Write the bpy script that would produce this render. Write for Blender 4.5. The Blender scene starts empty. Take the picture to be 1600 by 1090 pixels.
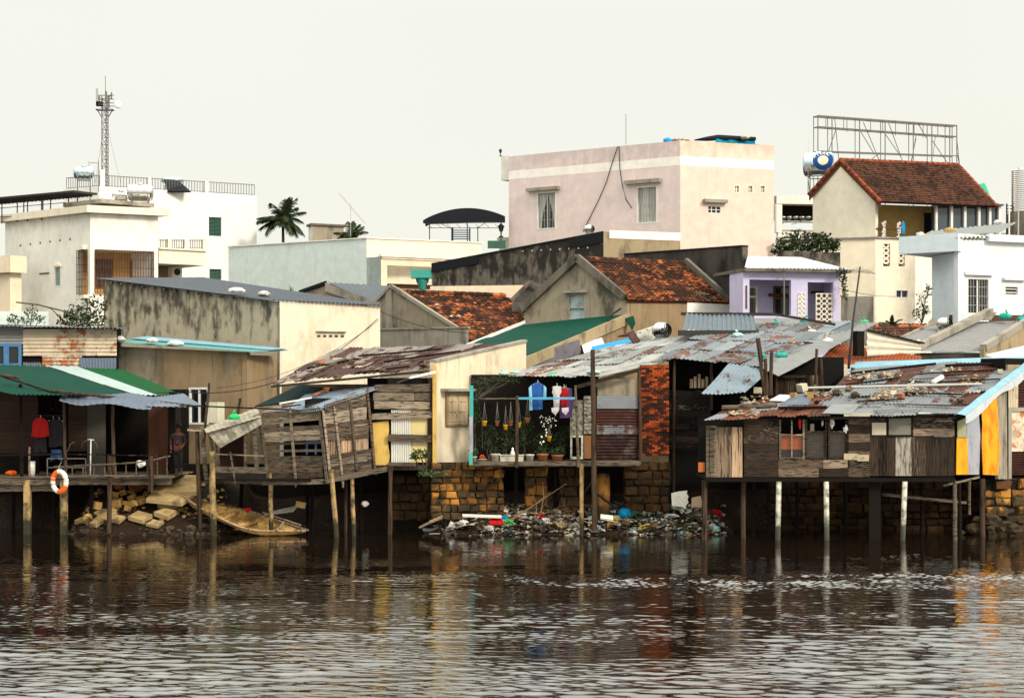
import bpy, math, random
from mathutils import Vector, Matrix, noise as mnoise
R = math.radians
rnd = random.Random(11)
sc = bpy.context.scene
COL = sc.collection

# ------------------------------------------------------------ camera
CAMZ, FPX, HOR = 5.0, 2880.0, 610.0
cam_d = bpy.data.cameras.new('camera'); cam = bpy.data.objects.new('camera', cam_d); COL.objects.link(cam)
cam.location = (0, 0, CAMZ); cam.rotation_euler = (R(90), 0, 0)
cam_d.sensor_width = 36; cam_d.lens = 36*FPX/1600; cam_d.shift_y = (HOR-545)/1600
cam_d.clip_start = 0.5; cam_d.clip_end = 3000
sc.camera = cam

# ------------------------------------------------------------ sky, sun, exposure
SUN_EL, SUN_AZ = R(33), R(46)          # sun to the right and behind the camera, veiled by cloud
world = bpy.data.worlds.new('World'); sc.world = world; world.use_nodes = True
wn = world.node_tree.nodes; wl = world.node_tree.links
bg = wn['Background']; bg.inputs[1].default_value = 0.12
sky = wn.new('ShaderNodeTexSky'); sky.sky_type = 'NISHITA'; sky.sun_disc = False
sky.sun_elevation = SUN_EL; sky.sun_rotation = R(180)-SUN_AZ
sky.air_density = 1.0; sky.dust_density = 3.0
tc = wn.new('ShaderNodeTexCoord'); sep = wn.new('ShaderNodeSeparateXYZ'); wl.new(tc.outputs['Generated'], sep.inputs[0])
mr = wn.new('ShaderNodeMapRange'); wl.new(sep.outputs[2], mr.inputs[0])
mr.inputs[1].default_value = 0.2; mr.inputs[2].default_value = 0.75; mr.inputs[3].default_value = 1.0; mr.inputs[4].default_value = 2.5
nz = wn.new('ShaderNodeTexNoise'); nz.inputs['Scale'].default_value = 2.2; nz.inputs['Detail'].default_value = 4
wl.new(tc.outputs['Generated'], nz.inputs['Vector'])
mr2 = wn.new('ShaderNodeMapRange'); wl.new(nz.outputs[0], mr2.inputs[0]); mr2.inputs[3].default_value = 0.93; mr2.inputs[4].default_value = 1.07
mm = wn.new('ShaderNodeMath'); mm.operation = 'MULTIPLY'; wl.new(mr.outputs[0], mm.inputs[0]); wl.new(mr2.outputs[0], mm.inputs[1])
cl = wn.new('ShaderNodeVectorMath'); cl.operation = 'SCALE'; cl.inputs[0].default_value = (4.78, 4.73, 4.20); wl.new(mm.outputs[0], cl.inputs['Scale'])
mx = wn.new('ShaderNodeMixRGB'); mx.inputs[0].default_value = 0.93
wl.new(sky.outputs[0], mx.inputs[1]); wl.new(cl.outputs[0], mx.inputs[2]); wl.new(mx.outputs[0], bg.inputs[0])
sun_d = bpy.data.lights.new('sun', 'SUN'); sun_d.energy = 1.8; sun_d.angle = R(12); sun_d.color = (1, 0.90, 0.76)
sun = bpy.data.objects.new('sun', sun_d); COL.objects.link(sun); sun.location = (30, -20, 60)
sv = Vector((math.sin(SUN_AZ)*math.cos(SUN_EL), -math.cos(SUN_AZ)*math.cos(SUN_EL), math.sin(SUN_EL)))
sun.rotation_euler = (-sv).to_track_quat('-Z', 'Y').to_euler()
sc.view_settings.view_transform = 'Standard'; sc.view_settings.look = 'None'
sc.view_settings.exposure = 0.74; sc.view_settings.gamma = 1.0
sc.cycles.max_bounces = 6; sc.cycles.diffuse_bounces = 2; sc.cycles.glossy_bounces = 3; sc.cycles.transmission_bounces = 4

# ------------------------------------------------------------ measuring helpers
def Xo(px, Y): return (px-800)*Y/FPX
def Zo(py, Y): return CAMZ-(py-HOR)*Y/FPX
def P(px, py, Y): return Vector((Xo(px, Y), Y, Zo(py, Y)))
def U(a, b): return rnd.uniform(a, b)

# ------------------------------------------------------------ mesh builder
class MB:
    def __init__(s, smooth=False): s.v = []; s.f = []; s.sm = smooth
    def add(s, vs, fs):
        n = len(s.v); s.v += [Vector(v) for v in vs]; s.f += [tuple(i+n for i in f) for f in fs]; return s
    def hexa(s, b, t):     # four bottom corners, four top corners, same winding
        return s.add(list(b)+list(t), [(3,2,1,0),(4,5,6,7),(0,1,5,4),(1,2,6,5),(2,3,7,6),(3,0,4,7)])
    def box(s, x0, x1, y0, y1, z0, z1):
        return s.hexa([(x0,y0,z0),(x1,y0,z0),(x1,y1,z0),(x0,y1,z0)], [(x0,y0,z1),(x1,y0,z1),(x1,y1,z1),(x0,y1,z1)])
    def obox(s, c, M, sx, sy, sz, j=0):
        vs = []
        for z in (-1, 1):
            for x, y in ((-1,-1),(1,-1),(1,1),(-1,1)):
                vs.append(Vector(c)+M @ Vector((x*sx/2*(1+U(-j,j)), y*sy/2*(1+U(-j,j)), z*sz/2*(1+U(-j,j)))))
        return s.hexa(vs[:4], vs[4:])
    def beam(s, a, b, w, h=None, up=(0,0,1), j=0):
        a, b = Vector(a), Vector(b); h = h or w; d = (b-a)
        L = d.length
        if L < 1e-6: return s
        d /= L; up = Vector(up)
        if abs(d.dot(up)) > 0.98: up = Vector((0,1,0))
        x = d.cross(up).normalized(); z = x.cross(d)
        M = Matrix((x, d, z)).transposed()
        return s.obox((a+b)/2, M, w, L, h, j)
    def tube(s, a, b, r0, r1=None, n=8, cap=True):
        r1 = r0 if r1 is None else r1
        return s.path([a, b], [r0, r1], n, cap)
    def path(s, pts, rs, n=8, cap=True):
        pts = [Vector(p) for p in pts]
        if not isinstance(rs, (list, tuple)): rs = [rs]*len(pts)
        k0 = len(s.v); m = len(pts)
        for i, p in enumerate(pts):
            d = (pts[min(i+1, m-1)]-pts[max(i-1, 0)]).normalized()
            up = Vector((0,0,1)) if abs(d.z) < 0.95 else Vector((0,1,0))
            x = d.cross(up).normalized(); y = x.cross(d)
            for q in range(n):
                t = 2*math.pi*q/n; s.v.append(p+(x*math.cos(t)+y*math.sin(t))*rs[i])
        for i in range(m-1):
            for q in range(n):
                a = k0+i*n+q; b = k0+i*n+(q+1)%n; s.f.append((a, b, b+n, a+n))
        if cap:
            s.f.append(tuple(k0+q for q in range(n))[::-1]); s.f.append(tuple(k0+(m-1)*n+q for q in range(n)))
        return s
    def lathe(s, c, axis, prof, n=16):   # prof: (along, radius)
        axis = Vector(axis).normalized(); c = Vector(c)
        up = Vector((0,0,1)) if abs(axis.z) < 0.95 else Vector((0,1,0))
        x = axis.cross(up).normalized(); y = x.cross(axis); k0 = len(s.v)
        for (h, r) in prof:
            for q in range(n):
                t = 2*math.pi*q/n; s.v.append(c+axis*h+(x*math.cos(t)+y*math.sin(t))*max(r, 1e-4))
        for i in range(len(prof)-1):
            for q in range(n):
                a = k0+i*n+q; b = k0+i*n+(q+1)%n; s.f.append((a, b, b+n, a+n))
        return s
    def slab(s, pts, th, nrm=None):      # polygon given thickness behind its normal
        pts = [Vector(p) for p in pts]
        if nrm is None: nrm = (pts[1]-pts[0]).cross(pts[2]-pts[0]).normalized()
        k = len(pts); off = Vector(nrm)*th
        return s.add(pts+[p-off for p in pts], [tuple(range(k)), tuple(range(2*k-1, k-1, -1))]+[(i, i+k, (i+1)%k+k, (i+1)%k) for i in range(k)])
    def blob(s, c, rx, ry, rz, j=0.15, sub=2, seed=None, flat=0, f=1.3):
        ico = ICO[sub]; o = Vector((U(0,50), U(0,50), U(0,50))); c = Vector(c); vs = []
        rot = Matrix.Rotation(U(0,6.3), 3, 'Z')
        for v in ico[0]:
            k = 1+j*mnoise.noise(v*f+o)*2
            p = rot @ Vector((v.x*rx*k, v.y*ry*k, v.z*rz*k))
            if flat and p.z < -rz*flat: p.z = -rz*flat
            vs.append(c+p)
        return s.add(vs, ico[1])
    def grid(s, fn, nu, nv):
        k = len(s.v)
        for j in range(nv+1):
            for i in range(nu+1): s.v.append(Vector(fn(i/nu, j/nv)))
        for j in range(nv):
            for i in range(nu):
                a = k+j*(nu+1)+i; s.f.append((a, a+1, a+nu+2, a+nu+1))
        return s
    def corr(s, A, B, C, D, pitch=0.13, amp=0.02, nv=3, sag=0, th=0):   # A-B the low edge, ridges run A to D
        A, B, C, D = map(Vector, (A, B, C, D)); n = (B-A).cross(D-A).normalized()
        if n.z < 0: n = -n
        w = (B-A).length; nw = max(2, int(w/pitch)); per = 6; o = U(0, 99)
        def fn(u, v):
            p = (A*(1-u)+B*u)*(1-v)+(D*(1-u)+C*u)*v
            return p+n*(amp*math.sin(2*math.pi*u*nw)+sag*mnoise.noise(Vector((p.x*.8, p.y*.8, p.z*.8+o))))
        return s.grid(fn, nw*per, nv)

def _ico():
    import bmesh
    out = {}
    for k in (1, 2, 3):
        b = bmesh.new(); bmesh.ops.create_icosphere(b, subdivisions=k, radius=1)
        out[k] = ([v.co.copy() for v in b.verts], [tuple(v.index for v in f.verts) for f in b.faces]); b.free()
    return out
ICO = _ico()

# ------------------------------------------------------------ objects, parts, tags
ORG = {}
def thing(name, label, cat, loc=(0,0,0), group=None):
    o = bpy.data.objects.new(name, None); COL.objects.link(o); o.location = loc; o.empty_display_size = 0.2
    o['label'] = label; o['category'] = cat
    if group: o['group'] = group
    ORG[o.name] = Vector(loc); return o
def mesh_obj(name, mb, mats, org):
    me = bpy.data.meshes.new(name); me.from_pydata([v-org for v in mb.v], [], mb.f)
    if not isinstance(mats, (list, tuple)): mats = [mats]
    for m in mats: me.materials.append(m)
    if mb.sm: me.polygons.foreach_set('use_smooth', [True]*len(me.polygons))
    me.update(); o = bpy.data.objects.new(name, me); COL.objects.link(o); return o
def part(name, mb, mat, parent, label=None):
    org = ORG[parent.name]; o = mesh_obj(name, mb, mat, org); o.parent = parent; ORG[o.name] = org
    if label: o['label'] = label
    return o
def solo(name, mb, mat, label, cat, group=None, org=None):
    if org is None:
        xs = [v.x for v in mb.v]; ys = [v.y for v in mb.v]
        org = Vector(((min(xs)+max(xs))/2, (min(ys)+max(ys))/2, min(v.z for v in mb.v)))
    o = mesh_obj(name, mb, mat, org); o.location = org; ORG[o.name] = org
    o['label'] = label; o['category'] = cat
    if group: o['group'] = group
    return o
def struct(name, mb, mat, kind='structure'):
    o = mesh_obj(name, mb, mat, Vector((0,0,0))); o['kind'] = kind; return o
def copy_thing(root, loc, label, rz=None, scale=None):
    c = root.copy(); COL.objects.link(c); c.location = loc; c['label'] = label; ORG[c.name] = Vector(loc)
    if rz is not None: c.rotation_euler = (c.rotation_euler[0], c.rotation_euler[1], rz)
    if scale: c.scale = scale
    def rec(o, n):
        for ch in o.children:
            d = ch.copy(); COL.objects.link(d); d.parent = n; rec(ch, d)
    rec(root, c); return c

# ------------------------------------------------------------ procedural materials
class G:
    def __init__(s, name):
        s.m = bpy.data.materials.new(name); s.m.use_nodes = True; s.n = s.m.node_tree.nodes; s.l = s.m.node_tree.links
        s.b = s.n['Principled BSDF']; s.geo = s.n.new('ShaderNodeNewGeometry')
    def lk(s, a, b):
        if hasattr(a, 'is_output'): s.l.new(a, b)
        elif isinstance(a, (tuple, list)): b.default_value = (*a[:3], 1) if len(b.default_value) == 4 else a
        else: b.default_value = a
    def mapv(s, sc_):
        n = s.n.new('ShaderNodeMapping'); s.l.new(s.geo.outputs['Position'], n.inputs[0]); n.inputs[3].default_value = sc_ if isinstance(sc_, tuple) else (sc_,)*3
        return n.outputs[0]
    def noise(s, sc_, det=4, rough=.55, dist=0):
        n = s.n.new('ShaderNodeTexNoise'); s.l.new(s.mapv(sc_), n.inputs['Vector']); n.inputs['Scale'].default_value = 1
        n.inputs['Detail'].default_value = det; n.inputs['Roughness'].default_value = rough; n.inputs['Distortion'].default_value = dist
        return n.outputs[0]
    def math(s, op, a, b=0, cl=False):
        n = s.n.new('ShaderNodeMath'); n.operation = op; n.use_clamp = cl; s.lk(a, n.inputs[0]); s.lk(b, n.inputs[1]); return n.outputs[0]
    def rng(s, v, a, b, c=0, d=1):
        n = s.n.new('ShaderNodeMapRange'); n.interpolation_type = 'SMOOTHSTEP'; s.lk(v, n.inputs[0])
        for i, q in zip((1,2,3,4), (a,b,c,d)): n.inputs[i].default_value = q
        return n.outputs[0]
    def mix(s, f, a, b, mode='MIX'):
        n = s.n.new('ShaderNodeMixRGB'); n.blend_type = mode; s.lk(f, n.inputs[0]); s.lk(a, n.inputs[1]); s.lk(b, n.inputs[2]); return n.outputs[0]
    def isl(s, k=0):
        r = s.geo.outputs['Random Per Island']
        return r if not k else s.math('FRACT', s.math('MULTIPLY', r, 17.31*k))
    def ramp(s, f, cols):
        n = s.n.new('ShaderNodeValToRGB'); n.color_ramp.interpolation = 'CONSTANT'; e = n.color_ramp.elements
        while len(e) < len(cols): e.new(0.5)
        for i, c in enumerate(cols): e[i].position = i/len(cols); e[i].color = (*c, 1)
        s.l.new(f, n.inputs[0]); return n.outputs[0]
def surf(name, base, layers=(), iv=0, icols=None, rough=.85, metal=0, bump=None, spec=.14, ior=None, var=.06, coat=0):
    g = G(name); c = base
    if icols: c = g.ramp(g.isl(1), icols)
    if var and not icols: c = g.mix(g.rng(g.noise(2.3, 6, .6), .3, .7, 0, 1), base, tuple(x*(1-var*2) for x in base))
    for L in layers:   # (colour, scale, lo, hi, strength, island shift, [zlo, zhi])
        col, sc_, lo, hi, st, ish = L[:6]
        f = g.noise(sc_, 6, .62)
        if ish: f = g.math('ADD', f, g.math('MULTIPLY', g.math('SUBTRACT', g.isl(2), .5), ish))
        if len(L) > 6:     # heavier near zhi (dirt running down from the top, damp creeping up)
            sp = g.n.new('ShaderNodeSeparateXYZ'); g.l.new(g.geo.outputs['Position'], sp.inputs[0])
            f = g.math('ADD', f, g.rng(sp.outputs[2], L[6], L[7], 0, L[8] if len(L) > 8 else .25))
        c = g.mix(g.rng(f, lo, hi, 0, st), c, col)
    if iv:
        v = g.math('ADD', g.math('MULTIPLY', g.isl(3), 2*iv), 1-iv)
        cc = g.n.new('ShaderNodeCombineXYZ')
        for i in range(3): g.l.new(v, cc.inputs[i])
        c = g.mix(1.0, c, cc.outputs[0], 'MULTIPLY')
    g.lk(c, g.b.inputs['Base Color'])
    g.b.inputs['Roughness'].default_value = rough; g.b.inputs['Metallic'].default_value = metal if metal > .5 else metal*.45
    g.b.inputs['Specular IOR Level'].default_value = spec
    if ior: g.b.inputs['IOR'].default_value = ior
    if bump:
        n = g.n.new('ShaderNodeBump'); n.inputs['Strength'].default_value = bump[1]; n.inputs['Distance'].default_value = bump[2] if len(bump) > 2 else .02
        g.l.new(g.noise(bump[0], 5, .6), n.inputs['Height']); g.l.new(n.outputs[0], g.b.inputs['Normal'])
    return g.m

M = {}
DK = (.03, .027, .022)
def plaster(name, base, dirt=DK, amt=.35, lo=.55, hi=.75, damp=None, rough=.9, top=None, **k):
    Ls = [(dirt, (1.15, 1.15, .5), lo, hi, amt, 0), (tuple(x*.8 for x in base), (.5, .5, .4), .45, .75, .35, 0), (dirt, (9, 9, 5), .62, .8, amt*.7, 0), (dirt, (6.5, 6.5, .3), .56, .72, amt*.75, 0)]
    if top: Ls.append((dirt, (2.2, 2.2, 1.1), .62, .86, amt*1.5, 0, top[0], top[1], .3))
    if damp: Ls.append((damp[0], (2.2, 2.2, .5), .5, .8, damp[1], 0))
    return surf(name, base, Ls, rough=rough, bump=((12, 12, 12), .35, .02), **k)
M['white_plaster'] = plaster('white_plaster', (.87, .84, .76), (.35, .32, .26), .18, top=(12, 14))
M['white_far'] = plaster('white_far', (.80, .785, .74), (.45, .42, .36), .10)
M['cream_plaster'] = plaster('cream_plaster', (.86, .72, .53), (.3, .22, .14), .25)
M['tan_wall'] = plaster('tan_wall', (.62, .36, .15), (.2, .1, .05), .3)
M['cornice'] = plaster('cornice', (.87, .78, .62), (.3, .22, .15), .3)
M['blue_plaster'] = plaster('blue_plaster', (.66, .74, .715), (.35, .38, .37), .25)
M['pink_plaster'] = plaster('pink_plaster', (.76, .625, .60), (.46, .38, .36), .35, top=(15.8, 17.9), damp=((.60, .56, .62), .6))
M['pink_sunlit'] = plaster('pink_sunlit', (.78, .60, .51), (.5, .36, .24), .35, top=(16, 18.4))  # same pink wall with the warm sunlight put into its colour
M['band_paint'] = plaster('band_paint', (.92, .88, .82), (.5, .4, .3), .15)
M['cream_gable'] = plaster('cream_gable', (.82, .77, .63), (.5, .45, .36), .18)
M['cream_lower'] = plaster('cream_lower', (.86, .77, .60), (.35, .28, .2), .3)
M['ocher_wall'] = plaster('ocher_wall', (.62, .42, .14), (.3, .18, .06), .3)
M['skyblue_plaster'] = plaster('skyblue_plaster', (.70, .79, .83), (.42, .47, .5), .25)
M['white_blue'] = plaster('white_blue', (.74, .77, .78), (.5, .52, .52), .2)
M['purple_plaster'] = plaster('purple_plaster', (.57, .53, .74), (.3, .25, .4), .3)
M['purple_deep'] = plaster('purple_deep', (.22, .14, .45), (.1, .06, .2), .4)
M['grey_stained'] = plaster('grey_stained', (.54, .47, .34), (.08, .07, .055), .65, .57, .67, top=(5, 9.6), damp=((.50, .45, .34), .6))
M['cream_stained'] = plaster('cream_stained', (.80, .70, .54), (.2, .17, .1), .55, .52, .75, damp=((.42, .34, .16), .5))
M['dark_concrete'] = plaster('dark_concrete', (.17, .145, .115), (.03, .027, .024), .8, .5, .74, top=(8, 12))
M['dark_brown_concrete'] = plaster('dark_brown_concrete', (.075, .065, .055), (.012, .011, .01), .85, .42, .68)
M['gable_concrete'] = plaster('gable_concrete', (.33, .28, .205), (.035, .033, .028), .8, .48, .68, damp=((.38, .34, .27), .5))
M['ocher_concrete'] = plaster('ocher_concrete', (.36, .28, .17), (.06, .05, .035), .8, .5, .72)
M['tan_plaster'] = plaster('tan_plaster', (.29, .205, .115), (.10, .085, .06), .75, .48, .7, damp=((.30, .28, .24), .6))
M['coping'] = plaster('coping', (.16, .14, .115), (.03, .027, .022), .8, .45, .7)
M['light_coping'] = plaster('light_coping', (.33, .30, .25), (.05, .045, .04), .7, .45, .7)
M['whitewash'] = plaster('whitewash', (.74, .64, .47), (.14, .11, .07), .6, .52, .72, damp=((.45, .36, .2), .6))
M['white_paint'] = surf('white_paint', (.78, .77, .73), rough=.6)
M['black_tar'] = surf('black_tar', (.012, .012, .016), rough=.7)
M['dark'] = surf('dark', (.01, .009, .008), rough=.95, var=0)  # near-black colour standing in for the shade of unlit interiors
M['brown_iron'] = surf('brown_iron', (.10, .045, .025), rough=.8, var=0)
M['dark_iron'] = surf('dark_iron', (.035, .033, .033), rough=.7, var=0)
M['grey_iron'] = surf('grey_iron', (.16, .15, .14), rough=.7, var=0)
M['galv_iron'] = surf('galv_iron', (.4, .4, .38), rough=.5, metal=.4, var=0)
M['steel'] = surf('steel', (.62, .62, .60), rough=.18, metal=1, var=0)
M['steel_blue'] = surf('steel_blue', (.50, .62, .70), rough=.2, metal=.9, var=0)
M['pane_dark'] = surf('pane_dark', (.012, .014, .016), rough=.12, spec=.5, var=0)
M['pane_pale'] = surf('pane_pale', (.42, .52, .54), [((.18, .22, .22), (3,3,3), .4, .7, .8, 0)], rough=.5)
M['curtain'] = surf('curtain', (.6, .6, .54), [((.3,.3,.27), (9,9,.5), .4, .6, .8, 0)], rough=.8)
M['shutter_green'] = surf('shutter_green', (.05, .12, .09), rough=.6)
M['shutter_pale'] = surf('shutter_pale', (.33, .45, .40), rough=.7)
M['shutter_brown'] = surf('shutter_brown', (.16, .08, .05), rough=.7)
M['frame_blue'] = surf('frame_blue', (.06, .17, .36), [((.25,.3,.3), (8,8,8), .5, .7, .5, 0)], rough=.6)
M['canopy_black'] = surf('canopy_black', (.012, .012, .018), rough=.75)
M['turquoise'] = surf('turquoise', (.06, .36, .31), rough=.6)
def corr_mat(name, base, rust=(.10,.028,.010), amt=.9, lo=.5, hi=.62, ish=.35, iv=.15, rough=.58, metal=.35, grime=.5):
    return surf(name, base, [((.12,.12,.12), (1.5,1.5,1.5), .45, .75, grime, .2), (rust, (2.6,1.1,2.6), lo, hi, amt, ish), (tuple(x*.35 for x in rust), (7,3,7), .55, .7, amt*.8, ish*.5)],
                iv=iv, rough=rough, metal=metal, bump=((9,9,9), .3, .01))
M['tin_blue'] = corr_mat('tin_blue', (.125, .155, .21), amt=.5, lo=.62, hi=.75, ish=.1)
M['tin_grey'] = corr_mat('tin_grey', (.24, .26, .28), amt=.85, lo=.58, hi=.68, ish=.45)
M['tin_pale'] = corr_mat('tin_pale', (.27, .285, .285), amt=.9, lo=.55, hi=.64, ish=.45, iv=.3)
M['tin_rust'] = corr_mat('tin_rust', (.21, .18, .16), rust=(.045, .011, .006), amt=.98, lo=.37, hi=.45, ish=.55)
M['tin_deeprust'] = corr_mat('tin_deeprust', (.05, .016, .010), rust=(.02,.007,.005), amt=.9, lo=.45, hi=.6, ish=.3, metal=.1)
M['tin_patch'] = corr_mat('tin_patch', (.62, .52, .38), rust=(.35,.12,.04), amt=.9, lo=.53, hi=.62, ish=.2, metal=.05, rough=.7)
M['tin_slate'] = corr_mat('tin_slate', (.10, .115, .14), amt=.3, lo=.65, hi=.8, ish=.1, metal=.2, rough=.6)
M['tin_greyroof'] = corr_mat('tin_greyroof', (.24, .24, .24), amt=.2, lo=.66, hi=.8, ish=.1, metal=.1, rough=.7)
M['tin_cream'] = corr_mat('tin_cream', (.66, .62, .50), rust=(.2,.13,.07), amt=.6, lo=.58, hi=.75, ish=.2, metal=0, rough=.7)
M['green_roof'] = corr_mat('green_roof', (.0015, .050, .033), rust=(.001,.022,.016), amt=.7, lo=.5, hi=.75, ish=.2, metal=0, rough=.75, grime=.02, iv=.12)
M['green_light'] = corr_mat('green_light', (.003, .085, .022), rust=(.002,.04,.012), amt=.7, lo=.5, hi=.75, ish=.2, metal=0, rough=.75, grime=.02)
M['aqua_roof'] = corr_mat('aqua_roof', (.12, .30, .28), rust=(.25,.28,.26), amt=.5, lo=.5, hi=.75, ish=.1, metal=0)
M['blue_sheet'] = surf('blue_sheet', (.17, .36, .47), [((.35,.45,.5), (3,3,3), .45, .7, .5, 0), ((.1,.12,.12), (8,8,8), .6, .75, .5, 0)], rough=.4)
M['blue_bright'] = surf('blue_bright', (.01, .26, .62), rough=.5)
M['red_sheet'] = corr_mat('red_sheet', (.28, .07, .02), rust=(.12,.03,.012), amt=.8, lo=.45, hi=.6, metal=0, rough=.8)
WC = [(.065,.042,.029),(.028,.019,.014),(.105,.074,.050),(.019,.013,.010),(.075,.048,.032),(.19,.14,.10),(.045,.03,.021),(.021,.015,.012)]
def wood(name, cols, iv=.5, grain=(3,3,26)):
    return surf(name, cols[0], [((.008,.006,.005), grain, .48, .62, .85, 0), ((.34,.27,.19), (grain[0]*2,grain[1]*2,grain[2]), .62, .76, .28, .4)], icols=cols, iv=iv, rough=.9, bump=(grain, .5, .02))
M['wood_h'] = wood('wood_h', WC)
M['wood_v'] = wood('wood_v', WC, grain=(26,26,2))
M['wood_pale'] = wood('wood_pale', [(.26,.19,.13),(.32,.22,.14),(.22,.16,.12),(.36,.24,.15)], grain=(22,22,1.5))
M['wood_weather'] = wood('wood_weather', [(.16,.125,.09),(.075,.058,.043),(.30,.24,.175),(.04,.03,.023),(.13,.092,.062),(.22,.175,.13)], grain=(3,3,26))
M['wood_post'] = wood('wood_post', [(.085,.054,.034),(.05,.033,.022),(.12,.08,.048),(.035,.024,.017)], grain=(18,18,1.2))
M['wood_dark'] = wood('wood_dark', [(.012,.008,.006),(.007,.005,.004),(.024,.016,.011),(.005,.004,.003)], grain=(3,3,22))  # dark boards, blackened further to paint in shade under decks and indoors
M['siding'] = surf('siding', (.045,.025,.018), [(DK, (4,4,14), .5, .7, .6, 0)], iv=.15, rough=.85)
M['panel_ocher'] = surf('panel_ocher', (.58,.38,.10), [((.2,.12,.05), (3,3,1.5), .5, .72, .7, 0)], rough=.8)
M['orange_sheet'] = surf('orange_sheet', (.86,.34,.012), [((.60,.15,.006), (2.2,2.2,1.4), .45, .65, .85, 0), ((.12,.05,.02), (3,3,.6), .62, .78, .6, 0)], rough=.45, bump=((2.5,2.5,1.5), .6, .08))
M['grey_sheet'] = surf('grey_sheet', (.36,.37,.42), [((.2,.2,.22), (3,3,1.5), .45, .7, .7, 0)], rough=.5, metal=.3, bump=((3,3,2), .5, .06))
M['pole_white'] = surf('pole_white', (.62,.60,.50), [((.10,.08,.05), (5,5,1.2), .5, .75, .7, 0), ((.04,.045,.03), (4,4,4), .4, .7, .9, 0, 1.0, -.1, .5)], rough=.6)
M['pole_concrete'] = surf('pole_concrete', (.40,.27,.12), [((.08,.06,.035), (5,5,1.5), .45, .7, .8, 0), ((.02,.022,.014), (3,3,3), .4, .7, .95, 0, 1.0, -.1, .5)], rough=.85)
M['teal_bag'] = surf('teal_bag', (.01,.34,.27), [((.06,.5,.42), (14,14,14), .5, .7, .6, 0)], rough=.4, bump=((16,16,16), .9, .06))
M['white_bag'] = surf('white_bag', (.72,.71,.67), [((.4,.38,.33), (8,8,8), .5, .7, .6, 0)], rough=.5, bump=((14,14,14), .9, .06))
M['tan_bag'] = surf('tan_bag', (.50,.33,.13), rough=.6, bump=((14,14,14), .9, .06))
M['steelblue_bag'] = surf('steelblue_bag', (.12,.24,.30), rough=.5, bump=((14,14,14), .9, .06))
M['palegreen_bag'] = surf('palegreen_bag', (.42,.66,.58), rough=.5, bump=((14,14,14), .9, .06))
M['blue_bag'] = surf('blue_bag', (.005,.30,.62), rough=.35, bump=((12,12,12), 1, .08))
M['red_bag'] = surf('red_bag', (.55,.01,.012), rough=.3, bump=((12,12,12), 1, .06))
M['yellow_bag'] = surf('yellow_bag', (.62,.50,.12), rough=.5, bump=((12,12,12), 1, .06))
M['green_plastic'] = surf('green_plastic', (.02,.42,.12), rough=.4)
M['leaf'] = surf('leaf', (.035,.06,.018), icols=[(.018,.032,.012),(.03,.05,.015),(.012,.022,.008),(.042,.06,.02)], iv=.3, rough=.6, var=0)
M['leaf_light'] = surf('leaf_light', (.06,.10,.03), icols=[(.05,.09,.025),(.08,.12,.03),(.035,.06,.02)], iv=.3, rough=.6, var=0)
M['palm_leaf'] = surf('palm_leaf', (.03,.055,.02), icols=[(.013,.026,.01),(.024,.04,.014),(.036,.052,.016)], iv=.3, rough=.5, var=0)
M['bark'] = surf('bark', (.10,.085,.065), [(DK, (6,6,3), .45, .7, .7, 0)], rough=.9)
M['terracotta'] = surf('terracotta', (.36,.13,.055), [((.12,.06,.035), (6,6,6), .5, .7, .7, 0)], rough=.8)
M['yellow_plastic'] = surf('yellow_plastic', (.75,.38,.015), rough=.4)
M['pot_pale'] = surf('pot_pale', (.55,.52,.43), [((.2,.17,.12), (8,8,8), .5, .7, .7, 0)], rough=.7)
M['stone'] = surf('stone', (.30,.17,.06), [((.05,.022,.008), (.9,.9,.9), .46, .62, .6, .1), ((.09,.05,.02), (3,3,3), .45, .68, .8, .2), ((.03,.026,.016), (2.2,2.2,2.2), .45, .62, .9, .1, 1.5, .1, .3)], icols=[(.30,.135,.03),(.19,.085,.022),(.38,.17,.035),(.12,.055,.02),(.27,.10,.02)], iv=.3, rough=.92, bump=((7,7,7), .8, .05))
M['stone_shaded'] = surf('stone_shaded', (.08,.045,.02), [((.02,.013,.008), (3,3,3), .4, .65, .85, .2)], icols=[(.055,.03,.013),(.034,.02,.010),(.075,.038,.013)], iv=.3, rough=.95, bump=((7,7,7), .8, .05))  # shaded copy of the ochre stone, the shade put into its colour
M['rock'] = surf('rock', (.30,.21,.11), [((.016,.012,.009), (2.5,2.5,2.5), .5, .66, .95, .1, .85, .1, .35), ((.07,.055,.035), (4,4,4), .45, .65, .8, .3)], icols=[(.42,.25,.08),(.24,.14,.055),(.12,.075,.04),(.52,.33,.12),(.16,.10,.05)], iv=.25, rough=.9, bump=((9,9,9), .8, .03))
M['rock_pale'] = surf('rock_pale', (.48,.42,.30), [((.16,.12,.08), (5,5,5), .5, .68, .8, .3)], icols=[(.55,.5,.38),(.40,.27,.15),(.3,.2,.14),(.5,.42,.28)], iv=.2, rough=.9, bump=((9,9,9), .6, .03))
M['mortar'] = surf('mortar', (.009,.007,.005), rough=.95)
M['brick_red'] = surf('brick_red', (.32,.07,.02), [((.025,.012,.009), (1.6,1.6,1.6), .42, .56, .95, .2)], icols=[(.24,.045,.012),(.16,.03,.010),(.32,.06,.012),(.05,.015,.010)], iv=.25, rough=.9)
M['tile_orange'] = surf('tile_orange', (.34,.085,.025), [((.022,.011,.008), (1.5,1.5,1.5), .42, .52, .95, .16), ((.05,.025,.016), (.5,.5,.5), .45, .6, .6, 0)], iv=.22, rough=.9, icols=[(.30,.085,.028),(.20,.05,.02),(.38,.125,.04),(.12,.035,.018)])
M['tile_dark'] = surf('tile_dark', (.10,.045,.03), [((.03,.018,.014), (.8,.8,.8), .42, .6, .9, .35)], iv=.25, rough=.95, icols=[(.11,.045,.028),(.085,.038,.026),(.14,.055,.03)])
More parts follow.
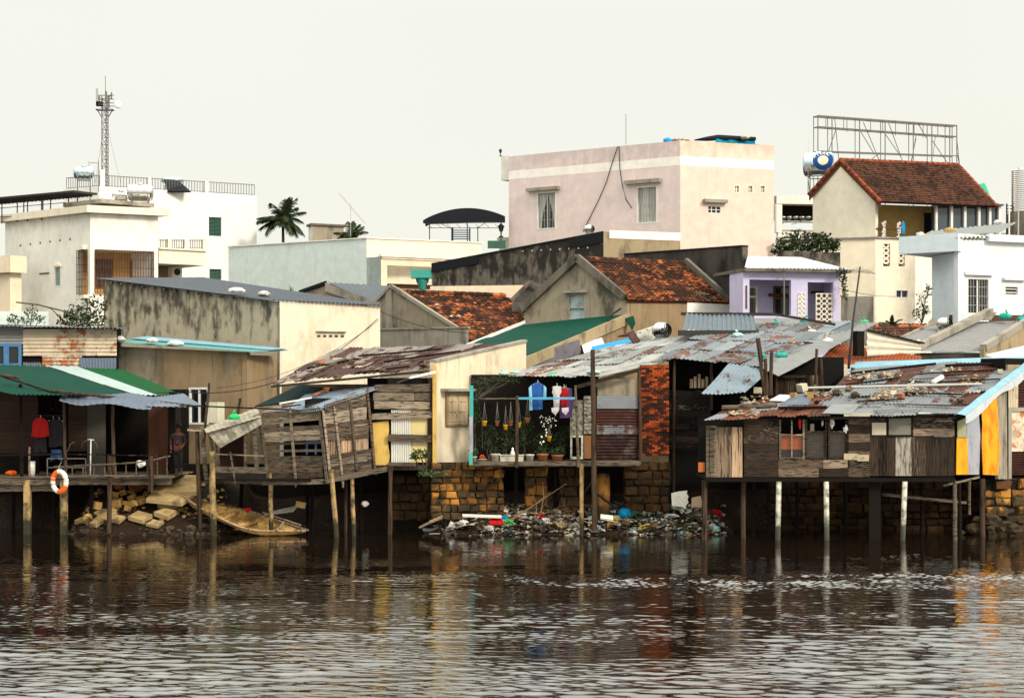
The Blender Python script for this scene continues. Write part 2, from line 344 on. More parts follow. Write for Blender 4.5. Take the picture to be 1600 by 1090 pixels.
M['tile_ridge'] = surf('tile_ridge', (.26,.065,.03), [((.04,.02,.015), (4,4,4), .5, .65, .8, .2)], iv=.2, rough=.9)
M['mud'] = surf('mud', (.020,.011,.007), [((.06,.034,.016), (1.2,1.2,1.2), .5, .7, .8, 0), ((.015,.012,.009), (6,6,6), .5, .7, .8, 0)], rough=.7, bump=((5,5,5), 1, .08))
M['concrete_slab'] = surf('concrete_slab', (.40,.28,.13), [((.06,.05,.035), (2,2,2), .48, .7, .8, 0)], rough=.9, bump=((9,9,9), .5, .02))
M['asbestos'] = surf('asbestos', (.36,.33,.26), [((.10,.09,.07), (3,3,3), .45, .7, .8, .2)], rough=.9)
M['rubber_orange'] = surf('rubber_orange', (.80,.13,.015), rough=.5, var=0)
M['rubber_white'] = surf('rubber_white', (.75,.73,.66), rough=.5)
M['boat'] = surf('boat', (.60,.36,.12), [((.10,.055,.02), (2,2,2), .42, .62, .85, 0), ((.05,.045,.02), (7,7,7), .5, .7, .7, 0)], rough=.7, bump=((10,10,10), .4, .02))
M['cable'] = surf('cable', (.01,.01,.01), rough=.6, var=0)
M['cloth_red'] = surf('cloth_red', (.36,.012,.010), rough=.85)
M['cloth_blue'] = surf('cloth_blue', (.02,.09,.30), rough=.85)
M['cloth_cyan'] = surf('cloth_cyan', (.2,.42,.55), rough=.85)
M['cloth_white'] = surf('cloth_white', (.5,.48,.48), rough=.85)
M['cloth_dark'] = surf('cloth_dark', (.02,.018,.022), rough=.9)
M['cloth_purple'] = surf('cloth_purple', (.10,.045,.16), rough=.9)
M['jeans'] = surf('jeans', (.025,.06,.14), rough=.9)
M['skin'] = surf('skin', (.12,.05,.03), rough=.6, var=0)
M['hair'] = surf('hair', (.012,.01,.009), rough=.6, var=0)
M['styro'] = surf('styro', (.74,.72,.64), [((.35,.26,.15), (3,3,3), .5, .75, .7, 0)], rough=.8)
# ------------------------------------------------------------ upright wall planes
class F:
    def __init__(s, a, b):        # a, b: (px, Y) or Vector ground points, left and right as seen from the river
        s.a = a if isinstance(a, Vector) else Vector((Xo(*a), a[1])); s.b = b if isinstance(b, Vector) else Vector((Xo(*b), b[1]))
        s.a = s.a.to_2d() if len(s.a) > 2 else s.a; s.b = s.b.to_2d() if len(s.b) > 2 else s.b
        s.d = (s.b-s.a); s.L = s.d.length; s.d /= s.L; s.n = Vector((s.d.y, -s.d.x))
    def u(s, px):
        k = (px-800)/FPX; return (k*s.a.y-s.a.x)/(s.d.x-k*s.d.y)
    def Y(s, u): return s.a.y+s.d.y*u
    def z(s, px, py): return Zo(py, s.Y(s.u(px)))
    def pt(s, u, z, o=0):
        p = s.a+s.d*u+s.n*o; return Vector((p.x, p.y, z))
    def p(s, px, py, o=0): return s.pt(s.u(px), s.z(px, py), o)
    def rect(s, x0, y0, x1, y1):
        m = (x0+x1)/2; return s.u(x0), s.u(x1), s.z(m, y1), s.z(m, y0)
    def boxu(s, mb, u0, u1, z0, z1, o0, o1):   # o1 nearer the viewer than o0
        return mb.hexa([s.pt(u0,z0,o1), s.pt(u1,z0,o1), s.pt(u1,z0,o0), s.pt(u0,z0,o0)], [s.pt(u0,z1,o1), s.pt(u1,z1,o1), s.pt(u1,z1,o0), s.pt(u0,z1,o0)])
    def box(s, mb, x0, y0, x1, y1, o0, o1): return s.boxu(mb, *s.rect(x0, y0, x1, y1), o0, o1)
    def back(s, o): # parallel plane moved by o towards viewer
        return F(Vector(s.a+s.n*o), Vector(s.b+s.n*o))

def wall_edge(mb, f, ia, ib, z0, top, ops, th):
    """solid cells of one wall, openings left out; ia/ib inner mitred ends; top [(u,z),...]"""
    us = sorted({0.0, f.L} | {o[0] for o in ops} | {o[1] for o in ops} | {t[0] for t in top if 0 < t[0] < f.L})
    us = [u for u in us if -1e-6 <= u <= f.L+1e-6]
    def zt(u):
        for (u0, z_0), (u1, z_1) in zip(top, top[1:]):
            if u0-1e-6 <= u <= u1+1e-6: return z_0+(z_1-z_0)*(u-u0)/max(u1-u0, 1e-9)
        return top[-1][1] if u > top[-1][0] else top[0][1]
    def inn(u):
        if u < 1e-6: return Vector(ia)
        if u > f.L-1e-6: return Vector(ib)
        return f.a+f.d*u-f.n*th
    for ua, ub in zip(us, us[1:]):
        if ub-ua < 1e-5: continue
        hs = sorted([(o[2], o[3]) for o in ops if o[0] <= ua+1e-6 and o[1] >= ub-1e-6])
        z = z0; segs = []
        for h0, h1 in hs:
            if h0 > z: segs.append((z, z, h0, h0))
            z = max(z, h1)
        segs.append((z, z, zt(ua), zt(ub)))
        i0, i1 = inn(ua), inn(ub); o0, o1 = f.a+f.d*ua, f.a+f.d*ub
        for za, zb, zc, zd in segs:
            if zc-za < 1e-4 and zd-zb < 1e-4: continue
            mb.hexa([(o0.x,o0.y,za),(o1.x,o1.y,zb),(i1.x,i1.y,zb),(i0.x,i0.y,za)], [(o0.x,o0.y,zc),(o1.x,o1.y,zd),(i1.x,i1.y,zd),(i0.x,i0.y,zc)])

def inner_poly(pl, th):
    n = len(pl); out = []
    for i in range(n):
        p0, p1, p2 = pl[i-1], pl[i], pl[(i+1) % n]
        d1 = (p1-p0).normalized(); d2 = (p2-p1).normalized()
        n1 = Vector((-d1.y, d1.x)); n2 = Vector((-d2.y, d2.x)); b = (n1+n2)
        out.append(p1+b*(th/max(.3, b.length_squared/2)) if b.length > 1e-3 else p1+n1*th)
    return out

class Bld:
    """A building: plan = visible corners left to right as (px, Y); depth of the hidden back; tops per corner."""
    def __init__(s, name, label, cat, plan, z0, tops, th=.2, back=None, group=None, inst=True):
        pts = [Vector((Xo(*p), p[1])) if not isinstance(p, Vector) else p for p in plan]
        s.vis = len(pts)-1
        if back is None:
            pts.append(pts[0]+pts[-1]-pts[1] if len(pts) == 3 else None)
            tb = tops[0]+tops[-1]-tops[1]
            tops = list(tops)+[tb]
        else:
            f = F(pts[0], pts[-1]); pts += [pts[-1]-f.n*back, pts[0]-f.n*back]; tops = list(tops)+[tops[-1], tops[0]]
        s.pl = pts; s.z0 = z0; s.tops = tops; s.th = th; n = len(pts)
        s.f = [F(pts[i], pts[(i+1) % n]) for i in range(n)]
        s.ops = [[] for _ in range(n)]; s.extra = {}
        c = sum(pts, Vector((0,0)))/n
        s.o = thing(name, label, cat, (c.x, c.y, z0), group)
    def hole(s, e, x0, y0, x1, y1):
        r = s.f[e].rect(x0, y0, x1, y1); s.ops[e].append(r); return r
    def walls(s, mats, name='wall'):
        inn = inner_poly(s.pl, s.th); n = len(s.pl); same = {}
        for i in range(n):
            m = mats[i] if isinstance(mats, list) and i < len(mats) else (mats[-1] if isinstance(mats, list) else mats)
            mb = same.setdefault(m, MB())
            top = s.extra.get(i) or [(0, s.tops[i]), (s.f[i].L, s.tops[(i+1) % n])]
            wall_edge(mb, s.f[i], inn[i], inn[(i+1) % n], s.z0, top, s.ops[i], s.th)
        return [part(name, mb, M[m], s.o) for m, mb in same.items()]
    def roof(s, mat='grey_iron', dz=-.12, th=.12, name='roof', grow=0):
        ip = inner_poly(s.pl, .02-grow) if grow == 0 else inner_poly(s.pl, -grow)
        mb = MB(); mb.slab([(p.x, p.y, z+dz+th) for p, z in zip(ip, s.tops)], th, Vector((0,0,1)))
        return part(name, mb, M[mat], s.o)

def window(o, f, x0, y0, x1, y1, frame='white_paint', pane='pane_dark', nv=1, nh=0, fw=.06, inset=.1, th=.2, sill=None, bars=0, hole=None, name='window', proud=.012):
    u0, u1, z0, z1 = f.rect(x0, y0, x1, y1)
    if hole is not None: hole.append((u0, u1, z0, z1))
    mb = MB(); a = proud; b = -th*.9
    f.boxu(mb, u0, u0+fw, z0, z1, b, a); f.boxu(mb, u1-fw, u1, z0, z1, b, a)
    f.boxu(mb, u0+fw, u1-fw, z0, z0+fw, b, a); f.boxu(mb, u0+fw, u1-fw, z1-fw, z1, b, a)
    for i in range(nv):
        c = u0+(u1-u0)*(i+1)/(nv+1); f.boxu(mb, c-fw*.4, c+fw*.4, z0+fw, z1-fw, -inset-.02, -inset+.05)
    for i in range(nh):
        c = z0+(z1-z0)*(i+1)/(nh+1); f.boxu(mb, u0+fw, u1-fw, c-fw*.3, c+fw*.3, -inset-.02, -inset+.04)
    w = part(name, mb, M[frame], o)
    pb = MB(); f.boxu(pb, u0+fw*.9, u1-fw*.9, z0+fw*.9, z1-fw*.9, -inset-.06, -inset-.03)
    part('pane', pb, M[pane], w)
    if bars:
        bb = MB()
        for i in range(bars):
            c = u0+(u1-u0)*(i+.5)/bars; f.boxu(bb, c-.009, c+.009, z0, z1, -inset+.06, -inset+.075)
        for i in range(3):
            c = z0+(z1-z0)*(i+1)/4; f.boxu(bb, u0, u1, c-.009, c+.009, -inset+.05, -inset+.06)
        part('grille', bb, M['galv_iron' if frame == 'white_paint' else 'brown_iron'], w)
    if sill:
        sb = MB(); f.box(sb, *sill, 0.004, .28); part('awning', sb, M['light_coping'], w)
    return w

def louvres(o, f, x0, y0, x1, y1, mat, hole, n=10, leaves=2, frame='white_paint'):
    u0, u1, z0, z1 = f.rect(x0, y0, x1, y1); hole.append((u0, u1, z0, z1))
    fb = MB(); fw = .05
    f.boxu(fb, u0, u0+fw, z0, z1, -.18, .012); f.boxu(fb, u1-fw, u1, z0, z1, -.18, .012); f.boxu(fb, u0+fw, u1-fw, z0, z0+fw, -.18, .012); f.boxu(fb, u0+fw, u1-fw, z1-fw, z1, -.18, .012)
    w = part('window', fb, M[frame], o)
    for k in range(leaves):
        a = u0+fw+(u1-u0-2*fw)*k/leaves+.01; b = u0+fw+(u1-u0-2*fw)*(k+1)/leaves-.01
        mb = MB()
        for i in range(n):
            za = z0+fw+(z1-z0-2*fw)*i/n; h = (z1-z0-2*fw)/n
            mb.hexa([f.pt(a,za,-.05), f.pt(b,za,-.05), f.pt(b,za,-.07), f.pt(a,za,-.07)], [f.pt(a,za+h*.85,-.11), f.pt(b,za+h*.85,-.11), f.pt(b,za+h*.85,-.13), f.pt(a,za+h*.85,-.13)])
        part('shutter', mb, M[mat], w)
    bk = MB(); f.boxu(bk, u0+fw, u1-fw, z0+fw, z1-fw, -.17, -.15); part('pane', bk, M['pane_dark'], w)
    return w

def grille(o, f, x0, y0, x1, y1, n, nh, mat='brown_iron', off=.03, r=.012, name='grille'):
    u0, u1, z0, z1 = f.rect(x0, y0, x1, y1); mb = MB()
    for i in range(n+1):
        c = u0+(u1-u0)*i/n; f.boxu(mb, c-r, c+r, z0, z1, off, off+2*r)
    for i in range(nh+1):
        c = z0+(z1-z0)*i/nh; f.boxu(mb, u0, u1, c-r, c+r, off+2*r, off+4*r)
    return part(name, mb, M[mat], o)

def slab_on(o, f, x0, y0, x1, y1, o0, o1, mat, name):
    mb = MB(); f.box(mb, x0, y0, x1, y1, o0, o1); return part(name, mb, M[mat], o)

def railing(o, segs, h, mat='grey_iron', step=.14, r=.012, name='railing'):
    mb = MB()
    for a, b in segs:
        a, b = Vector(a), Vector(b); n = max(1, int((b-a).length/step)); up = Vector((0,0,h))
        mb.beam(a+up, b+up, .04, .04); mb.beam(a+up*.08, b+up*.08, .03, .03)
        for i in range(n+1):
            p = a.lerp(b, i/n); mb.box(p.x-r, p.x+r, p.y-r, p.y+r, p.z+h*.08+.015, p.z+h-.02)
    return part(name, mb, M[mat], o)

def tank(name, label, c, length, dia, yaw, zb, mat='steel', cat='water tank', tex=None, ribs=3):
    ax = Vector((math.cos(yaw), math.sin(yaw), 0)); c = Vector(c); r = dia/2; h = length/2
    t = thing(name, label, cat, (c.x, c.y, zb))
    pr = [(-h, .02), (-h+.01, r*.4), (-h+.05, r*.78), (-h+.13, r*.96), (-h+.18, r)]
    prof = list(pr)
    for i in range(ribs):
        q = -h+.18+(length-.36)*(i+.5)/ribs; prof += [(q-.04, r), (q-.02, r*1.02), (q+.02, r*1.02), (q+.04, r)]
    prof += [(-a, b) for a, b in pr[::-1]]
    mb = MB(True); mb.lathe(c, ax, prof, 28); part('body', mb, M[mat], t)
    cp = MB(True); cp.lathe(c+Vector((0,0,r*.98)), (0,0,1), [(0,.16),(.06,.16),(.07,.02)], 12); part('lid', cp, M[mat], t)
    st = MB(); px = Vector((-ax.y, ax.x, 0))
    for k in (-1, 1):
        m = c+ax*k*h*.6
        for q in (-1, 1):
            st.beam(m+px*q*r*.9-Vector((0,0,r*.35)), (m.x+px.x*q*r, m.y+px.y*q*r, zb), .045)
        st.beam(m+px*r*1.0-Vector((0,0,r*1.03)), m-px*r*1.0-Vector((0,0,r*1.03)), .05)
        if c.z-r-zb > .5: st.beam((m.x+px.x*r, m.y+px.y*r, zb+.1), (m.x-px.x*r, m.y-px.y*r, c.z-r-.1), .03)
    for q in (-1, 1): st.beam(c+ax*h*.6+px*q*r-Vector((0,0,r*1.08)), c-ax*h*.6+px*q*r-Vector((0,0,r*1.08)), .045)
    part('stand', st, M['grey_iron'], t)
    return t

def tiles(mb, A, B, C, D, nu, nv, lift=.03, cut=None):
    A, B, C, D = map(Vector, (A, B, C, D)); n = (B-A).cross(D-A).normalized()
    if n.z < 0: n = -n
    def q(u, v): return (A*(1-u)+B*u)*(1-v)+(D*(1-u)+C*u)*v
    for j in range(nv):
        for i in range(nu):
            u0 = i/nu; u1 = (i+1)/nu; v0 = (j-.25)/nv; v1 = (j+1)/nv; v0 = max(v0, -.01)
            if cut and not cut((u0+u1)/2, (v0+v1)/2): continue
            vs = []; jt = U(-.006, .006)
            for v, hh in ((v0, lift+.022+jt), (v1, .006)):
                for k, a in ((0, 0), (.3, .028), (.7, .028), (1, 0)):
                    vs.append(q(u0+(u1-u0)*k*.97, v)+n*(hh+a))
            m = len(mb.v); mb.v += vs
            for k in range(3): mb.f.append((m+k, m+k+1, m+5+k, m+4+k))
            w = [vs[k]-n*(lift+.02) for k in range(4)]; m2 = len(mb.v); mb.v += [vs[k].copy() for k in range(4)]+w
            for k in range(3): mb.f.append((m2+k+1, m2+k, m2+4+k, m2+5+k))

def ridge_tiles(mb, a, b, r=.11, step=.32):
    a, b = Vector(a), Vector(b); n = max(1, int((b-a).length/step)); d = (b-a)/n
    for i in range(n):
        p = a+d*i; mb.path([p-d*.06, p+d*.98], [r*1.08, r*.92], 8)

# ------------------------------------------------------------ water, river bed, ground, bank
wat = G('water'); wat.b.inputs['Base Color'].default_value = (.008, .005, .003, 1); wat.b.inputs['Roughness'].default_value = .03; wat.b.inputs['IOR'].default_value = 2.4
wat.b.inputs['Specular IOR Level'].default_value = 1.0
def _bump(h, st, dist, prev=None):
    n = wat.n.new('ShaderNodeBump'); wat.lk(h, n.inputs['Height']); wat.lk(st, n.inputs['Strength']); n.inputs['Distance'].default_value = dist
    if prev is not None: wat.l.new(prev, n.inputs['Normal'])
    return n.outputs[0]
sp_ = wat.n.new('ShaderNodeSeparateXYZ'); wat.l.new(wat.geo.outputs['Position'], sp_.inputs[0])
gust = wat.rng(wat.noise((.07, .3, 1), 3), .45, .65, .0, .12)
h2 = wat.noise((3.2, 8.5, 1), 4, .6, .2)
wat.l.new(_bump(h2, gust, .04), wat.b.inputs['Normal'])
import numpy as np
rs = np.random.RandomState(4)
# real waves: a sheet of water displaced by many small crossing wave trains, finer near the viewer
ny, nx = 1500, 760
Yg = 27.5*(70/27.5)**(np.linspace(0, 1, ny)**1.0); tg = np.linspace(-1, 1, nx)
YY, TT = np.meshgrid(Yg, tg, indexing='ij'); XX = TT*(YY*.30+1.5)
def trains(n, l0, l1, spread):
    Z = np.zeros_like(XX)
    for _ in range(n):
        lam = l0*(l1/l0)**rs.rand(); k = 2*np.pi/lam; th = np.radians(8)+rs.randn()*np.radians(spread); Z += lam*np.sin(k*(XX*np.sin(th)+YY*np.cos(th))+rs.rand()*6.28+.6*np.sin(XX*.5*rs.rand()+YY*.2*rs.rand()+6*rs.rand()))
    return Z/np.sqrt(n)
def smooth_noise(ax, ay, n=14):
    Z = np.zeros_like(XX)
    for _ in range(n): a = rs.rand()*6.28; f = .5+rs.rand(); Z += np.sin(XX*ax*f*np.cos(a)*2+YY*ay*f*np.sin(a)*2+rs.rand()*6.28)
    return Z/np.sqrt(n/2)
sig = lambda x: 1/(1+np.exp(-x))
A1 = .10+.90*sig(2.6*smooth_noise(.22, .5)+.35*(37-YY)); fade = np.clip((61-YY)/25, 0.02, 1)**1.1
ZZ = trains(32, .30, .85, 27)*.0135*A1*fade*1.5+trains(32, .14, .34, 32)*.015*(.2+.8*sig(2.5*smooth_noise(.5, 1.1)))*(fade*.80+.30)+trains(6, 3, 6, 20)*.0012*fade
bc = 48.0+1.1*smooth_noise(.05, 0)+.5*smooth_noise(.5, .1); bw_ = .9+1.5*sig(XX*.5-2)   # a gust-ruffled streak across the river, strongest on the right
band = np.exp(-((YY-bc)/bw_)**2)*sig((XX+1.5)*.45)*(.35+.65*sig(2.2*smooth_noise(1.6, 2.2)))
ZZ = ZZ+trains(44, .13, .28, 40)*.055*band
vs = np.stack([XX, YY, ZZ+.14], -1).reshape(-1, 3); ii = (np.arange(ny-1)[:, None]*nx+np.arange(nx-1)[None, :]).reshape(-1)
fs = np.stack([ii, ii+1, ii+nx+1, ii+nx], -1)
me = bpy.data.meshes.new('river_water'); me.vertices.add(len(vs)); me.vertices.foreach_set('co', vs.astype(np.float32).ravel()); me.loops.add(len(fs)*4); me.loops.foreach_set('vertex_index', fs.astype(np.int32).ravel())
me.polygons.add(len(fs)); me.polygons.foreach_set('loop_start', np.arange(0, len(fs)*4, 4, dtype=np.int32)); me.polygons.foreach_set('use_smooth', np.ones(len(fs), bool)); me.update(); me.validate(); me.materials.append(wat.m)
o = bpy.data.objects.new('river_water', me); COL.objects.link(o); o['kind'] = 'structure'
mb = MB(); mb.add([(-420,-60,.08),(420,-60,.08),(420,90,.08),(-420,90,.08)], [(0,1,2,3)]); struct('outer_water', mb, wat.m)
def bank_h(x, y):
    px = 800+x*FPX/y
    e = 63.6+.5*mnoise.noise(Vector((x*.18, 3.1, 0)))           # water's edge
    t = min(1, max(0, (y-e)/4.2)); h = -.35+2.1*(t*t*(3-2*t))+.10*mnoise.noise(Vector((x*.9, y*.9, 0)))
    if -16.5 < x < -8.2:                                         # rubble point on the left
        k = max(0, min(1, (x+15.6)/1.2, (-8.6-x)/1.6)); h = max(h, k*max(-.2, (y-61.75)*.62+.12*mnoise.noise(Vector((x*1.3, y*1.3, 4))))-(1-k)*.3)
    if -3.4 < x < 7.9:                                           # rubbish mound in the middle
        k = max(0, min(1, (x+3.2)/1.4, (7.8-x)/1.2)); h = max(h, k*min(.92, (y-61.95)*.55)+k*.10*mnoise.noise(Vector((x*.8, y, 5)))-(1-k)*.3)
    return min(h, 1.75)
mb = MB(True); mb.grid(lambda u, v: (lambda x, y: (x, y, bank_h(x, y)))(-24+48*u, 59.5+11.5*v), 240, 90); struct('mud_bank', mb, M['mud'])
mb = MB(); mb.grid(lambda u, v: (-700+1400*u, 70.9+1500*v, 1.62), 4, 4); struct('ground', mb, M['mud'])
mb = MB(); mb.grid(lambda u, v: (-424+400*u, 59.5+12*v, -.4+2.0*min(1, v*1.6)), 20, 10); mb.grid(lambda u, v: (24+400*u, 59.5+12*v, -.4+2.0*min(1, v*1.6)), 20, 10)
struct('far_river_bank', mb, M['mud'])

def onb(px, py, lift=0):      # where the sight line through this pixel meets the bank
    y = 61.3
    while y < 67:
        p = P(px, py, y)
        if p.z <= max(bank_h(p.x, y), 0)+lift: return p
        y += .04
    return P(px, py, 63)
# ------------------------------------------------------------ leaves
def leafy(mb, c, rx, ry, rz, n, s=.06, fill=.55):
    for _ in range(n):
        d = Vector((rnd.gauss(0,1), rnd.gauss(0,1), rnd.gauss(0,1))).normalized()*(U(fill**3, 1)**(1/3))
        k = 1+.35*mnoise.noise(d*2.3+Vector(c)*.7)
        p = Vector(c)+Vector((d.x*rx*k, d.y*ry*k, d.z*rz*k)); a = Vector((U(-1,1), U(-1,1), U(-.6,1))).normalized(); b = a.cross(Vector((U(-1,1),U(-1,1),U(-1,1)))).normalized()
        q = s*U(.6, 1.4); mb.add([p, p+a*q*.5+b*q*.28, p+a*q*1.15, p+a*q*.5-b*q*.28], [(0,1,2,3)])
def bush(name, label, clumps, n, s, mat='leaf', cat='bush', base=None, group=None):
    """clumps: (px, py, Y, rx, rz) ellipsoids of leaves joined by twigs to one base"""
    cs = [(P(px, py, Y), rx, rz) for px, py, Y, rx, rz in clumps]
    b = Vector(base) if base else min((c for c, _, _ in cs), key=lambda c: c.z)-Vector((0,0,cs[0][2]))
    t = thing(name, label, cat, b, group); lf = MB(); br = MB()
    for c, rx, rz in cs:
        leafy(lf, c, rx, rx, rz, n, s); m = b.lerp(c, .5)+Vector((U(-.1,.1), U(-.1,.1), 0))
        br.path([b, m, c, c+Vector((0,0,rz*.5))], [.035, .025, .014, .006], 5)
        for _ in range(6):
            e = c+Vector((U(-rx,rx), U(-rx,rx), U(-rz,rz)))*.8; br.path([c-Vector((0,0,rz*.3)), e], [.010, .004], 4)
    part('leaves', lf, M[mat], t); part('stem', br, M['bark'], t); return t
def frond(lf, st, base, yaw, el, L, droop, n=22, w=.32):
    d = Vector((math.cos(yaw)*math.cos(el), math.sin(yaw)*math.cos(el), math.sin(el))); pts = []; p = Vector(base)
    side = Vector((-math.sin(yaw), math.cos(yaw), 0))
    for i in range(n+1):
        pts.append(p.copy()); d = (d+Vector((0,0,-droop/n))).normalized(); p += d*L/n
    st.path(pts[::3]+[pts[-1]], [.018-.013*k/(len(pts[::3])) for k in range(len(pts[::3])+1)], 5)
    for i in range(2, n+1):
        t = i/n; ll = w*math.sin(math.pi*min(1, t*.85+.12))**.6*U(.85, 1.1); dd = (pts[i]-pts[i-1]).normalized()
        for sg in (-1, 1):
            a = (side*sg*.75+dd*.75+Vector((0,0,-.35+U(-.2,.15)))).normalized(); q = pts[i]; wv = dd*.034
            e1 = q+a*ll*.55; e2 = q+a*ll+Vector((0,0,-ll*.3))
            lf.add([q-wv, q+wv, e1+wv*.9, e2, e1-wv*.9], [(0,1,2,3,4)])
def palm(name, label, px, py, Y, zb, L, n, tr=.10):
    c = P(px, py, Y); t = thing(name, label, 'palm tree', (c.x, c.y, zb)); lf = MB(); st = MB(); tk = MB(True)
    tk.path([(c.x, c.y, zb), (c.x+.1, c.y, (zb+c.z)/2), (c.x, c.y, c.z)], [tr*1.4, tr, tr*.8], 10)
    for i in range(n):
        el = R(U(-5, 80)) if i > 3 else R(80); frond(lf, st, c, 2*math.pi*i/n*1.618*2+U(-.3,.3), el, L*U(.8,1.1), U(.9, 2.0), 22, L*.34)
    part('trunk', tk, M['bark'], t); s = part('frond_stalks', st, M['leaf'], t); part('crown', lf, M['palm_leaf'], t); return t
# ============================================================ BACK ROW, LEFT
def zt(py, Y): return Zo(py, Y)
# far white block with roof railing
b = Bld('white_apartment_block', 'large white block with a roof railing and one pair of green shutters, far left behind', 'building',
        [(100, 106.5), (155, 105), (401, 110)], 1.6, [zt(291,105)]*3)
louvres(b.o, b.f[1], 325, 338, 347, 370, 'shutter_green', b.ops[1], n=14); louvres(b.o, b.f[1], 326, 419, 347, 438, 'shutter_green', b.ops[1], n=7)
b.walls('white_far'); b.roof('light_coping')
zr = zt(291,105); ra = [b.f[0].pt(.1, zr, -.1), b.f[0].pt(b.f[0].L-.1, zr, -.1), b.f[1].pt(.1, zr, -.1), b.f[1].pt(b.f[1].L-.1, zr, -.1)]
railing(b.o, [(ra[0], ra[1]), (ra[2], ra[3])], .64, step=.17, r=.016)
for px, w in ((154, 8), (229, 5), (318, 6)):
    mb = MB(); u = b.f[1].u(px+3); b.f[1].boxu(mb, u, u+w*.033, zr, zr+(.95 if px == 154 else .7), -.35, -.02); part('pillar', mb, M['white_far'], b.o)
# solar heater on that roof
t = thing('solar_water_heater', 'dark solar water heater panel with a blue tank on the far white roof', 'solar heater', P(275, 291, 107.5))
mb = MB(); mb.slab([P(256,281,108.2), P(276,279,108.6), P(298,299,107), P(262,299,107)], .08, Vector((0,-.6,.8)))
part('panel', mb, M['canopy_black'], t); mb = MB(True); mb.lathe(P(262,281,108.5), (1,.1,0), [(0-.35,.01),(-.35,.16),(.9,.16),(.9,.01)], 14); part('tank', mb, M['steel_blue'], t)
mb = MB(); mb.beam(P(258,290,108.6), P(258,302,108.6), .06); mb.beam(P(282,284,108.6), P(282,302,108.6), .06); part('stand', mb, M['grey_iron'], t)

# near white house with grilled balcony
Yb = 88; zt1 = zt(333, Yb)
b = Bld('white_balcony_house', 'cream white two-storey house with a rusty grilled corner balcony, far left', 'house',
        [(8, 93), (141, Yb), (247, 89.6)], 1.6, [zt1]*3, th=.25)
f0, f1 = b.f[0], b.f[1]
u0, u1, z0, z1 = f1.rect(148, 391, 240, 462); b.ops[1].append((u0, u1, z0, z1)); zb0 = z0
r = f0.rect(122, 391, 137, 459); b.ops[0].append((r[0], r[1], z0, z1))
louvres(b.o, f0, 15, 428, 27, 460, 'shutter_brown', b.ops[0], n=9, frame='shutter_brown'); louvres(b.o, f0, 85, 416, 95, 448, 'shutter_pale', b.ops[0], n=9, leaves=1)
for px, py in ((15,428),(85,416)):    # pointed window heads
    mb = MB(); a, c_, d = f0.p(px-1, py, .005), f0.p(px+12, py, .005), f0.p(px+5.5, py-5, .005); mb.slab([a, c_, d], .05, Vector((*-f0.n, 0))); part('window_head', mb, M['cornice'], b.o)
mb = MB()
for i in range(6):
    f0.box(mb, 31+i*15.5, 382-i*2.0, 33+i*15.5, 385-i*2.0, -.05, .012)
f0.box(mb, 62, 426, 77, 428, -.05, .03); part('vent_slot', mb, M['brown_iron'], b.o)
b.walls('white_plaster')
bk = f1.back(-1.7); mb = MB(); bk.boxu(mb, -.28, f1.L-.3, z0-.1, z1+.1, -.1, 0); part('balcony_wall', mb, M['tan_wall'], b.o)
for x0, y0, x1, y1 in ((150, 405, 176, 450), (203, 407, 222, 436), (228, 410, 238, 424)):
    ff = F(bk.a+bk.n*.03, bk.b+bk.n*.03); mb = MB(); ff.box(mb, x0, y0, x1, y1, 0, .05); w = part('window', mb, M['shutter_brown'], b.o)
    mb = MB(); n = 2 if x1-x0 < 22 else 3
    for i in range(n):
        for j in range(3):
            xa = x0+2+(x1-x0-2)*i/n; ya = y0+2+(y1-y0-2)*j/3; ff.box(mb, xa, ya, xa+(x1-x0-2)/n-2, ya+(y1-y0-2)/3-2, .052, .06)
    part('pane', mb, M['pane_dark'], w)
mb = MB(); f1.boxu(mb, -.3, u1+.2, z1, z1+.15, -1.9, -.26); part('balcony_ceiling', mb, M['cornice'], b.o); mb = MB(); f1.boxu(mb, -.3, u1+.2, z0-.15, z0, -1.9, -.02); part('balcony_floor', mb, M['cornice'], b.o)
grille(b.o, f1, 148, 392, 240, 458, 22, 5); grille(b.o, f0, 121.5, 391, 138, 459, 7, 6, off=.05)
# cornice slab and stepped roof block
mb = MB(); zc0, zc1 = zt1, zt(322, Yb); c3 = inner_poly(b.pl, -.35)
mb.slab([(c3[0].x, c3[0].y, zc0+.01), (c3[1].x, c3[1].y, zc0+.01), (c3[2].x, c3[2].y, zc0+.01), (c3[3].x, c3[3].y, zc0+.01)][::-1], .34, Vector((0,0,-1)))
b1 = part('cornice', mb, M['cornice'], b.o)
b.roof('light_coping', dz=-.2)
ff = F((100, 91.5), (141, 90)); mb = MB(); ff.boxu(mb, 0, ff.L, zt1+.3, zt(317, 91), -3, 0); part('stair_hut', mb, M['white_plaster'], b.o)
mb = MB(); ff.box(mb, 112, 315, 172, 321, -2.6, .5); part('hut_slab', mb, M['light_coping'], b.o)
# terrace wing
w1 = F((247, 89.9), (321, 91.5)); tw = b.o
mb = MB(); w1.box(mb, 248, 391, 321, 413, -3, 0); w1.boxu(mb, .02, w1.L+.12, w1.z(284,391), w1.z(284,391)+.08, -3, .1); part('terrace', mb, M['cornice'], tw)
mb = MB(); r = w1.rect(248, 414, 300, 560); w1.boxu(mb, r[0], r[1], 1.6, r[3], -3, -1.6); part('wall', mb, M['tan_plaster'], tw)
railing(tw, [(w1.p(249, 391, -.1)+Vector((0,0,.08)), w1.p(320, 391, -.1)+Vector((0,0,.08)))], .42, 'coping', .12, .016)
for px in (263, 289, 318): mb = MB(); u = w1.u(px); z = w1.z(px, 391)+.08; w1.boxu(mb, u, u+.2, z, z+.48, -.25, -.02); part('terrace_post', mb, M['cornice'], tw)
mb = MB(); w1.box(mb, 247, 352, 249, 391, -.1, -.02); part('terrace_post', mb, M['cornice'], tw)
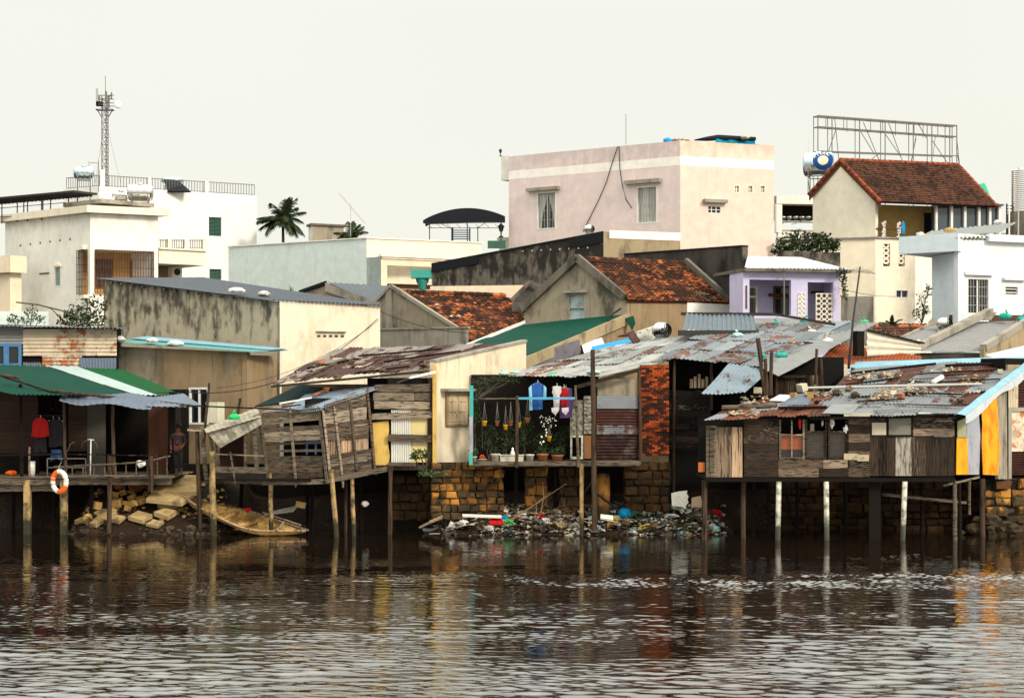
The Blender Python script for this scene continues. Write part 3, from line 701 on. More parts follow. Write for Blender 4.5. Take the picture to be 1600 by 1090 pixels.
t = thing('air_conditioner', 'small pale air conditioner under the cream terrace', 'air conditioner', w1.p(294, 430, -1.2)); mb = MB(); w1.box(mb, 286, 415, 301, 431, -1.58, -1.1); part('case', mb, M['cornice'], t)
mb = MB(); mb.lathe(w1.p(293, 423, -1.09), (*w1.n, 0), [(0,.17),(.03,.17),(.03,.01)], 16); part('fan', mb, M['dark_iron'], t)
# pergola on the flat roof
t = thing('rooftop_pergola', 'black steel pergola with a thin dark roof on the white corner house', 'pergola', P(40, 348, 91.5))
ff = F((-40, 93.5), (118, 89.2)); mb = MB(); zz = ff.z(60, 306); ff.boxu(mb, 0, ff.L, zz, zz+.10, -1.4, .1); part('roof', mb, M['dark_iron'], t)
mb = MB()
for px in (1, 8, 25, 36, 38, 41, 50, 63, 78, 92): u = ff.u(px); ff.boxu(mb, u-.02, u+.02, zt1-.1, zz, -.1 if px % 2 else -1.2, -.06 if px % 2 else -1.16)
for dz in (-.45, -.9): ff.boxu(mb, 0, ff.L-.8, zz+dz, zz+dz+.03, -.1, -.06); 
part('frame', mb, M['dark_iron'], t); mb = MB()
for i in range(26): u = ff.L*i/26; ff.boxu(mb, u, u+.04, zz-.08, zz, -1.3, .08)
part('rafters', mb, M['dark_iron'], t)
# tanks
tank('water_tank', 'large steel water tank lying on the cream cornice roof of the balcony house', P(219, 301, 91), 1.32, .82, R(8), zc1-.02+.05, cat='water tank')
tank('water_tank', 'smaller steel water tank behind the larger one on the balcony house', P(189, 305, 92.5), .9, .42, R(20), zc1+.03)
tank('water_tank', 'steel and blue water tank high on a tripod stand above the far left roofs', P(131, 270, 98), 1.1, .68, R(12), zt(318, 98), mat='steel_blue')
# telecom mast
Yt = 150; t = thing('telecom_mast', 'tall lattice telecom mast with antennas and a round dish, upper left sky', 'telecom mast', (Xo(164, Yt), Yt, 1.6))
mb = MB(); cx = Xo(164, Yt); q = .25; cs = [(cx-q, Yt), (cx+q, Yt), (cx, Yt+.43)]; zt_ = zt(150, Yt); z = 1.6
for x, y in cs: mb.beam((x, y, 1.6), (x, y, zt_), .07)
while z < zt_-.6:
    for i in range(3):
        a, c_ = cs[i], cs[(i+1) % 3]; mb.beam((*a, z), (*c_, z+.6), .03); mb.beam((*a, z), (*c_, z), .03)
    z += .6
part('lattice', mb, M['grey_iron'], t)
mb = MB(); mb.beam((cx, Yt+.15, zt_), (cx, Yt+.15, zt(118, Yt)), .04); zp = zt(172, Yt); part('spike', mb, M['grey_iron'], t)
mb = MB()
for s_ in (-1, 1):
    mb.beam((cx+s_*.25, Yt, zt(184,Yt)), (cx+s_*.62, Yt, zp), .06)
    mb.beam((cx-.65, Yt+s_*.35, zp), (cx+.65, Yt+s_*.35, zp), .07); mb.beam((cx+s_*.65, Yt-.35, zp), (cx+s_*.65, Yt+.35, zp), .07)
part('platform', mb, M['dark_iron'], t)
for x, y0, y1, w in ((153.5,140,166,.16), (157,150,162,.1), (167.5,144,164,.14), (172,150,170,.12), (176,146,156,.1)):
    mb = MB(); mb.box(Xo(x,Yt)-w/2, Xo(x,Yt)+w/2, Yt-.5, Yt-.38, zt(y1,Yt), zt(y0,Yt)); mb.beam((Xo(x,Yt), Yt-.4, zt((y0+y1)/2,Yt)), (cx, Yt, zt((y0+y1)/2,Yt)-.1), .05); part('antenna', mb, M['grey_iron' if w < .15 else 'galv_iron'], t)
mb = MB()
for py in (150, 156, 162, 167): mb.beam((cx-.6, Yt-.3, zt(py,Yt)), (cx+.8, Yt-.3, zt(py,Yt)), .05)
mb.box(cx-.62, cx-.1, Yt-.5, Yt-.2, zt(167,Yt), zt(160,Yt)); part('antenna_arm', mb, M['dark_iron'], t)
mb = MB(True); mb.lathe(P(184, 164, Yt-.4), (.45,-.9,.1), [(0,.01),(0,.27),(.05,.3),(.12,.3),(.16,.22),(.18,.01)], 20); part('dish', mb, M['white_paint'], t)
mb = MB()
for x in (147, 187): mb.beam((cx, Yt, zt(185,Yt)), (Xo(x,Yt), Yt+.4, zt(285,Yt)), .018)
part('guy_wire', mb, M['grey_iron'], t)
# thin antenna on the left roof
mb = MB(); mb.beam(P(154, 250, 99), P(154, 300, 99), .03); mb.beam(P(140, 254, 99), P(154, 255, 99), .03); mb.beam(P(139, 252, 99), P(139, 262, 99), .02)
solo('television_antenna', mb, M['grey_iron'], 'thin bent antenna beside the blue topped tank on the far left roof', 'antenna')

# light blue building with cream front
Y0 = 96; zp = zt(372.5, Y0); b = Bld('pale_blue_house', 'long pale blue building with a cream front and flat parapet, left of centre', 'building',
        [(357, 101.8), (573, Y0), (752, 99.1)], 1.6, [zp]*3, th=.25)
b.walls(['blue_plaster', 'cornice', 'cornice', 'blue_plaster']); b.roof('light_coping', dz=-.5)
mb = MB(); c3 = inner_poly(b.pl, -.06); i3 = inner_poly(b.pl, .3)
for i in range(4):
    j = (i+1) % 4; mb.hexa([(*c3[i], zp), (*c3[j], zp), (*i3[j], zp), (*i3[i], zp)], [(*c3[i], zp+.06), (*c3[j], zp+.06), (*i3[j], zp+.06), (*i3[i], zp+.06)])
part('coping', mb, M['white_plaster'], b.o)
a2 = b.f[0].pt(b.f[0].L+.97, 0).to_2d(); f2 = F(a2, Vector((Xo(752, 98.4), 98.4))); z2 = zt(401, a2.y)
inn = [a2, f2.b, f2.b-f2.n*.25, a2-f2.n*.25]; ops = [f2.rect(605, 416, 690, 442), f2.rect(605, 444, 690, 452)]
mb = MB(); wall_edge(mb, f2, inn[3], inn[2], 1.6, [(0, z2), (f2.L, z2)], ops, .25); part('lower_front_wall', mb, M['cream_plaster'], b.o)
mb = MB(); mb.hexa([(*a2, 1.6), (*(a2-f2.n*.25), 1.6), (*b.f[0].b, 1.6), (*(b.f[0].b-b.f[0].d*.001), 1.6)], [(*a2, z2), (*(a2-f2.n*.25), z2), (*b.f[0].b, z2), (*(b.f[0].b-b.f[0].d*.001), z2)])
ff = F(b.f[0].b, a2); ff.boxu(mb, 0, ff.L, 1.6, z2, -.2, .0); part('wall', mb, M['blue_plaster'], b.o)
mb = MB(); f2.boxu(mb, -.05, f2.L, z2, z2+.07, -.3, .12); f2.boxu(mb, .03, f2.L, z2+.07, z2+.16, -.3, .04); f2.boxu(mb, .03, f2.L, z2-.1, z2-.003, .003, .06); part('cornice', mb, M['cornice'], b.o)
f3 = f2.back(-.9); mb = MB(); f3.boxu(mb, 0, f2.L, 1.6, z2-.1, -.1, 0); part('inner_wall', mb, M['cream_plaster'], b.o)
mb = MB(); r = ops[1]; f2.boxu(mb, r[0]-.1, r[1], r[2], r[3]+.02, -.6, -.3); part('shade_slats', mb, M['shutter_brown'], b.o)
# turquoise basin on a column
t = thing('turquoise_column', 'turquoise concrete column with a boxy top beside the dark concrete house', 'column', P(659, 470, 92))
mb = MB(); f4 = F((640, 92), (680, 92)); f4.box(mb, 642, 421, 676, 434, -.8, 0); part('top', mb, M['turquoise'], t)
mb = MB(True); mb.lathe(P(660, 480, 92.4), (0,0,1), [(0,.13),(.85,.13),(.9,.18),(1.1,.2),(1.25,.3),(1.42,.34)], 16); part('shaft', mb, M['turquoise'], t)
# things behind the pale blue roof
b2 = Bld('brown_roof_hut', 'rusty brown roof room between the two palms', 'building', [(482, 112), (488, 111), (537, 112)], 1.6, [zt(352,111)]*3)
b2.walls(['white_plaster', 'gable_concrete', 'gable_concrete']); b2.roof('coping', dz=0, grow=.12)
palm('palm_tree', 'larger palm tree with ragged fronds above the pale blue roof', 442, 346, 108, 1.6, 1.55, 34)
palm('palm_tree', 'smaller palm tree showing only its top behind the pale blue roof', 549, 374, 107, 1.6, 1.2, 26)
t = thing('agave_plant', 'small spiky plant behind the bluish shed roof, left of centre', 'plant', P(455, 462, 90)); mb = MB()
for i in range(16):
    a = U(0, 6.3); e = U(.4, 1.4); c_ = P(455, 460, 90); d = Vector((math.cos(a)*math.cos(e), math.sin(a)*math.cos(e), math.sin(e))); s_ = Vector((-math.sin(a), math.cos(a), 0))*.03; L_ = U(.4,.6)
    mb.add([c_-s_, c_+s_, c_+d*L_], [(0,1,2)])
part('leaves', mb, M['leaf_light'], t)
mb = MB(); mb.beam(P(548, 318, 106), P(548, 372, 106), .03); mb.beam(P(530, 302, 106), P(571, 350, 106), .025)
for i in range(14):
    p = P(530+i*3, 302+i*3.5, 106); mb.beam(p+Vector((.13,-.2,-.05)), p-Vector((.13,-.2,-.05)), .012)
solo('yagi_antenna', mb, M['galv_iron'], 'slanted comb shaped television antenna above the smaller palm', 'antenna')
# black barrel canopy
Yc = 101; t = thing('barrel_canopy', 'black curved fabric canopy on thin posts on the pale blue roof', 'canopy', P(725, 380, Yc))
mb = MB()
def cn(u, v):
    px = 661+128*u; h = 348-23*math.sin(math.pi*min(1, (u*.86+.03)))**.75; p = P(px, h, Yc); return p+Vector((0, 3.2*v, .1*math.sin(math.pi*v)))
mb.grid(cn, 24, 6); mb.grid(lambda u, v: cn(u, v)-Vector((0,0,.07)), 24, 6); 
mb.slab([P(661, 349, Yc-.02)]+[cn(i/24, 0)-Vector((0,.02,0)) for i in range(25)]+[P(789, 348, Yc-.02)], .03, Vector((0,-1,0))); part('fabric', mb, M['canopy_black'], t)
mb = MB()
for px, dy in ((671, .1), (730, .1), (745, 3), (783, .1), (705, 3)): mb.beam(P(px, 347, Yc)+Vector((0,dy,0)), P(px, 384, Yc)+Vector((0,dy,0)), .05)
mb.beam(P(665, 350, Yc), P(788, 346, Yc), .05); mb.beam(P(668, 356, Yc), P(780, 356, Yc), .03); mb.beam(P(690, 350, Yc), P(705, 357, Yc), .03); mb.beam(P(760, 347, Yc), P(745, 357, Yc), .03)
for i in range(8): mb.beam(P(668+i*15, 350, Yc), P(675+i*15, 356, Yc), .02)
part('frame', mb, M['dark_iron'], t)
mb = MB(); f5 = F((760, 100.5), (792, 100.5)); f5.box(mb, 762, 376, 790, 388, -.1, 0); solo('green_sign_board', mb, M['shutter_green'], 'dark green board at the roof edge under the black canopy', 'board')
mb = MB(); f5 = F((704, 103), (736, 103)); 
for i in range(5): f5.box(mb, 705, 359+i*3.4, 735, 360.4+i*3.4, -.04, 0)
f5.box(mb, 705, 356, 707, 380, -.04, .01); f5.box(mb, 733, 356, 735, 380, -.04, .01); solo('blue_bench', mb, M['frame_blue'], 'blue slatted bench back under the black canopy', 'bench')

# ============================================================ PINK HOUSE
Yp = 95; zk = zt(219.5, Yp)
b = Bld('pink_house', 'tall pale pink block house with a white band and blue tarpaulin on its roof', 'house', [(795, 101.5), (1063, Yp), (1209, 97.0)], 1.6, [zk]*3, th=.25)
f0, f1 = b.f[0], b.f[1]; O = b.o
for (x0, y0, x1, y1), sl, cu in (((839, 300, 869, 358), (826, 293, 875, 298), 1), ((995, 291, 1027, 349), (979, 281, 1034, 287), 0)):
    w = window(O, f0, x0, y0, x1, y1, pane='pane_dark' if cu else 'curtain', nv=1, nh=0, sill=sl, bars=7, hole=b.ops[0], inset=.12)
    if cu:
        for s_ in (0, 1):
            u0, u1, z0, z1 = f0.rect(x0, y0, x1, y1); um = (u0+u1)/2; mb = MB()
            e = u0+.07 if s_ == 0 else u1-.07; q = lambda u, z: f0.pt(u, z, -.14)
            mb.slab([q(e, z0+.1), q(e+(um-e)*.25, z0+.1), q(e+(um-e)*.4, z0+(z1-z0)*.4), q(um, z1-.08), q(e, z1-.08)], .01, Vector((*f0.n, 0))); part('curtain', mb, M['curtain'], w)
window(O, f1, 1105, 321, 1127, 334, nv=2, nh=1, fw=.05, sill=(1098, 312, 1134, 317), bars=0, hole=b.ops[1])
for x in (1147, 1168, 1187): window(O, f1, x, 289, x+9, 302, frame='cornice', pane='pane_pale', nv=1, nh=1, fw=.05, hole=b.ops[1])
b.walls(['pink_plaster', 'pink_sunlit', 'pink_sunlit', 'pink_plaster']); b.roof('light_coping', dz=-.6)
for f, m in ((f0, 0), (f1, 1)):
    mb = MB(); px = 1063; za, zb_ = zt(258, Yp), zt(244, Yp); f.boxu(mb, 0 if m else .0, f.L, za, zb_, 0.001, .004); part('painted_band', mb, M['band_paint'], O)
mb = MB(); f0.boxu(mb, -.6, -.003, f0.z(790, 281), f0.z(790, 243), -.9, -.1); part('corner_box', mb, M['white_plaster'], O)
fp = F((779, 102.5), (795, 102.3)); mb = MB(); fp.box(mb, 780, 374, 794, 400, -.5, 0); fp.box(mb, 777, 371, 797, 375, -.55, .05); solo('gate_pillar', mb, M['white_plaster'], 'short white pillar with a flat cap beside the pink house', 'pillar')
def lantern(label, px, py0, py1, Y):
    s_ = (py1-py0)*Y/FPX; c_ = P(px, py1, Y); t = thing('roof_lantern', label, 'lantern', c_, 'black roof lanterns')
    mb = MB(True); mb.lathe(c_, (0,0,1), [(0,s_*.16),(s_*.08,s_*.16),(s_*.1,s_*.05),(s_*.38,s_*.05),(s_*.42,s_*.12)], 10); part('base', mb, M['dark_iron'], t)
    mb = MB(); mb.lathe(c_, (0,0,1), [(s_*.42,s_*.12),(s_*.72,s_*.2),(s_*.74,s_*.26),(s_*.9,s_*.08),(s_,.01)], 6); part('lamp_head', mb, M['dark_iron'], t)
lantern('black lantern on the top left corner of the pink house', 782, 232, 244, 101.9); lantern('black lantern on the short white pillar under the black canopy', 783, 348, 371, 102.5)
mb = MB(); c_ = P(978, 226, 98); mb.beam(c_, P(978, 178, 98), .03); solo('roof_antenna', mb, M['grey_iron'], 'single thin rod antenna above the pink house roof', 'antenna')
# loose cables down the pink wall
for nm, pts in (('first', [(966,229),(958,252),(948,285),(935,315),(920,345),(912,362)]), ('second', [(968,229),(969,262),(973,290),(979,312),(988,325)])):
    mb = MB(True); mb.path([f0.p(x, y, .05) for x, y in pts], .022, 5); solo('loose_cable', mb, M['cable'], 'black cable running diagonally down the pink wall' if nm == 'first' else 'short curling cable hanging on the pink wall left of the right window', 'cable')
# blue tarpaulin on the parapet
Yq = 96.2; t = thing('blue_tarpaulin', 'blue tarpaulin bundled over the right end of the pink house parapet', 'tarpaulin', P(1130, 228, Yq))
mb = MB(True); mb.grid(lambda u, v: P(1118+62*u, 215.5+13.5*v+(2*mnoise.noise(Vector((u*5, v*3, 1)))), Yq-.15+1.2*u-.25*math.sin(u*20)*.3+(.5*(1-v))), 24, 6); part('sheet', mb, M['blue_bright'] if 0 else surf('tarp_blue', (.0,.20,.30), [((0,.08,.14),(3,3,3),.45,.6,.8,0)], rough=.5), t)
mb = MB(True); mb.path([P(1085, 219, 96.3), P(1105, 217, 96.5), P(1122, 215, 96.6), P(1180, 217, 97.6)], [.03,.12,.15,.1], 8); part('rolled_edge', mb, M['canopy_black'], t)
mb = MB(True); mb.blob(P(1043, 220, 96.5), .28, .25, .16); solo('blue_drum', mb, M['blue_bright'], 'round blue bundle at the near corner of the pink roof', 'bundle')
for px, py in ((1057, 219), (1070, 219), (1124, 214), (1164, 215)):
    mb = MB(); mb.blob(P(px, py, 97), .25, .25, .1, .3); solo('roof_rubble', mb, M['rock_pale'], {1057:'pale rubble lump next to the round blue bundle', 1070:'pale rubble lump left of the blue tarpaulin', 1124:'brownish lump on the blue tarpaulin, near its left part', 1164:'pale slab lying on the right part of the blue tarpaulin'}[px], 'rubble')
mb = MB(); mb.beam(P(1178, 226, 97), P(1208, 229, 97.2), .04); solo('roof_pipe', mb, M['dark_iron'], 'thin dark pipe along the right edge of the pink roof', 'pipe')

# ============================================================ BILLBOARD FRAME, BACK BUILDING
Yw = 112
b = Bld('hidden_back_building', 'white building with an open dark roof porch, right of the pink house', 'building', [(1213, Yw), (1216, Yw-.5), (1600, 114)], 1.6, [zt(363, Yw)]*3)
b.walls('white_plaster'); b.roof('light_coping', dz=0)
ff = b.f[1]; mb = MB(); ff.box(mb, 1213, 306, 1222, 363, -.4, 0.02); ff.box(mb, 1213, 306, 1300, 319, -3, .05); ff.box(mb, 1290, 319, 1300, 363, -.4, .02); part('porch_frame', mb, M['white_plaster'], b.o)
mb = MB(); ff.box(mb, 1222, 319, 1290, 338, -3, -1.0); part('porch_shadow_fill', mb, M['dark'], b.o)  # black box painting in the porch's dark interior
mb = MB(); ff.box(mb, 1222, 345, 1290, 347, -.5, -.45); mb.beam(ff.p(1223, 350, -.4), ff.p(1240, 340, -.4), .04); mb.beam(ff.p(1240, 350, -.4), ff.p(1262, 342, -.4), .04); part('porch_rail', mb, M['grey_iron'], b.o)
t0 = None
for i in range(5):
    c_ = ff.p(1230+i*10, 341, -.9); mb = MB(True); mb.lathe(c_, (0,0,1), [(0,.01),(0,.12),(.1,.2),(.2,.22),(.2,.19)], 14)
    solo('steel_bowl', mb, M['steel'], 'upturned steel bowl in a row under the dark roof porch right of the pink house', 'bowl', 'steel bowls in the roof porch')
t = thing('billboard_frame', 'empty steel billboard frame above the tiled cream house', 'billboard frame', P(1385, 363, 121)); mb = MB()
A, B = (1278, 119), (1495, 123.5); bf = F(A, B)
zz = {}; 
def bl(px, dy=0, k=0):   # height of the frame's rails
    return bf.p(px, 181+(px-1278)*.072+dy, -k)
for k in (0, .5):
    mb.beam(bl(1278,0,k), bl(1495,0,k), .09); mb.beam(bl(1278,17,k), bl(1495,17,k), .07); mb.beam(bl(1278,55,k), bl(1495,47,k), .06)
    for px in (1278, 1300, 1343, 1383, 1427, 1456, 1484, 1495): mb.beam(bl(px,0,k), (bl(px,0,k).x, bl(px,0,k).y, zt(363,Yw)), .06 if k == 0 else .045)
for px in (1278, 1300, 1343, 1362, 1383, 1400, 1427, 1442, 1484, 1495): mb.beam(bl(px,0,0), bl(px,0,.5), .04); mb.beam(bl(px,17,0), bl(px,17,.5), .04)
for i, px in enumerate((1291, 1319, 1324, 1361, 1380, 1400, 1417, 1429, 1443, 1466)): mb.beam(bl(px,-2 if i % 2 else 2,.05), bl(px,16+3*(i % 3),.05), .04)
for a, ay, c_, cy in ((1304,0,1320,75),(1307,17,1300,60),(1345,20,1375,52),(1349,5,1382,60),(1384,22,1416,52),(1388,2,1422,68),(1424,62,1440,17),(1422,68,1440,22),(1456,25,1490,58),(1458,50,1470,17),(1434,0,1456,20),(1376,50,1366,63),(1495,20,1512,95),(1495,40,1515,95)):
    mb.beam(bl(a,ay), bl(c_,cy,.6), .035)
part('steelwork', mb, M['grey_iron'], t)
# big tank with blue ring emblem
t = tank('water_tank', 'big shiny water tank with a blue ring emblem beside the tiled cream roof', P(1279, 257, 103), 1.75, 1.34, R(-14), zt(306, 103), mat='steel_blue', ribs=2)
ax = Vector((math.cos(R(-14)), math.sin(R(-14)), 0)); cc = P(1279, 257, 103)
def ontank(a, h, r=.685):     # a: angle round the drum from front to top, h along
    s_ = Vector((-ax.y, ax.x, 0))*-1; return cc+ax*h+s_*r*math.cos(a)+Vector((0,0,1))*r*math.sin(a)
def ring(r0, r1, a0=0, a1=6.2832, n=40, lift=.688):
    mb = MB(True); mb.grid(lambda u, v: ontank(R(14)+(r0+(r1-r0)*v)*math.sin(a0+(a1-a0)*u)/.67, .30+(r0+(r1-r0)*v)*math.cos(a0+(a1-a0)*u), lift), n, 3); return mb
emb = part('emblem', ring(.30, .56), surf('emblem_blue', (.01,.06,.22), rough=.4, var=0), t)
part('emblem_centre', ring(.0, .27, lift=.69), M['cream_plaster'], emb)
LET = {'T': [((0,1),(1,1)), ((.5,1),(.5,0))], 'O': [((0,0),(0,1)),((0,1),(1,1)),((1,1),(1,0)),((1,0),(0,0))], 'A': [((0,0),(.5,1)),((.5,1),(1,0)),((.2,.4),(.8,.4))], 'N': [((0,0),(0,1)),((0,1),(1,0)),((1,0),(1,1))]}
mb = MB()
for i, ch in enumerate('TOAN'):
    for (xa, ya), (xb, yb) in LET[ch]:
        def lp(x, y): th_ = R(168-i*34)-x*R(24); rr = .35+.16*y; return ontank(R(14)+rr*math.sin(th_)/.67, .30+rr*math.cos(th_), .70)
        mb.beam(lp(xa, ya), lp(xb, yb), .042, .012)
part('lettering', mb, M['white_paint'], emb)
mb = MB(); mb.beam(P(1263, 222, 104), P(1263, 245, 104), .015); solo('lightning_rod', mb, M['galv_iron'], 'hair-thin rod above the big emblem tank', 'rod')

# ============================================================ TILED CREAM HOUSE
O = thing('tiled_cream_house', 'cream house with a mossy dark red tiled gable roof and an ochre balcony', 'house', P(1367, 500, 95))
g0 = F((1270, 97.6), (1368, 95)); zb = zt(371, 95)
mb = MB(); ra = g0.pt(g0.u(1312), g0.z(1312, 256)); ea, eb = g0.p(1270, 303), g0.p(1368, 313)
wall_edge(mb, g0, (g0.a-g0.n*.25), (g0.b-g0.n*.25), zb, [(0, ea.z), (g0.u(1312), ra.z), (g0.L, eb.z)], [], .25); part('gable_wall', mb, M['cream_gable'], O)
g1 = F((1368, 95), (1560, 97)); mb = MB(); gb = g1.back(-1.9); gb.boxu(mb, -.9, g1.L, zb-.4, g1.z(1400, 314), -.2, 0); part('ocher_wall', mb, M['ocher_wall'], O)
r = gb.rect(1444, 333, 1460, 372); mb = MB(); gb.boxu(mb, r[0], r[1], zb-.1, r[3], .003, .03); part('door', mb, M['pane_dark'], O)
mb = MB()   # glazed gallery
for px in (1461, 1485, 1506, 1528, 1545, 1560): u = g1.u(px); g1.boxu(mb, u, u+.13, g1.z(px,366), g1.z(px,317), -.12, .05)
u = g1.u(1461); part('gallery_post', mb, M['white_paint'], O)
mb = MB(); g1.box(mb, 1461, 317, 1562, 370, -.4, -.14); part('gallery_glass', mb, M['pane_pale'] if 0 else surf('gallery_glass', (.05,.07,.08), rough=.12, spec=.6, var=0), O)
mb = MB(); g1.boxu(mb, 0, g1.L+.2, g1.z(1400,317), g1.z(1400,314), -.1, .2); part('gutter', mb, M['tin_slate'], O)
# roof
rn, rf_, en, ef = P(1313, 250, 96.4), P(1497, 258, 98.8), P(1376, 315, 94.2), P(1557, 322, 96.6); el = P(1264, 304, 97.6); elf = el+(rf_-rn)
mb = MB(); tiles(mb, en, ef, rf_, rn, 46, 22); mb.slab([en, ef, rf_, rn], .1, (ef-en).cross(rn-en).normalized()); tiles(mb, elf, el, rn, rf_, 30, 22); mb.slab([el, rn, rf_, elf][::-1], .1, Vector((-.4,0,1)).normalized())
part('roof', mb, M['tile_dark'], O)
mb = MB(True); ridge_tiles(mb, rn, rf_, .12); ridge_tiles(mb, en, rn, .11); ridge_tiles(mb, ef, rf_, .11); ridge_tiles(mb, el, rn, .11); part('ridge_tiles', mb, M['tile_ridge'], O)
mb = MB(); dn = Vector((0,0,-.16)); mb.slab([en+dn*.6, rn+dn*.6, rn+dn*2, en+dn*2], .05, Vector((*g0.n,0))); mb.slab([el+dn*.6, rn+dn*.6, rn+dn*2, el+dn*2], .05, Vector((*g0.n,0))); part('bargeboard', mb, M['brown_iron'], O)
# lower storeys
lo = F((1212, 96.5), (1368, 94.6)); lo2 = F((1368, 94.6), (1430, 95.4)); mb = MB(); zl = lo.z(1367, 372)
for q, zz_ in ((lo, zl), (lo2, zl)):
    ops = []
    if q is lo2: ops = [q.rect(1380, 381, 1391, 416), q.rect(1404, 379, 1414, 416), q.rect(1399, 452, 1420, 466)]
    wall_edge(mb, q, q.a-q.n*.25, q.b-q.n*.25, 1.6, [(0, zz_), (q.L, zz_)], ops, .25)
part('lower_wall', mb, M['cream_lower'], O)
mb = MB(); lo.boxu(mb, 0, lo.L+.1, zl, zl+.07, -2, .1); lo2.boxu(mb, .1, lo2.L, zl, zl+.07, -2.5, .1); part('ledge', mb, M['light_coping'], O)
for x0, x1 in ((1380, 1391), (1404, 1414)):
    mb = MB()
    for j in range(4):
        yy = 383+j*8.2
        for k in range(8):
            a = k*.785; mb.beam(lo2.p(x0+(x1-x0)/2+4*math.cos(a), yy+3.6*math.sin(a), -.08), lo2.p(x0+(x1-x0)/2+4*math.cos(a+.785), yy+3.6*math.sin(a+.785), -.08), .05, .1)
    part('vent_block', mb, M['cornice'], O)
    bk_ = MB(); lo2.box(bk_, x0, 379, x1, 416, -.3, -.26); part('vent_shade', bk_, M['coping'], O)
window(O, lo2, 1399, 452, 1420, 466, nv=1)
mb = MB(); 
for yy in (357, 371): g1.box(mb, 1368, yy, 1400, yy+1.6, -.1, .0)
g1.boxu(mb, 0.02, g1.u(1462), g1.z(1380, 373), g1.z(1380, 370.5), -1.9, .06); part('balcony_rail', mb, M['brown_iron'], O)
cg = F((1368, 94.8), (1430, 95.6)); mb = MB(True); mb.blob(cg.p(1411, 357, .02), .16, .06, .40, .1); solo('hanging_blue_cloth', mb, surf('cloth_azure', (.02,.25,.5), rough=.8), 'bright blue cloth hanging in the ochre balcony', 'cloth')
t = thing('climbing_white_plant', 'whitish dried climbing plant beside the ochre balcony corner', 'plant', P(1382, 372, 95)); mb = MB(); 
for px in (1380, 1404):
    for i in range(26): p = cg.p(px+U(-2.5,2.5), 346+U(0, 27), .05); mb.obox(p, Matrix.Rotation(U(0,3), 3, 'Y'), .05, .03, .12)
part('leaves', mb, M['white_bag'], t)
mb = MB(True); mb.grid(lambda u, v: P(1529+12*u+10*v, 285+4*u+26*v+2*math.sin(u*7), 100+u), 8, 8); solo('green_tarpaulin', mb, surf('tarp_green', (.01,.40,.24), rough=.5), 'green tarpaulin peeking out behind the right slope of the tiled roof', 'tarpaulin')
# vertical corrugated tank at the right edge
t = thing('upright_water_tank', 'upright ribbed steel water tank on a concrete base at the right edge', 'water tank', P(1597, 372, 90)); mb = MB(True)
c_ = P(1598, 332, 91); pr = []
for i in range(22): pr += [(i*.095, .52), (i*.095+.03, .54), (i*.095+.06, .54), (i*.095+.09, .52)]
mb.lathe(c_, (0,0,1), pr+[(2.12,.4),(2.2,.1),(2.22,.01)], 28); part('body', mb, M['steel'], t); mb = MB(); mb.box(c_.x-.6, c_.x+.6, c_.y-.6, c_.y+.6, c_.z-1.6, c_.z-.02); part('base', mb, M['coping'], t)
for i in range(2):
    mb = MB(); mb.beam(P((1591, 1577)[i], 375, 88), P((1592, 1577)[i], (262, 300)[i], 88), .06); solo('steel_pole', mb, M['galv_iron' if i == 0 else 'white_paint'], ('bare steel pole in front of the upright ribbed tank', 'thin white roof pole just left of the upright ribbed tank')[i], 'pole')
mb = MB()
for i in range(9): mb.beam(P(1573, 321+i*5, 91), P(1586, 322+i*5, 91), .05)
mb.beam(P(1573, 318, 91), P(1573, 372, 91), .06); mb.beam(P(1586, 318, 91), P(1586, 372, 91), .06); solo('black_rack', mb, M['dark_iron'], 'dark ladder-like rack between the glazed gallery and the ribbed tank', 'rack')

# ============================================================ WHITE AND BLUE HOUSE, RIGHT
O = thing('pale_blue_white_house', 'pale blue and white flat-roofed house at the right edge', 'house', P(1500, 560, 78))
wf = F((1497, 77), (1660, 79.5)); ops = [wf.rect(1511, 434, 1546, 491), wf.rect(1569, 446, 1592, 462)]; mb = MB(); zz = wf.z(1500, 374)
wall_edge(mb, wf, wf.a-wf.n*.25, wf.b-wf.n*.25, 1.6, [(0, zz), (wf.L, zz)], ops, .25); part('wall', mb, M['white_blue'], O)
window(O, wf, 1511, 434, 1546, 491, bars=8, nv=1); window(O, wf, 1569, 446, 1592, 462, nv=0, nh=2)
mb = MB(); wf.box(mb, 1505, 425, 1550, 430, .003, .16); part('awning', mb, M['white_blue'], O); mb = MB(); wf.box(mb, 1566, 434, 1600, 438, .003, .16); part('awning', mb, M['white_blue'], O)
wl_ = F((1456, 79.5), (1497, 77)); mb = MB(); wl_.boxu(mb, 0, wl_.L-.003, 1.6, wl_.z(1476, 397), -.3, 0); part('side_pillar', mb, M['skyblue_plaster'], O)
cf = F((1405, 78.6), (1497.3, 76.8)); mb = MB(); cf.boxu(mb, 0, cf.L, cf.z(1405,397), cf.z(1405,370), -3.2, .02); part('canopy_slab', mb, M['skyblue_plaster'], O)
cb = cf.back(-2.4); mb = MB(); cb.boxu(mb, .4, cf.L, 1.6, cf.z(1405,398), -.2, 0); part('recess_wall', mb, M['skyblue_plaster'], O)
mb = MB(); cf.boxu(mb, .45, .7, 1.6, cf.z(1405,398), -2.4, -2.1); part('corner_post', mb, M['skyblue_plaster'], O)
mb = MB(); wf.boxu(mb, 0, wf.L, zz+.003, zz+.1, -3, .0); part('roof', mb, M['light_coping'], O)
mb = MB(); wf.box(mb, 1540, 368, 1620, 379, .003, .25); part('gutter', mb, M['white_blue'], O)
mb = MB(); mb.corr(wf.p(1490, 372, .15), wf.p(1542, 370, .15), wf.p(1552, 362, -1.5), wf.p(1500, 366, -1.5), .2, .05); solo('wavy_roof_sheet', mb, M['white_bag'], 'pale wavy sheet lying on the white house roof edge', 'roof sheet')
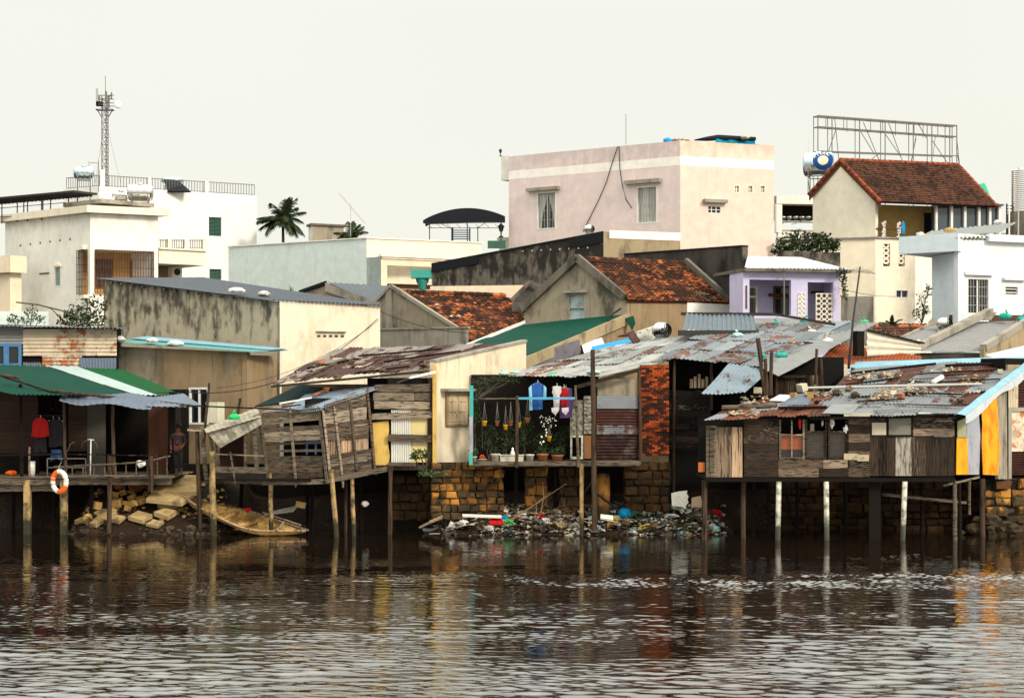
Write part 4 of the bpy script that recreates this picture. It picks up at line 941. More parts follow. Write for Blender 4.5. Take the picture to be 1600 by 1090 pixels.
mb = MB(); mb.corr(P(1430, 374, 79.5), P(1560, 364, 79.8), P(1590, 347, 84), P(1455, 361, 84), .2, .03); solo('low_tin_roof', mb, M['tin_pale'], 'low pale blue tin roof in front of the glazed gallery', 'tin roof')
for i, (px, py, m, lb) in enumerate(((1484, 359, 'tan_bag', 'tan sandbag on the white house roof'), (1440, 369, 'tan_bag', 'tan sandbag low on the pale blue canopy slab'), (1560, 371, 'tan_bag', 'tan sandbag above the white gutter'), (1560, 347, 'white_bag', 'white sandbag on the far tin edge by the thin pole'), (1438, 366, 'white_bag', 'small white sack behind the tan one on the canopy slab'))):
    mb = MB(True); mb.blob(P(px, py, 79.5), .28, .2, .1, .25); solo('sandbag', mb, M[m], lb, 'sandbag', 'sandbags on roofs')
bush('potted_shrub', 'thin dark shrub growing in the pale blue recess', [(1432, 490, 77.5, .18, .3), (1440, 470, 77.5, .22, .35), (1450, 455, 77.5, .12, .3), (1446, 485, 77.5, .15, .25)], 90, .09, cat='shrub', base=P(1440, 505, 77.5))
t = thing('potted_palm', 'low dark palm in front of the cream wall, right of the antenna pole', 'palm', P(1393, 520, 76)); lf, st = MB(), MB()
for i in range(22): frond(lf, st, P(1393, 512, 76), i*2.4, R(U(10, 75)), .62, U(1, 2), 12, .15)
part('fronds', lf, M['palm_leaf'], t); part('stalks', st, M['leaf'], t)

# ============================================================ PURPLE HOUSE
O = thing('purple_house', 'low purple and lilac house with a white tin roof and lattice openings', 'house', P(1235, 510, 77))
pf = F((1161, 76), (1312, 77)); ops = [pf.rect(1171, 437, 1236, 492), pf.rect(1262, 441, 1302, 515)]; zz = pf.z(1200, 425); z0 = 3
mb = MB(); wall_edge(mb, pf, pf.a-pf.n*.2, pf.b-pf.n*.2, z0, [(0, zz), (pf.L, zz)], ops, .2); part('front_wall', mb, M['purple_plaster'], O)
ops2 = []; pb = pf.back(-1.6); mb = MB(); pb.boxu(mb, .1, pf.L-.1, z0, zz, -.2, 0); part('back_wall', mb, M['purple_plaster'], O)
for q_ in (0, pf.L-.1): mb = MB(); pf.boxu(mb, q_, q_+.1, z0, zz, -1.6, -.2); part('side_wall', mb, M['purple_plaster'], O)
mb = MB(); pb.box(mb, 1168, 447, 1183, 492, .003, .05); w = part('window', mb, M['cornice'], O); mb = MB(); pb.box(mb, 1168, 450, 1180, 462, .051, .06); pb.box(mb, 1168, 465, 1180, 490, .051, .06); part('pane', mb, M['pane_dark'], w)
mb = MB(); pb.box(mb, 1208, 447, 1237, 500, .003, .05); w = part('door', mb, M['shutter_brown'], O); mb = MB(); pb.box(mb, 1211, 450, 1234, 464, .051, .06); pb.box(mb, 1211, 467, 1222, 498, .051, .06); pb.box(mb, 1224, 467, 1234, 498, .051, .06); part('pane', mb, M['pane_dark'], w)
mb = MB(); pb.box(mb, 1200, 459, 1242, 463, .06, .2); pb.box(mb, 1266, 455, 1304, 459, .06, .2); part('beam', mb, M['brown_iron'], O)
def lattice(f, x0, y0, x1, y1, nx, ny, mat, O, o=0):
    mb = MB(); f.box(mb, x0, y0, x0+1.2, y1, o-.06, o); f.box(mb, x1-1.2, y0, x1, y1, o-.06, o); f.box(mb, x0+1.2, y0, x1-1.2, y0+1.2, o-.06, o)
    dx = (x1-x0)/nx; dy = (y1-y0)/ny
    for i in range(nx):
        for j in range(ny):
            cx_, cy_ = x0+dx*(i+.5), y0+dy*(j+.5)
            for k in range(8):
                a = k*.785; mb.beam(f.p(cx_+dx*.46*math.cos(a), cy_+dy*.46*math.sin(a), o-.03), f.p(cx_+dx*.46*math.cos(a+.785), cy_+dy*.46*math.sin(a+.785), o-.03), .035, .06, up=(*f.n, 0))
    part('lattice', mb, M[mat], O)
lattice(pf, 1246, 457, 1258, 515, 2, 8, 'cornice', O, .03); lattice(pf, 1275, 458, 1301, 515, 3, 7, 'cornice', O, .0)
mb = MB(); pf.box(mb, 1165, 446, 1167, 482, .003, .04); part('slot', mb, M['brown_iron'], O)
mb = MB(); mb.beam(pf.p(1221, 426, .3), pf.p(1221, 492, .3), .05); part('pipe', mb, M['grey_iron'], O)
mb = MB(); pf.boxu(mb, -.05, pf.L+.4, zz, zz+.13, -3.5, .35); part('fascia', mb, M['coping'], O)
mb = MB(); pr_ = [pf.pt(-.05, zz+.15, .32), pf.pt(pf.L+.3, zz+.15, .32), P(1252, 402, 80.5), P(1168, 400, 80.5)]; mb.corr(*pr_, .16, .02); part('roof', mb, M['white_bag'] if 0 else surf('tin_white', (.66,.68,.70), rough=.5), O)
mb = MB(); tb = F((1222, 81), (1313, 82)); tb.box(mb, 1222, 393, 1313, 424, -.4, 0); solo('terrace_wall', mb, M['dark_concrete'], 'stained terrace wall with shrubs above the purple house', 'wall')
bush('terrace_shrub', 'wide leafy shrub on the terrace above the purple house', [(1218,390,83,.35,.35),(1232,380,83,.45,.4),(1250,374,83,.5,.45),(1268,378,83,.45,.4),(1285,376,83,.4,.4),(1300,384,83,.35,.3),(1243,392,83,.5,.3),(1275,390,83,.5,.3)], 260, .14, base=P(1258, 402, 83))
bush('vine', 'thin vine hanging at the right corner of the purple house', [(1318,440,76.5,.14,.35),(1319,460,76.5,.12,.3),(1315,425,76.5,.2,.15)], 80, .1, cat='vine', base=P(1320, 425, 76.5))
mb = MB(); q = F((1314, 80), (1364, 79.6)); q.box(mb, 1314, 463, 1364, 540, -.3, 0); solo('low_plaster_wall', mb, M['gable_concrete'] if 0 else M['light_coping'], 'plain greyish plaster wall between the purple house and the cream wall', 'wall')

# ============================================================ DARK CONCRETE HOUSES
b = Bld('dark_parapet_house', 'dark blackened concrete wall behind the gable roof, left of the purple house', 'building', [(975, 84.9), (1160, 80), (1168.5, 80.2)], 1.6, [zt(385,80)]*3, th=.3)
b.walls(['dark_brown_concrete', 'dark_concrete', 'dark_concrete', 'dark_brown_concrete']); b.roof('coping', dz=-.3)  # right face gets lighter concrete, painting it as the lit side
mb = MB(); b.f[0].boxu(mb, 0, b.f[0].L+.003, zt(385,80), zt(385,80)+.06, -.32, .04); b.f[1].boxu(mb, .043, b.f[1].L, zt(385,80), zt(385,80)+.06, -.3, .04); part('coping', mb, M['black_tar'], b.o)
b = Bld('dark_shed_house', 'dark grey stained concrete house with a sloping tarred parapet, centre', 'building', [(675, 92), (943, 86), (1063, 87.6)], 1.6, [zt(412,92), zt(362,86), zt(362,86)], th=.3)
b.walls(['dark_concrete', 'ocher_concrete', 'ocher_concrete', 'dark_concrete']); b.roof('coping', dz=-.3)
mb = MB(); g = b.f[0]; ztar = lambda u: zt(412,92)+(zt(362,86)-zt(412,92))*u/g.L
for (a, c_, h) in ((0, 2.9, .42), (2.9, g.L-1.9, .05), (g.L-1.9, g.L+.003, .5)):
    mb.hexa([g.pt(a, ztar(a)-h, .05), g.pt(c_, ztar(c_)-h, .05), g.pt(c_, ztar(c_)-h, .002), g.pt(a, ztar(a)-h, .002)], [g.pt(a, ztar(a)+.03, .05), g.pt(c_, ztar(c_)+.03, .05), g.pt(c_, ztar(c_)+.03, .002), g.pt(a, ztar(a)+.03, .002)])
part('tar_edge', mb, M['black_tar'], b.o)
mb = MB(); g1_ = b.f[1]; g1_.boxu(mb, .3, g1_.L, g1_.z(1000,374), g1_.z(1000,362)+.02, .003, .02); part('painted_band', mb, M['white_plaster'], b.o)
mb = MB(True)
for i in range(8): mb.blob(g.p(817+i*14.5, 393-i*.8, .02), .07, .05, .07, .05, 1)
part('pipe_end', mb, M['light_coping'], b.o)
mb = MB(); mb.corr(g.p(770, 397, -.1), g.p(812, 388, -.1), g.p(812, 386, -1), g.p(770, 394, -1), .2, .03); part('turquoise_flashing', mb, M['turquoise'], b.o)
def ventilator(label, px, py, Y, r, base=True):
    c_ = P(px, py, Y); t = thing('roof_ventilator', label, 'roof ventilator', c_-Vector((0,0,r*1.25)), 'turbine roof ventilators'); mb = MB(True)
    n = 22
    for i in range(n):
        a = 2*math.pi*i/n; pts = []
        for j in range(8):
            e = -1.15+2.3*j/7; aa = a+.25*math.sin(e); pts.append((aa, e))
        k = len(mb.v)
        for aa, e in pts:
            for s_, rr in ((0, 1.0), (.26, .9)): mb.v.append(c_+Vector((math.cos(aa+s_)*math.cos(e)*r*rr, math.sin(aa+s_)*math.cos(e)*r*rr, math.sin(e)*r*.85)))
        for j in range(7): mb.f.append((k+2*j, k+2*j+1, k+2*j+3, k+2*j+2))
    mb.lathe(c_+Vector((0,0,r*.68)), (0,0,1), [(0,r*.55),(.06*r,r*.5),(.12*r,.01)], 18); mb.lathe(c_, (0,0,1), [(-r*.8,r*.2),(0,r*.75),(r*.6,r*.5)], 14); part('turbine', mb, M['steel'], t)
    if base: mb = MB(); mb.lathe(c_-Vector((0,0,r*1.5)), (0,0,1), [(0,r*1.3),(r*.2,r*1.1),(r*.75,r*.62),(r*.9,r*.6)], 14); part('collar', mb, M['tin_pale'], t)
    return t
ventilator('small roof ventilator on the dark sloping parapet near the pink house', 921, 358, 88, .26)
mb = MB(); q = F((672, 84), (848, 83)); q.box(mb, 672, 446, 848, 520, -.3, 0); solo('cream_garden_wall', mb, M['cream_plaster'], 'cream wall strip showing between the dark house and the mossy tile roof', 'wall')
def ray(px, py, p0, n, lift=0):
    d = Vector(((px-800)/FPX, 1, (HOR-py)/FPX)); p0 = Vector(p0); n = Vector(n).normalized(); o = Vector((0,0,CAMZ))
    t = (p0+n*lift-o).dot(n)/d.dot(n); return o+d*t
# ============================================================ MIDDLE ROW
def sheets(mb, A, B, C, D, nx, ny, pitch=.12, amp=.014, gap=.03, jit=.03, sag=.03, over=.12, miss=0):
    """a roof of nx by ny overlapping corrugated sheets; A-B is the low edge"""
    A, B, C, D = map(Vector, (A, B, C, D)); n = (B-A).cross(D-A).normalized()
    if n.z < 0: n = -n
    def q(u, v): return (A*(1-u)+B*u)*(1-v)+(D*(1-u)+C*u)*v
    Lv = (D-A).length
    for j in range(ny-1, -1, -1):
        for i in range(nx):
            if rnd.random() < miss: continue
            u0, u1 = i/nx-.006, (i+1)/nx+.006; v0 = j/ny-(over/Lv if j else 0)+U(-jit, jit)/Lv; v1 = (j+1)/ny
            lift = .010+.022*(i % 2)+gap*(ny-1-j)*0+.0; lo = .03 if j < ny-1 else 0; r = U(-.02, .02)
            mb.corr(q(u0, v0)+n*(lift+lo+r), q(u1, v0)+n*(lift+lo-r), q(u1, v1)+n*lift, q(u0, v1)+n*lift, pitch, amp, 4, sag)
def planks_h(mb, f, x0, y0, x1, y1, n, o=0, th=.025, gap=.06, jit=.02, miss=0, split=.0, tilt=.012, y0b=None, y1b=None):
    """horizontal boards between two slanting or level lines"""
    u0, u1 = f.u(x0), f.u(x1); y0b = y0 if y0b is None else y0b; y1b = y1 if y1b is None else y1b
    tl, tr_, bl_, br_ = f.z(x0, y0), f.z(x1, y0b), f.z(x0, y1), f.z(x1, y1b)
    for i in range(n):
        a = i/n; b = (i+1-gap)/n; cuts = [0, 1] if rnd.random() > split else [0, U(.25,.75), 1]
        for c0, c1 in zip(cuts, cuts[1:]):
            if rnd.random() < miss: continue
            t = U(-tilt, tilt); oo = o+U(0, jit); e0 = c0+(U(-.004,.02) if c0 == 0 else .004); e1 = c1-(U(-.004,.02) if c1 == 1 else .004)
            def zz(c, k): return (tl+(tr_-tl)*c)*(1-k)+(bl_+(br_-bl_)*c)*k
            ua, ub = u0+(u1-u0)*e0, u0+(u1-u0)*e1
            mb.hexa([f.pt(ua, zz(e0,b)+t, oo+th), f.pt(ub, zz(e1,b)-t, oo+th), f.pt(ub, zz(e1,b)-t, oo), f.pt(ua, zz(e0,b)+t, oo)],
                    [f.pt(ua, zz(e0,a)+t, oo+th), f.pt(ub, zz(e1,a)-t, oo+th), f.pt(ub, zz(e1,a)-t, oo), f.pt(ua, zz(e0,a)+t, oo)])
def planks_v(mb, f, x0, y0, x1, y1, n, o=0, th=.025, gap=.05, jit=.02, ragged=.0, y0b=None, lean=0, miss=0, y1b=None):
    u0, u1 = f.u(x0), f.u(x1); y0b = y0 if y0b is None else y0b; y1b = y1 if y1b is None else y1b
    for i in range(n):
        if rnd.random() < miss: continue
        a = i/n; b = (i+1-gap)/n; zt_a = f.z(x0, y0)+(f.z(x1, y0b)-f.z(x0, y0))*a+U(-ragged, ragged); zb_ = f.z(x0, y1)+(f.z(x1, y1b)-f.z(x0, y1))*a+U(-ragged, ragged)*.6
        oo = o+U(0, jit); ua, ub = u0+(u1-u0)*a, u0+(u1-u0)*b; t = U(-.008, .008)+lean
        mb.hexa([f.pt(ua, zb_, oo+th), f.pt(ub, zb_, oo+th), f.pt(ub, zb_, oo), f.pt(ua, zb_, oo)], [f.pt(ua+t, zt_a, oo+th), f.pt(ub+t, zt_a+U(-.01,.01), oo+th), f.pt(ub+t, zt_a, oo), f.pt(ua+t, zt_a, oo)])
def corr_wall(mb, f, x0, y0, x1, y1, horiz=False, pitch=.1, amp=.015, o=.02, sag=.02, n=1):
    for i in range(n):
        xa = x0+(x1-x0)*i/n; xb = x0+(x1-x0)*(i+1)/n+.3; oo = o+.012*(i % 2)
        p = [f.p(xa, y1, oo), f.p(xb, y1, oo), f.p(xb, y0, oo), f.p(xa, y0, oo)]
        if horiz: mb.corr(p[1], p[2], p[3], p[0], pitch, amp, 6, sag)
        else: mb.corr(*p, pitch, amp, 4, sag)
def post(mb, a, b, r=.06, r1=None, n=8, wob=.014):
    a, b = Vector(a), Vector(b); k = 5; pts = []
    for i in range(k+1): pts.append(a.lerp(b, i/k)+Vector((U(-wob,wob), U(-wob,wob), 0))*(0 < i < k))
    mb.path(pts, [(r+((r1 or r)-r)*i/k)*U(.93,1.07) for i in range(k+1)], n)
def wire(label, pts, r=.014, name='overhead_cable', sagpx=0):
    a, b = Vector(pts[0]), Vector(pts[-1]); n = 16; out = []
    if len(pts) == 2: out = [a.lerp(b, i/n)-Vector((0,0,sagpx*4*(i/n)*(1-i/n))) for i in range(n+1)]
    else: out = pts
    mb = MB(True); mb.path(out, r, 5); return solo(name, mb, M['cable'], label, 'cable')
def bag(label, px, py, Y, rx, rz, mat, cat='sandbag', group='sandbags holding the tin roofs down', knot=True, name='sandbag', ry=None):
    c = P(px, py, Y); mb = MB(True); mb.blob(c, rx, ry or rx*.8, rz, .16, 3, flat=.55, f=2.2)
    if knot:
        a = c+Vector((U(-.3,.3)*rx, 0, rz*.8)); mb.path([a, a+Vector((U(-.05,.05), 0, rz*.5)), a+Vector((U(-.1,.1), 0, rz*1.0))], [rx*.22, rx*.10, rx*.2], 7)
    return solo(name, mb, M[mat], label, cat, group)

# ---- grey and cream concrete house, left of centre
O = thing('stained_concrete_house', 'tall blotchy grey concrete house with a cream right face and grey tin roof', 'house', P(437, 640, 73))
Yn, Yl, Yr = 72, 80, 74; f0 = F((162, Yl), (437, Yn)); f1 = F((437, Yn), (594, Yr)); zA, zB, zC = Zo(437, Yl), Zo(471, Yn), Zo(479, Yr)
b = Bld.__new__(Bld); pl = [f0.a, f0.b, f1.b, f1.b+(f0.a-f0.b)]; inn = inner_poly(pl, .25)
mb = MB(); wall_edge(mb, f0, inn[0], inn[1], 1.0, [(0, zA), (f0.L, zB)], [], .25); part('wall', mb, M['grey_stained'], O)
mb = MB(); r0 = f1.rect(494, 522, 540, 525); ops = []
for i in range(5): ops.append(f1.rect(495+i*9.2, 523, 501+i*9.2, 527))
wall_edge(mb, f1, inn[1], inn[2], 1.0, [(0, zB), (f1.L, zC)], ops, .25); part('wall', mb, M['cream_stained'], O)
mb = MB(); f1.boxu(mb, r0[0], r0[1], f1.z(515,518)-.02, f1.z(515,518)+.02, .002, .1); part('vent_ledge', mb, M['light_coping'], O)
mb = MB(); f0.boxu(mb, f0.L-.12, f0.L+.012, 1.0, zB-.25, .002, .012); part('corner_strip', mb, M['gable_concrete'], O)
mb = MB(); pB, pC = f0.pt(f0.L, zB+.05, .22)+Vector((*(-f1.d*.1), 0)), f1.pt(f1.L+.15, zC+.05, .18); pA = f0.pt(-.2, zA+.06, .22); pD = pA+(pC-pB)*1.02+Vector((0,0,.28))
pB2 = pB; mb.corr(pB, pC, pD, pA, .17, .028, 6); part('roof', mb, M['tin_slate'], O)
for i in range(12):
    mb = MB(); p = f0.pt(.8+i*.75, zA+(zB-zA)*(.8+i*.75)/f0.L-.07, .16); mb.box(p.x-.04, p.x+.04, p.y-.1, p.y+.15, p.z-.04, p.z+.03); part('rafter_end', mb, M['coping'], O)
for i, (px, py) in enumerate(((370, 454), (412, 459))):
    mb = MB(True); mb.blob(P(px, py, 73.6), .36, .22, .12, .22, 3, flat=.5, f=2.5); solo('white_sack', mb, M['white_bag'], ('left one of two white sacks on the grey tin roof edge', 'right one of two white sacks on the grey tin roof edge')[i], 'sack', 'white sacks on the grey tin roof')
# ---- lean-to below it
O = thing('beige_lean_to', 'beige lean-to with an aqua tin roof and a narrow white window', 'house', P(300, 740, 70))
lf_ = F((183, 71.5), (386, 69)); ops = [lf_.rect(295, 605, 326, 663)]; mb = MB(); zz0, zz1 = lf_.z(185, 541), lf_.z(384, 550)
wall_edge(mb, lf_, lf_.a-lf_.n*.2, lf_.b-lf_.n*.2, 1.0, [(0, zz0), (lf_.L, zz1)], ops, .2); part('wall', mb, M['tan_plaster'], O)
mb = MB(); lf_.box(mb, 184, 545, 243, 640, .002, .02); part('render_patch', mb, M['gable_concrete'], O)
rt = F(lf_.b, f0.pt(f0.u(437), 0, .0).to_2d()); mb = MB(); rt.boxu(mb, .01, rt.L-.3, 1.0, zz1-.1, -.2, 0); part('side_wall', mb, M['tan_plaster'], O)
window(O, lf_, 295, 605, 326, 663, nv=1, fw=.075, inset=.06)
mb = MB(); mb.corr(lf_.p(178, 534, .35), lf_.p(402, 550, .35), lf_.p(402, 545, -2.2), lf_.p(182, 526, -2.2), .11, .02); part('roof', mb, M['aqua_roof'], O)
mb = MB(); mb.slab([lf_.p(182, 527, -.9), lf_.p(402, 545, -.9), lf_.p(402, 542, -2), lf_.p(182, 523, -2)], .03, Vector((0,0,1))); part('flashing', mb, M['blue_sheet'], O)
bag('white sack at the left end of the aqua tin roof', 186, 530, 71, .25, .13, 'white_bag', knot=False); bag('crumpled pinkish white sack second from left on the aqua roof', 238, 532, 70.5, .28, .10, 'white_bag', knot=False); bag('largest white sack on the aqua tin roof', 274, 537, 70.2, .32, .12, 'white_bag', knot=False)
# ---- bluish shed roof and grey gable
O = thing('grey_shed_house', 'low house with a bluish grey sheet roof and grey bargeboard, behind the stained house', 'house', P(540, 560, 84))
ap = P(508, 443, 83); mb = MB(); e1 = P(596, 478, 81.5); mb.corr(e1, P(622, 480, 84), P(618, 447, 87), P(512, 441, 83.2), .2, .02); mb.corr(P(455, 462, 84), ap, P(618, 447, 87), P(560, 455, 88), .2, .02); part('roof', mb, M['tin_slate'], O)
mb = MB(); mb.slab([ap+Vector((0,-.05,.05)), ap+Vector((0,-.05,-.35)), P(594, 484, 81.4), P(594, 473, 81.4)], .12, Vector((0,-1,0))); part('bargeboard', mb, M['light_coping'], O)
mb = MB(); mb.slab([P(462, 462, 83.9), P(508, 446, 83.1), P(590, 480, 81.6), P(594, 560, 81.6), P(462, 560, 83.9)], .2, Vector((0,-1,0))); part('gable_wall', mb, M['gable_concrete'], O)
mb = MB(); mb.beam(P(468, 456, 83.8), P(510, 441, 83), .1, .14); part('roof_edge', mb, M['black_tar'], O)
# ---- mossy tile roof house
O = thing('mossy_tile_house', 'low grey gabled house under a mossy dark and orange tile roof, centre left', 'house', P(680, 560, 79))
mb = MB(); gf = F((593, 80), (735, 76.5)); pts = [gf.p(593, 560), gf.p(593, 466), gf.p(610, 449), gf.p(618, 449), gf.p(724, 518), gf.p(735, 560)]; mb.slab(pts, .2, Vector((*gf.n, 0))); part('gable_wall', mb, M['dark_concrete'] if 0 else M['gable_concrete'], O)
mb = MB(); gf.box(mb, 605, 452, 614, 520, .002, .1); part('pilaster', mb, M['light_coping'], O)
mb = MB(); mb.beam(gf.p(613, 447, .06), gf.p(728, 520, .06), .16, .14); mb.beam(gf.p(590, 470, .06), gf.p(612, 447, .06), .14, .12); part('coping', mb, M['light_coping'], O)
mb = MB(); tiles(mb, P(736, 532, 76.3), P(860, 530, 79), P(828, 466, 84), P(622, 458, 81), 24, 20, lift=.04); part('roof', mb, M['tile_orange'], O)
mb = MB(); mb.slab([P(736, 532, 76.3), P(860, 530, 79), P(828, 466, 84), P(622, 458, 81)], .12, Vector((0,-.3,.9))); part('roof_deck', mb, M['tile_dark'], O)
mb = MB(True); ridge_tiles(mb, P(624, 456, 81), P(828, 463, 84), .12, .38); part('ridge_tiles', mb, M['tile_ridge'] if 0 else M['tile_orange'], O)
for i, (px, py) in enumerate(((682, 476), (705, 495), (716, 494))):
    mb = MB(); mb.blob(P(px, py, 79.5-i*.5), .12, .1, .06, .3, 1); solo('white_scrap', mb, M['white_bag'], ('white scrap high on the mossy tile roof', 'lower left white scrap on the mossy tile roof', 'lower right white scrap on the mossy tile roof')[i], 'scrap')
mb = MB(); lw = F((594, 78), (732, 75.5)); lw.box(mb, 594, 513, 728, 560, -.2, 0); lw.box(mb, 594, 511, 731, 514, -.22, .04); solo('low_grey_wall', mb, M['light_coping'], 'low grey concrete wall below the mossy gable', 'wall')
# small dark gable peak between roofs
mb = MB(); mb.slab([P(800, 470, 80), P(826, 442, 80.5), P(842, 446, 80.5), P(846, 480, 80)], .3, Vector((0,-1,0))); t = thing('small_gable', 'small dark gable peak left of the arched grey gable house', 'gable', P(820, 500, 80)); part('wall', mb, M['dark_brown_concrete'], t)
mb = MB(); mb.beam(P(798, 470, 79.7), P(828, 440, 80.2), .14, .12); mb.beam(P(828, 440, 80.2), P(846, 448, 80.1), .14, .12); part('coping', mb, M['coping'], t)
# ---- gable house in the centre
O = thing('gable_house', 'grey stained gable house with an orange and black tile roof and a pale blue window', 'house', P(903, 560, 77))
gf = F((819, 77.5), (980, 75)); mb = MB(); zr_ = gf.z(903, 405); el, er = gf.z(819, 480), gf.z(980, 472); ops = [gf.rect(888, 459, 915, 503)]
wall_edge(mb, gf, gf.a-gf.n*.25, gf.b-gf.n*.25, 1.5, [(0, el), (gf.u(903), zr_), (gf.L, er)], ops, .25); part('gable_wall', mb, M['gable_concrete'], O)
window(O, gf, 888, 459, 915, 503, frame='light_coping', pane='pane_pale', nv=0, nh=1, fw=.06, inset=.04)
mb = MB(); gf.box(mb, 883, 453, 918, 457.5, .002, .2); part('lintel', mb, M['light_coping'], O)
mb = MB(); q = .14
mb.beam(gf.p(817, 483, .1), gf.p(904, 402, .1), .30, .24, up=(*gf.n, .0)); mb.beam(gf.p(903, 402, .1), gf.p(977, 464, .1), .30, .24, up=(*gf.n, .0)); part('coping', mb, M['coping'], O)
mb = MB(); gf.box(mb, 803, 472, 824, 486, -.2, .14); part('kneeler', mb, M['coping'], O)
sf = F((980, 75), (1140, 79.3)); mb = MB(); z1 = sf.z(985, 471); sf.boxu(mb, .003, sf.L, 1.5, z1, -.25, 0); part('side_wall', mb, M['ocher_concrete'] if 0 else M['tan_plaster'], O)
mb = MB(); sf.box(mb, 1073, 474, 1140, 520, .002, .03); part('white_patch', mb, M['whitewash'] if 0 else M['white_plaster'], O)
A_, B_, C_, D_ = P(982, 469, 74.9), P(1137, 473, 79.2), P(1068, 412, 81.5), P(916, 405, 77.2); mb = MB(); tiles(mb, A_, B_, C_, D_, 26, 20, lift=.045); part('roof', mb, M['tile_orange'], O)
mb = MB(); mb.slab([A_, B_, C_, D_], .12, (B_-A_).cross(D_-A_).normalized()); l_ = gf.p(819, 480); mb.slab([l_, P(903, 404, 76.3), C_, l_+(C_-D_)], .12, Vector((-.6,0,.8))); part('roof_deck', mb, M['tile_dark'], O)
mb = MB(True); ridge_tiles(mb, D_, C_, .13, .35); part('ridge_tiles', mb, M['tile_orange'], O)
mb = MB(); mb.beam(B_+Vector((.1,0,.12)), C_+Vector((.1,0,.14)), .2, .24); part('far_coping', mb, M['coping'], O)
mb = MB()
for i in range(14): a = P(1098+U(-12,12), 462+U(-7,7), 78.5); mb.beam(a, a+Vector((U(-.5,.5), 0, U(-.15,.15))), .02)
mb.beam(P(1078, 455, 78.7), P(1110, 470, 78.2), .04); solo('dry_twigs', mb, M['light_coping'], 'dry pale twigs caught on the lower right of the gable roof tiles', 'twigs')
# ---- green sheet roof
O = thing('green_roofed_shed', 'low shed with a bent dark green sheet roof under the grey gable', 'shed', P(860, 600, 72))
mb = MB(); nn = 30
def gr(u, v):
    e = Vector(P(700, 569, 71)).lerp(P(812, 562, 69.5), min(1, u*1.0)) if 0 else None
    lo = P(740+68*u, 533+28*u, 72-2.5*u) if u < 0 else None
    A, B, C, D = P(728, 540, 72.5), P(815, 567, 68.5), P(982, 487, 75.2), P(818, 505, 77.2)
    p = (A*(1-u)+B*u)*(1-v)+(D*(1-u)+C*u)*v
    return p+Vector((0,0,.06*math.sin(v*5)+.012*math.sin(u*260)-.10*math.exp(-((v-.45)/.12)**2)))
mb.grid(gr, 160, 14); part('roof', mb, M['green_roof'], O)
mb = MB(); mb.beam(P(728, 540, 72.4), P(820, 503, 77.2), .05, .12); part('white_edge', mb, M['white_paint'], O)
mb = MB(); w = [P(808, 566, 68.4), P(984, 488, 75.1), P(988, 520, 75.1), P(990, 620, 75), P(808, 620, 68.4)]; mb.slab(w, .15, Vector((.5,-.85,0))); part('side_wall', mb, M['tan_plaster'], O)
mb = MB(); mb.beam(P(812, 571, 68.2), P(984, 497, 75), .08, .42); part('edge_board', mb, M['ocher_concrete'], O)
mb = MB(); mb.beam(P(797, 576, 68), P(906, 541, 71.5), .06, .55); part('lilac_board', mb, surf('lilac_board', (.16,.145,.17), [(DK,(3,3,3),.5,.7,.5,0)]), O)
mb = MB(); mb.slab([P(977, 497, 74.6), P(990, 493, 74.6), P(993, 505, 74.4), P(988, 516, 74.3)], .1, Vector((0,-1,0))); part('corner_flap', mb, M['green_roof'], O)
mb = MB(True); mb.path([P(970, 482, 74.8), P(958, 490, 74.3), P(950, 503, 73.8), P(943, 516, 73.4)], .035, 6); solo('bent_pipe', mb, M['cable'], 'black bent pipe crossing the dark green roof below the gable', 'pipe')
mb = MB(); mb.slab([P(908, 536, 72), P(940, 527, 73), P(946, 541, 72), P(913, 552, 71)], .04, Vector((0,-.6,.8))); solo('white_board', mb, M['styro'], 'white board lying between the green roof and the bright blue sheet', 'board')
mb = MB(); mb.slab([P(923, 548, 70), P(986, 534, 72.5), P(984, 528, 73), P(925, 541, 70.8)][::-1], .03, Vector((0,-.7,.7))); solo('bright_blue_sheet', mb, M['blue_bright'], 'narrow bright blue sheet along the top of the big grey tin roof', 'sheet')
mb = MB(); q = F((985, 73), (1022, 73.3)); mb.hexa([q.p(990,540,0), q.p(1025,532,0), q.p(1025,532,-.3), q.p(990,540,-.3)], [q.p(997,518,0), q.p(1024,509,0), q.p(1024,509,-.3), q.p(997,518,-.3)]); solo('spotted_panel', mb, surf('spotted_panel', (.6,.58,.52), [((.05,.05,.05),(8,8,8),.55,.62,.9,0)]), 'white panel spotted with black mould left of the round ventilator', 'panel')
mb = MB(); mb.slab([P(965, 525, 73), P(990, 516, 73.5), P(1001, 533, 72.6), P(990, 536, 72.4), P(982, 524, 73)], .08, Vector((0,-.8,.5))); solo('brown_tin_scrap', mb, M['tin_deeprust'], 'bent brown tin scrap at the right end of the bright blue sheet', 'tin scrap')
ventilator('large turbine ventilator above the big grey tin roof, centre right', 1034, 516, 72.5, .40)
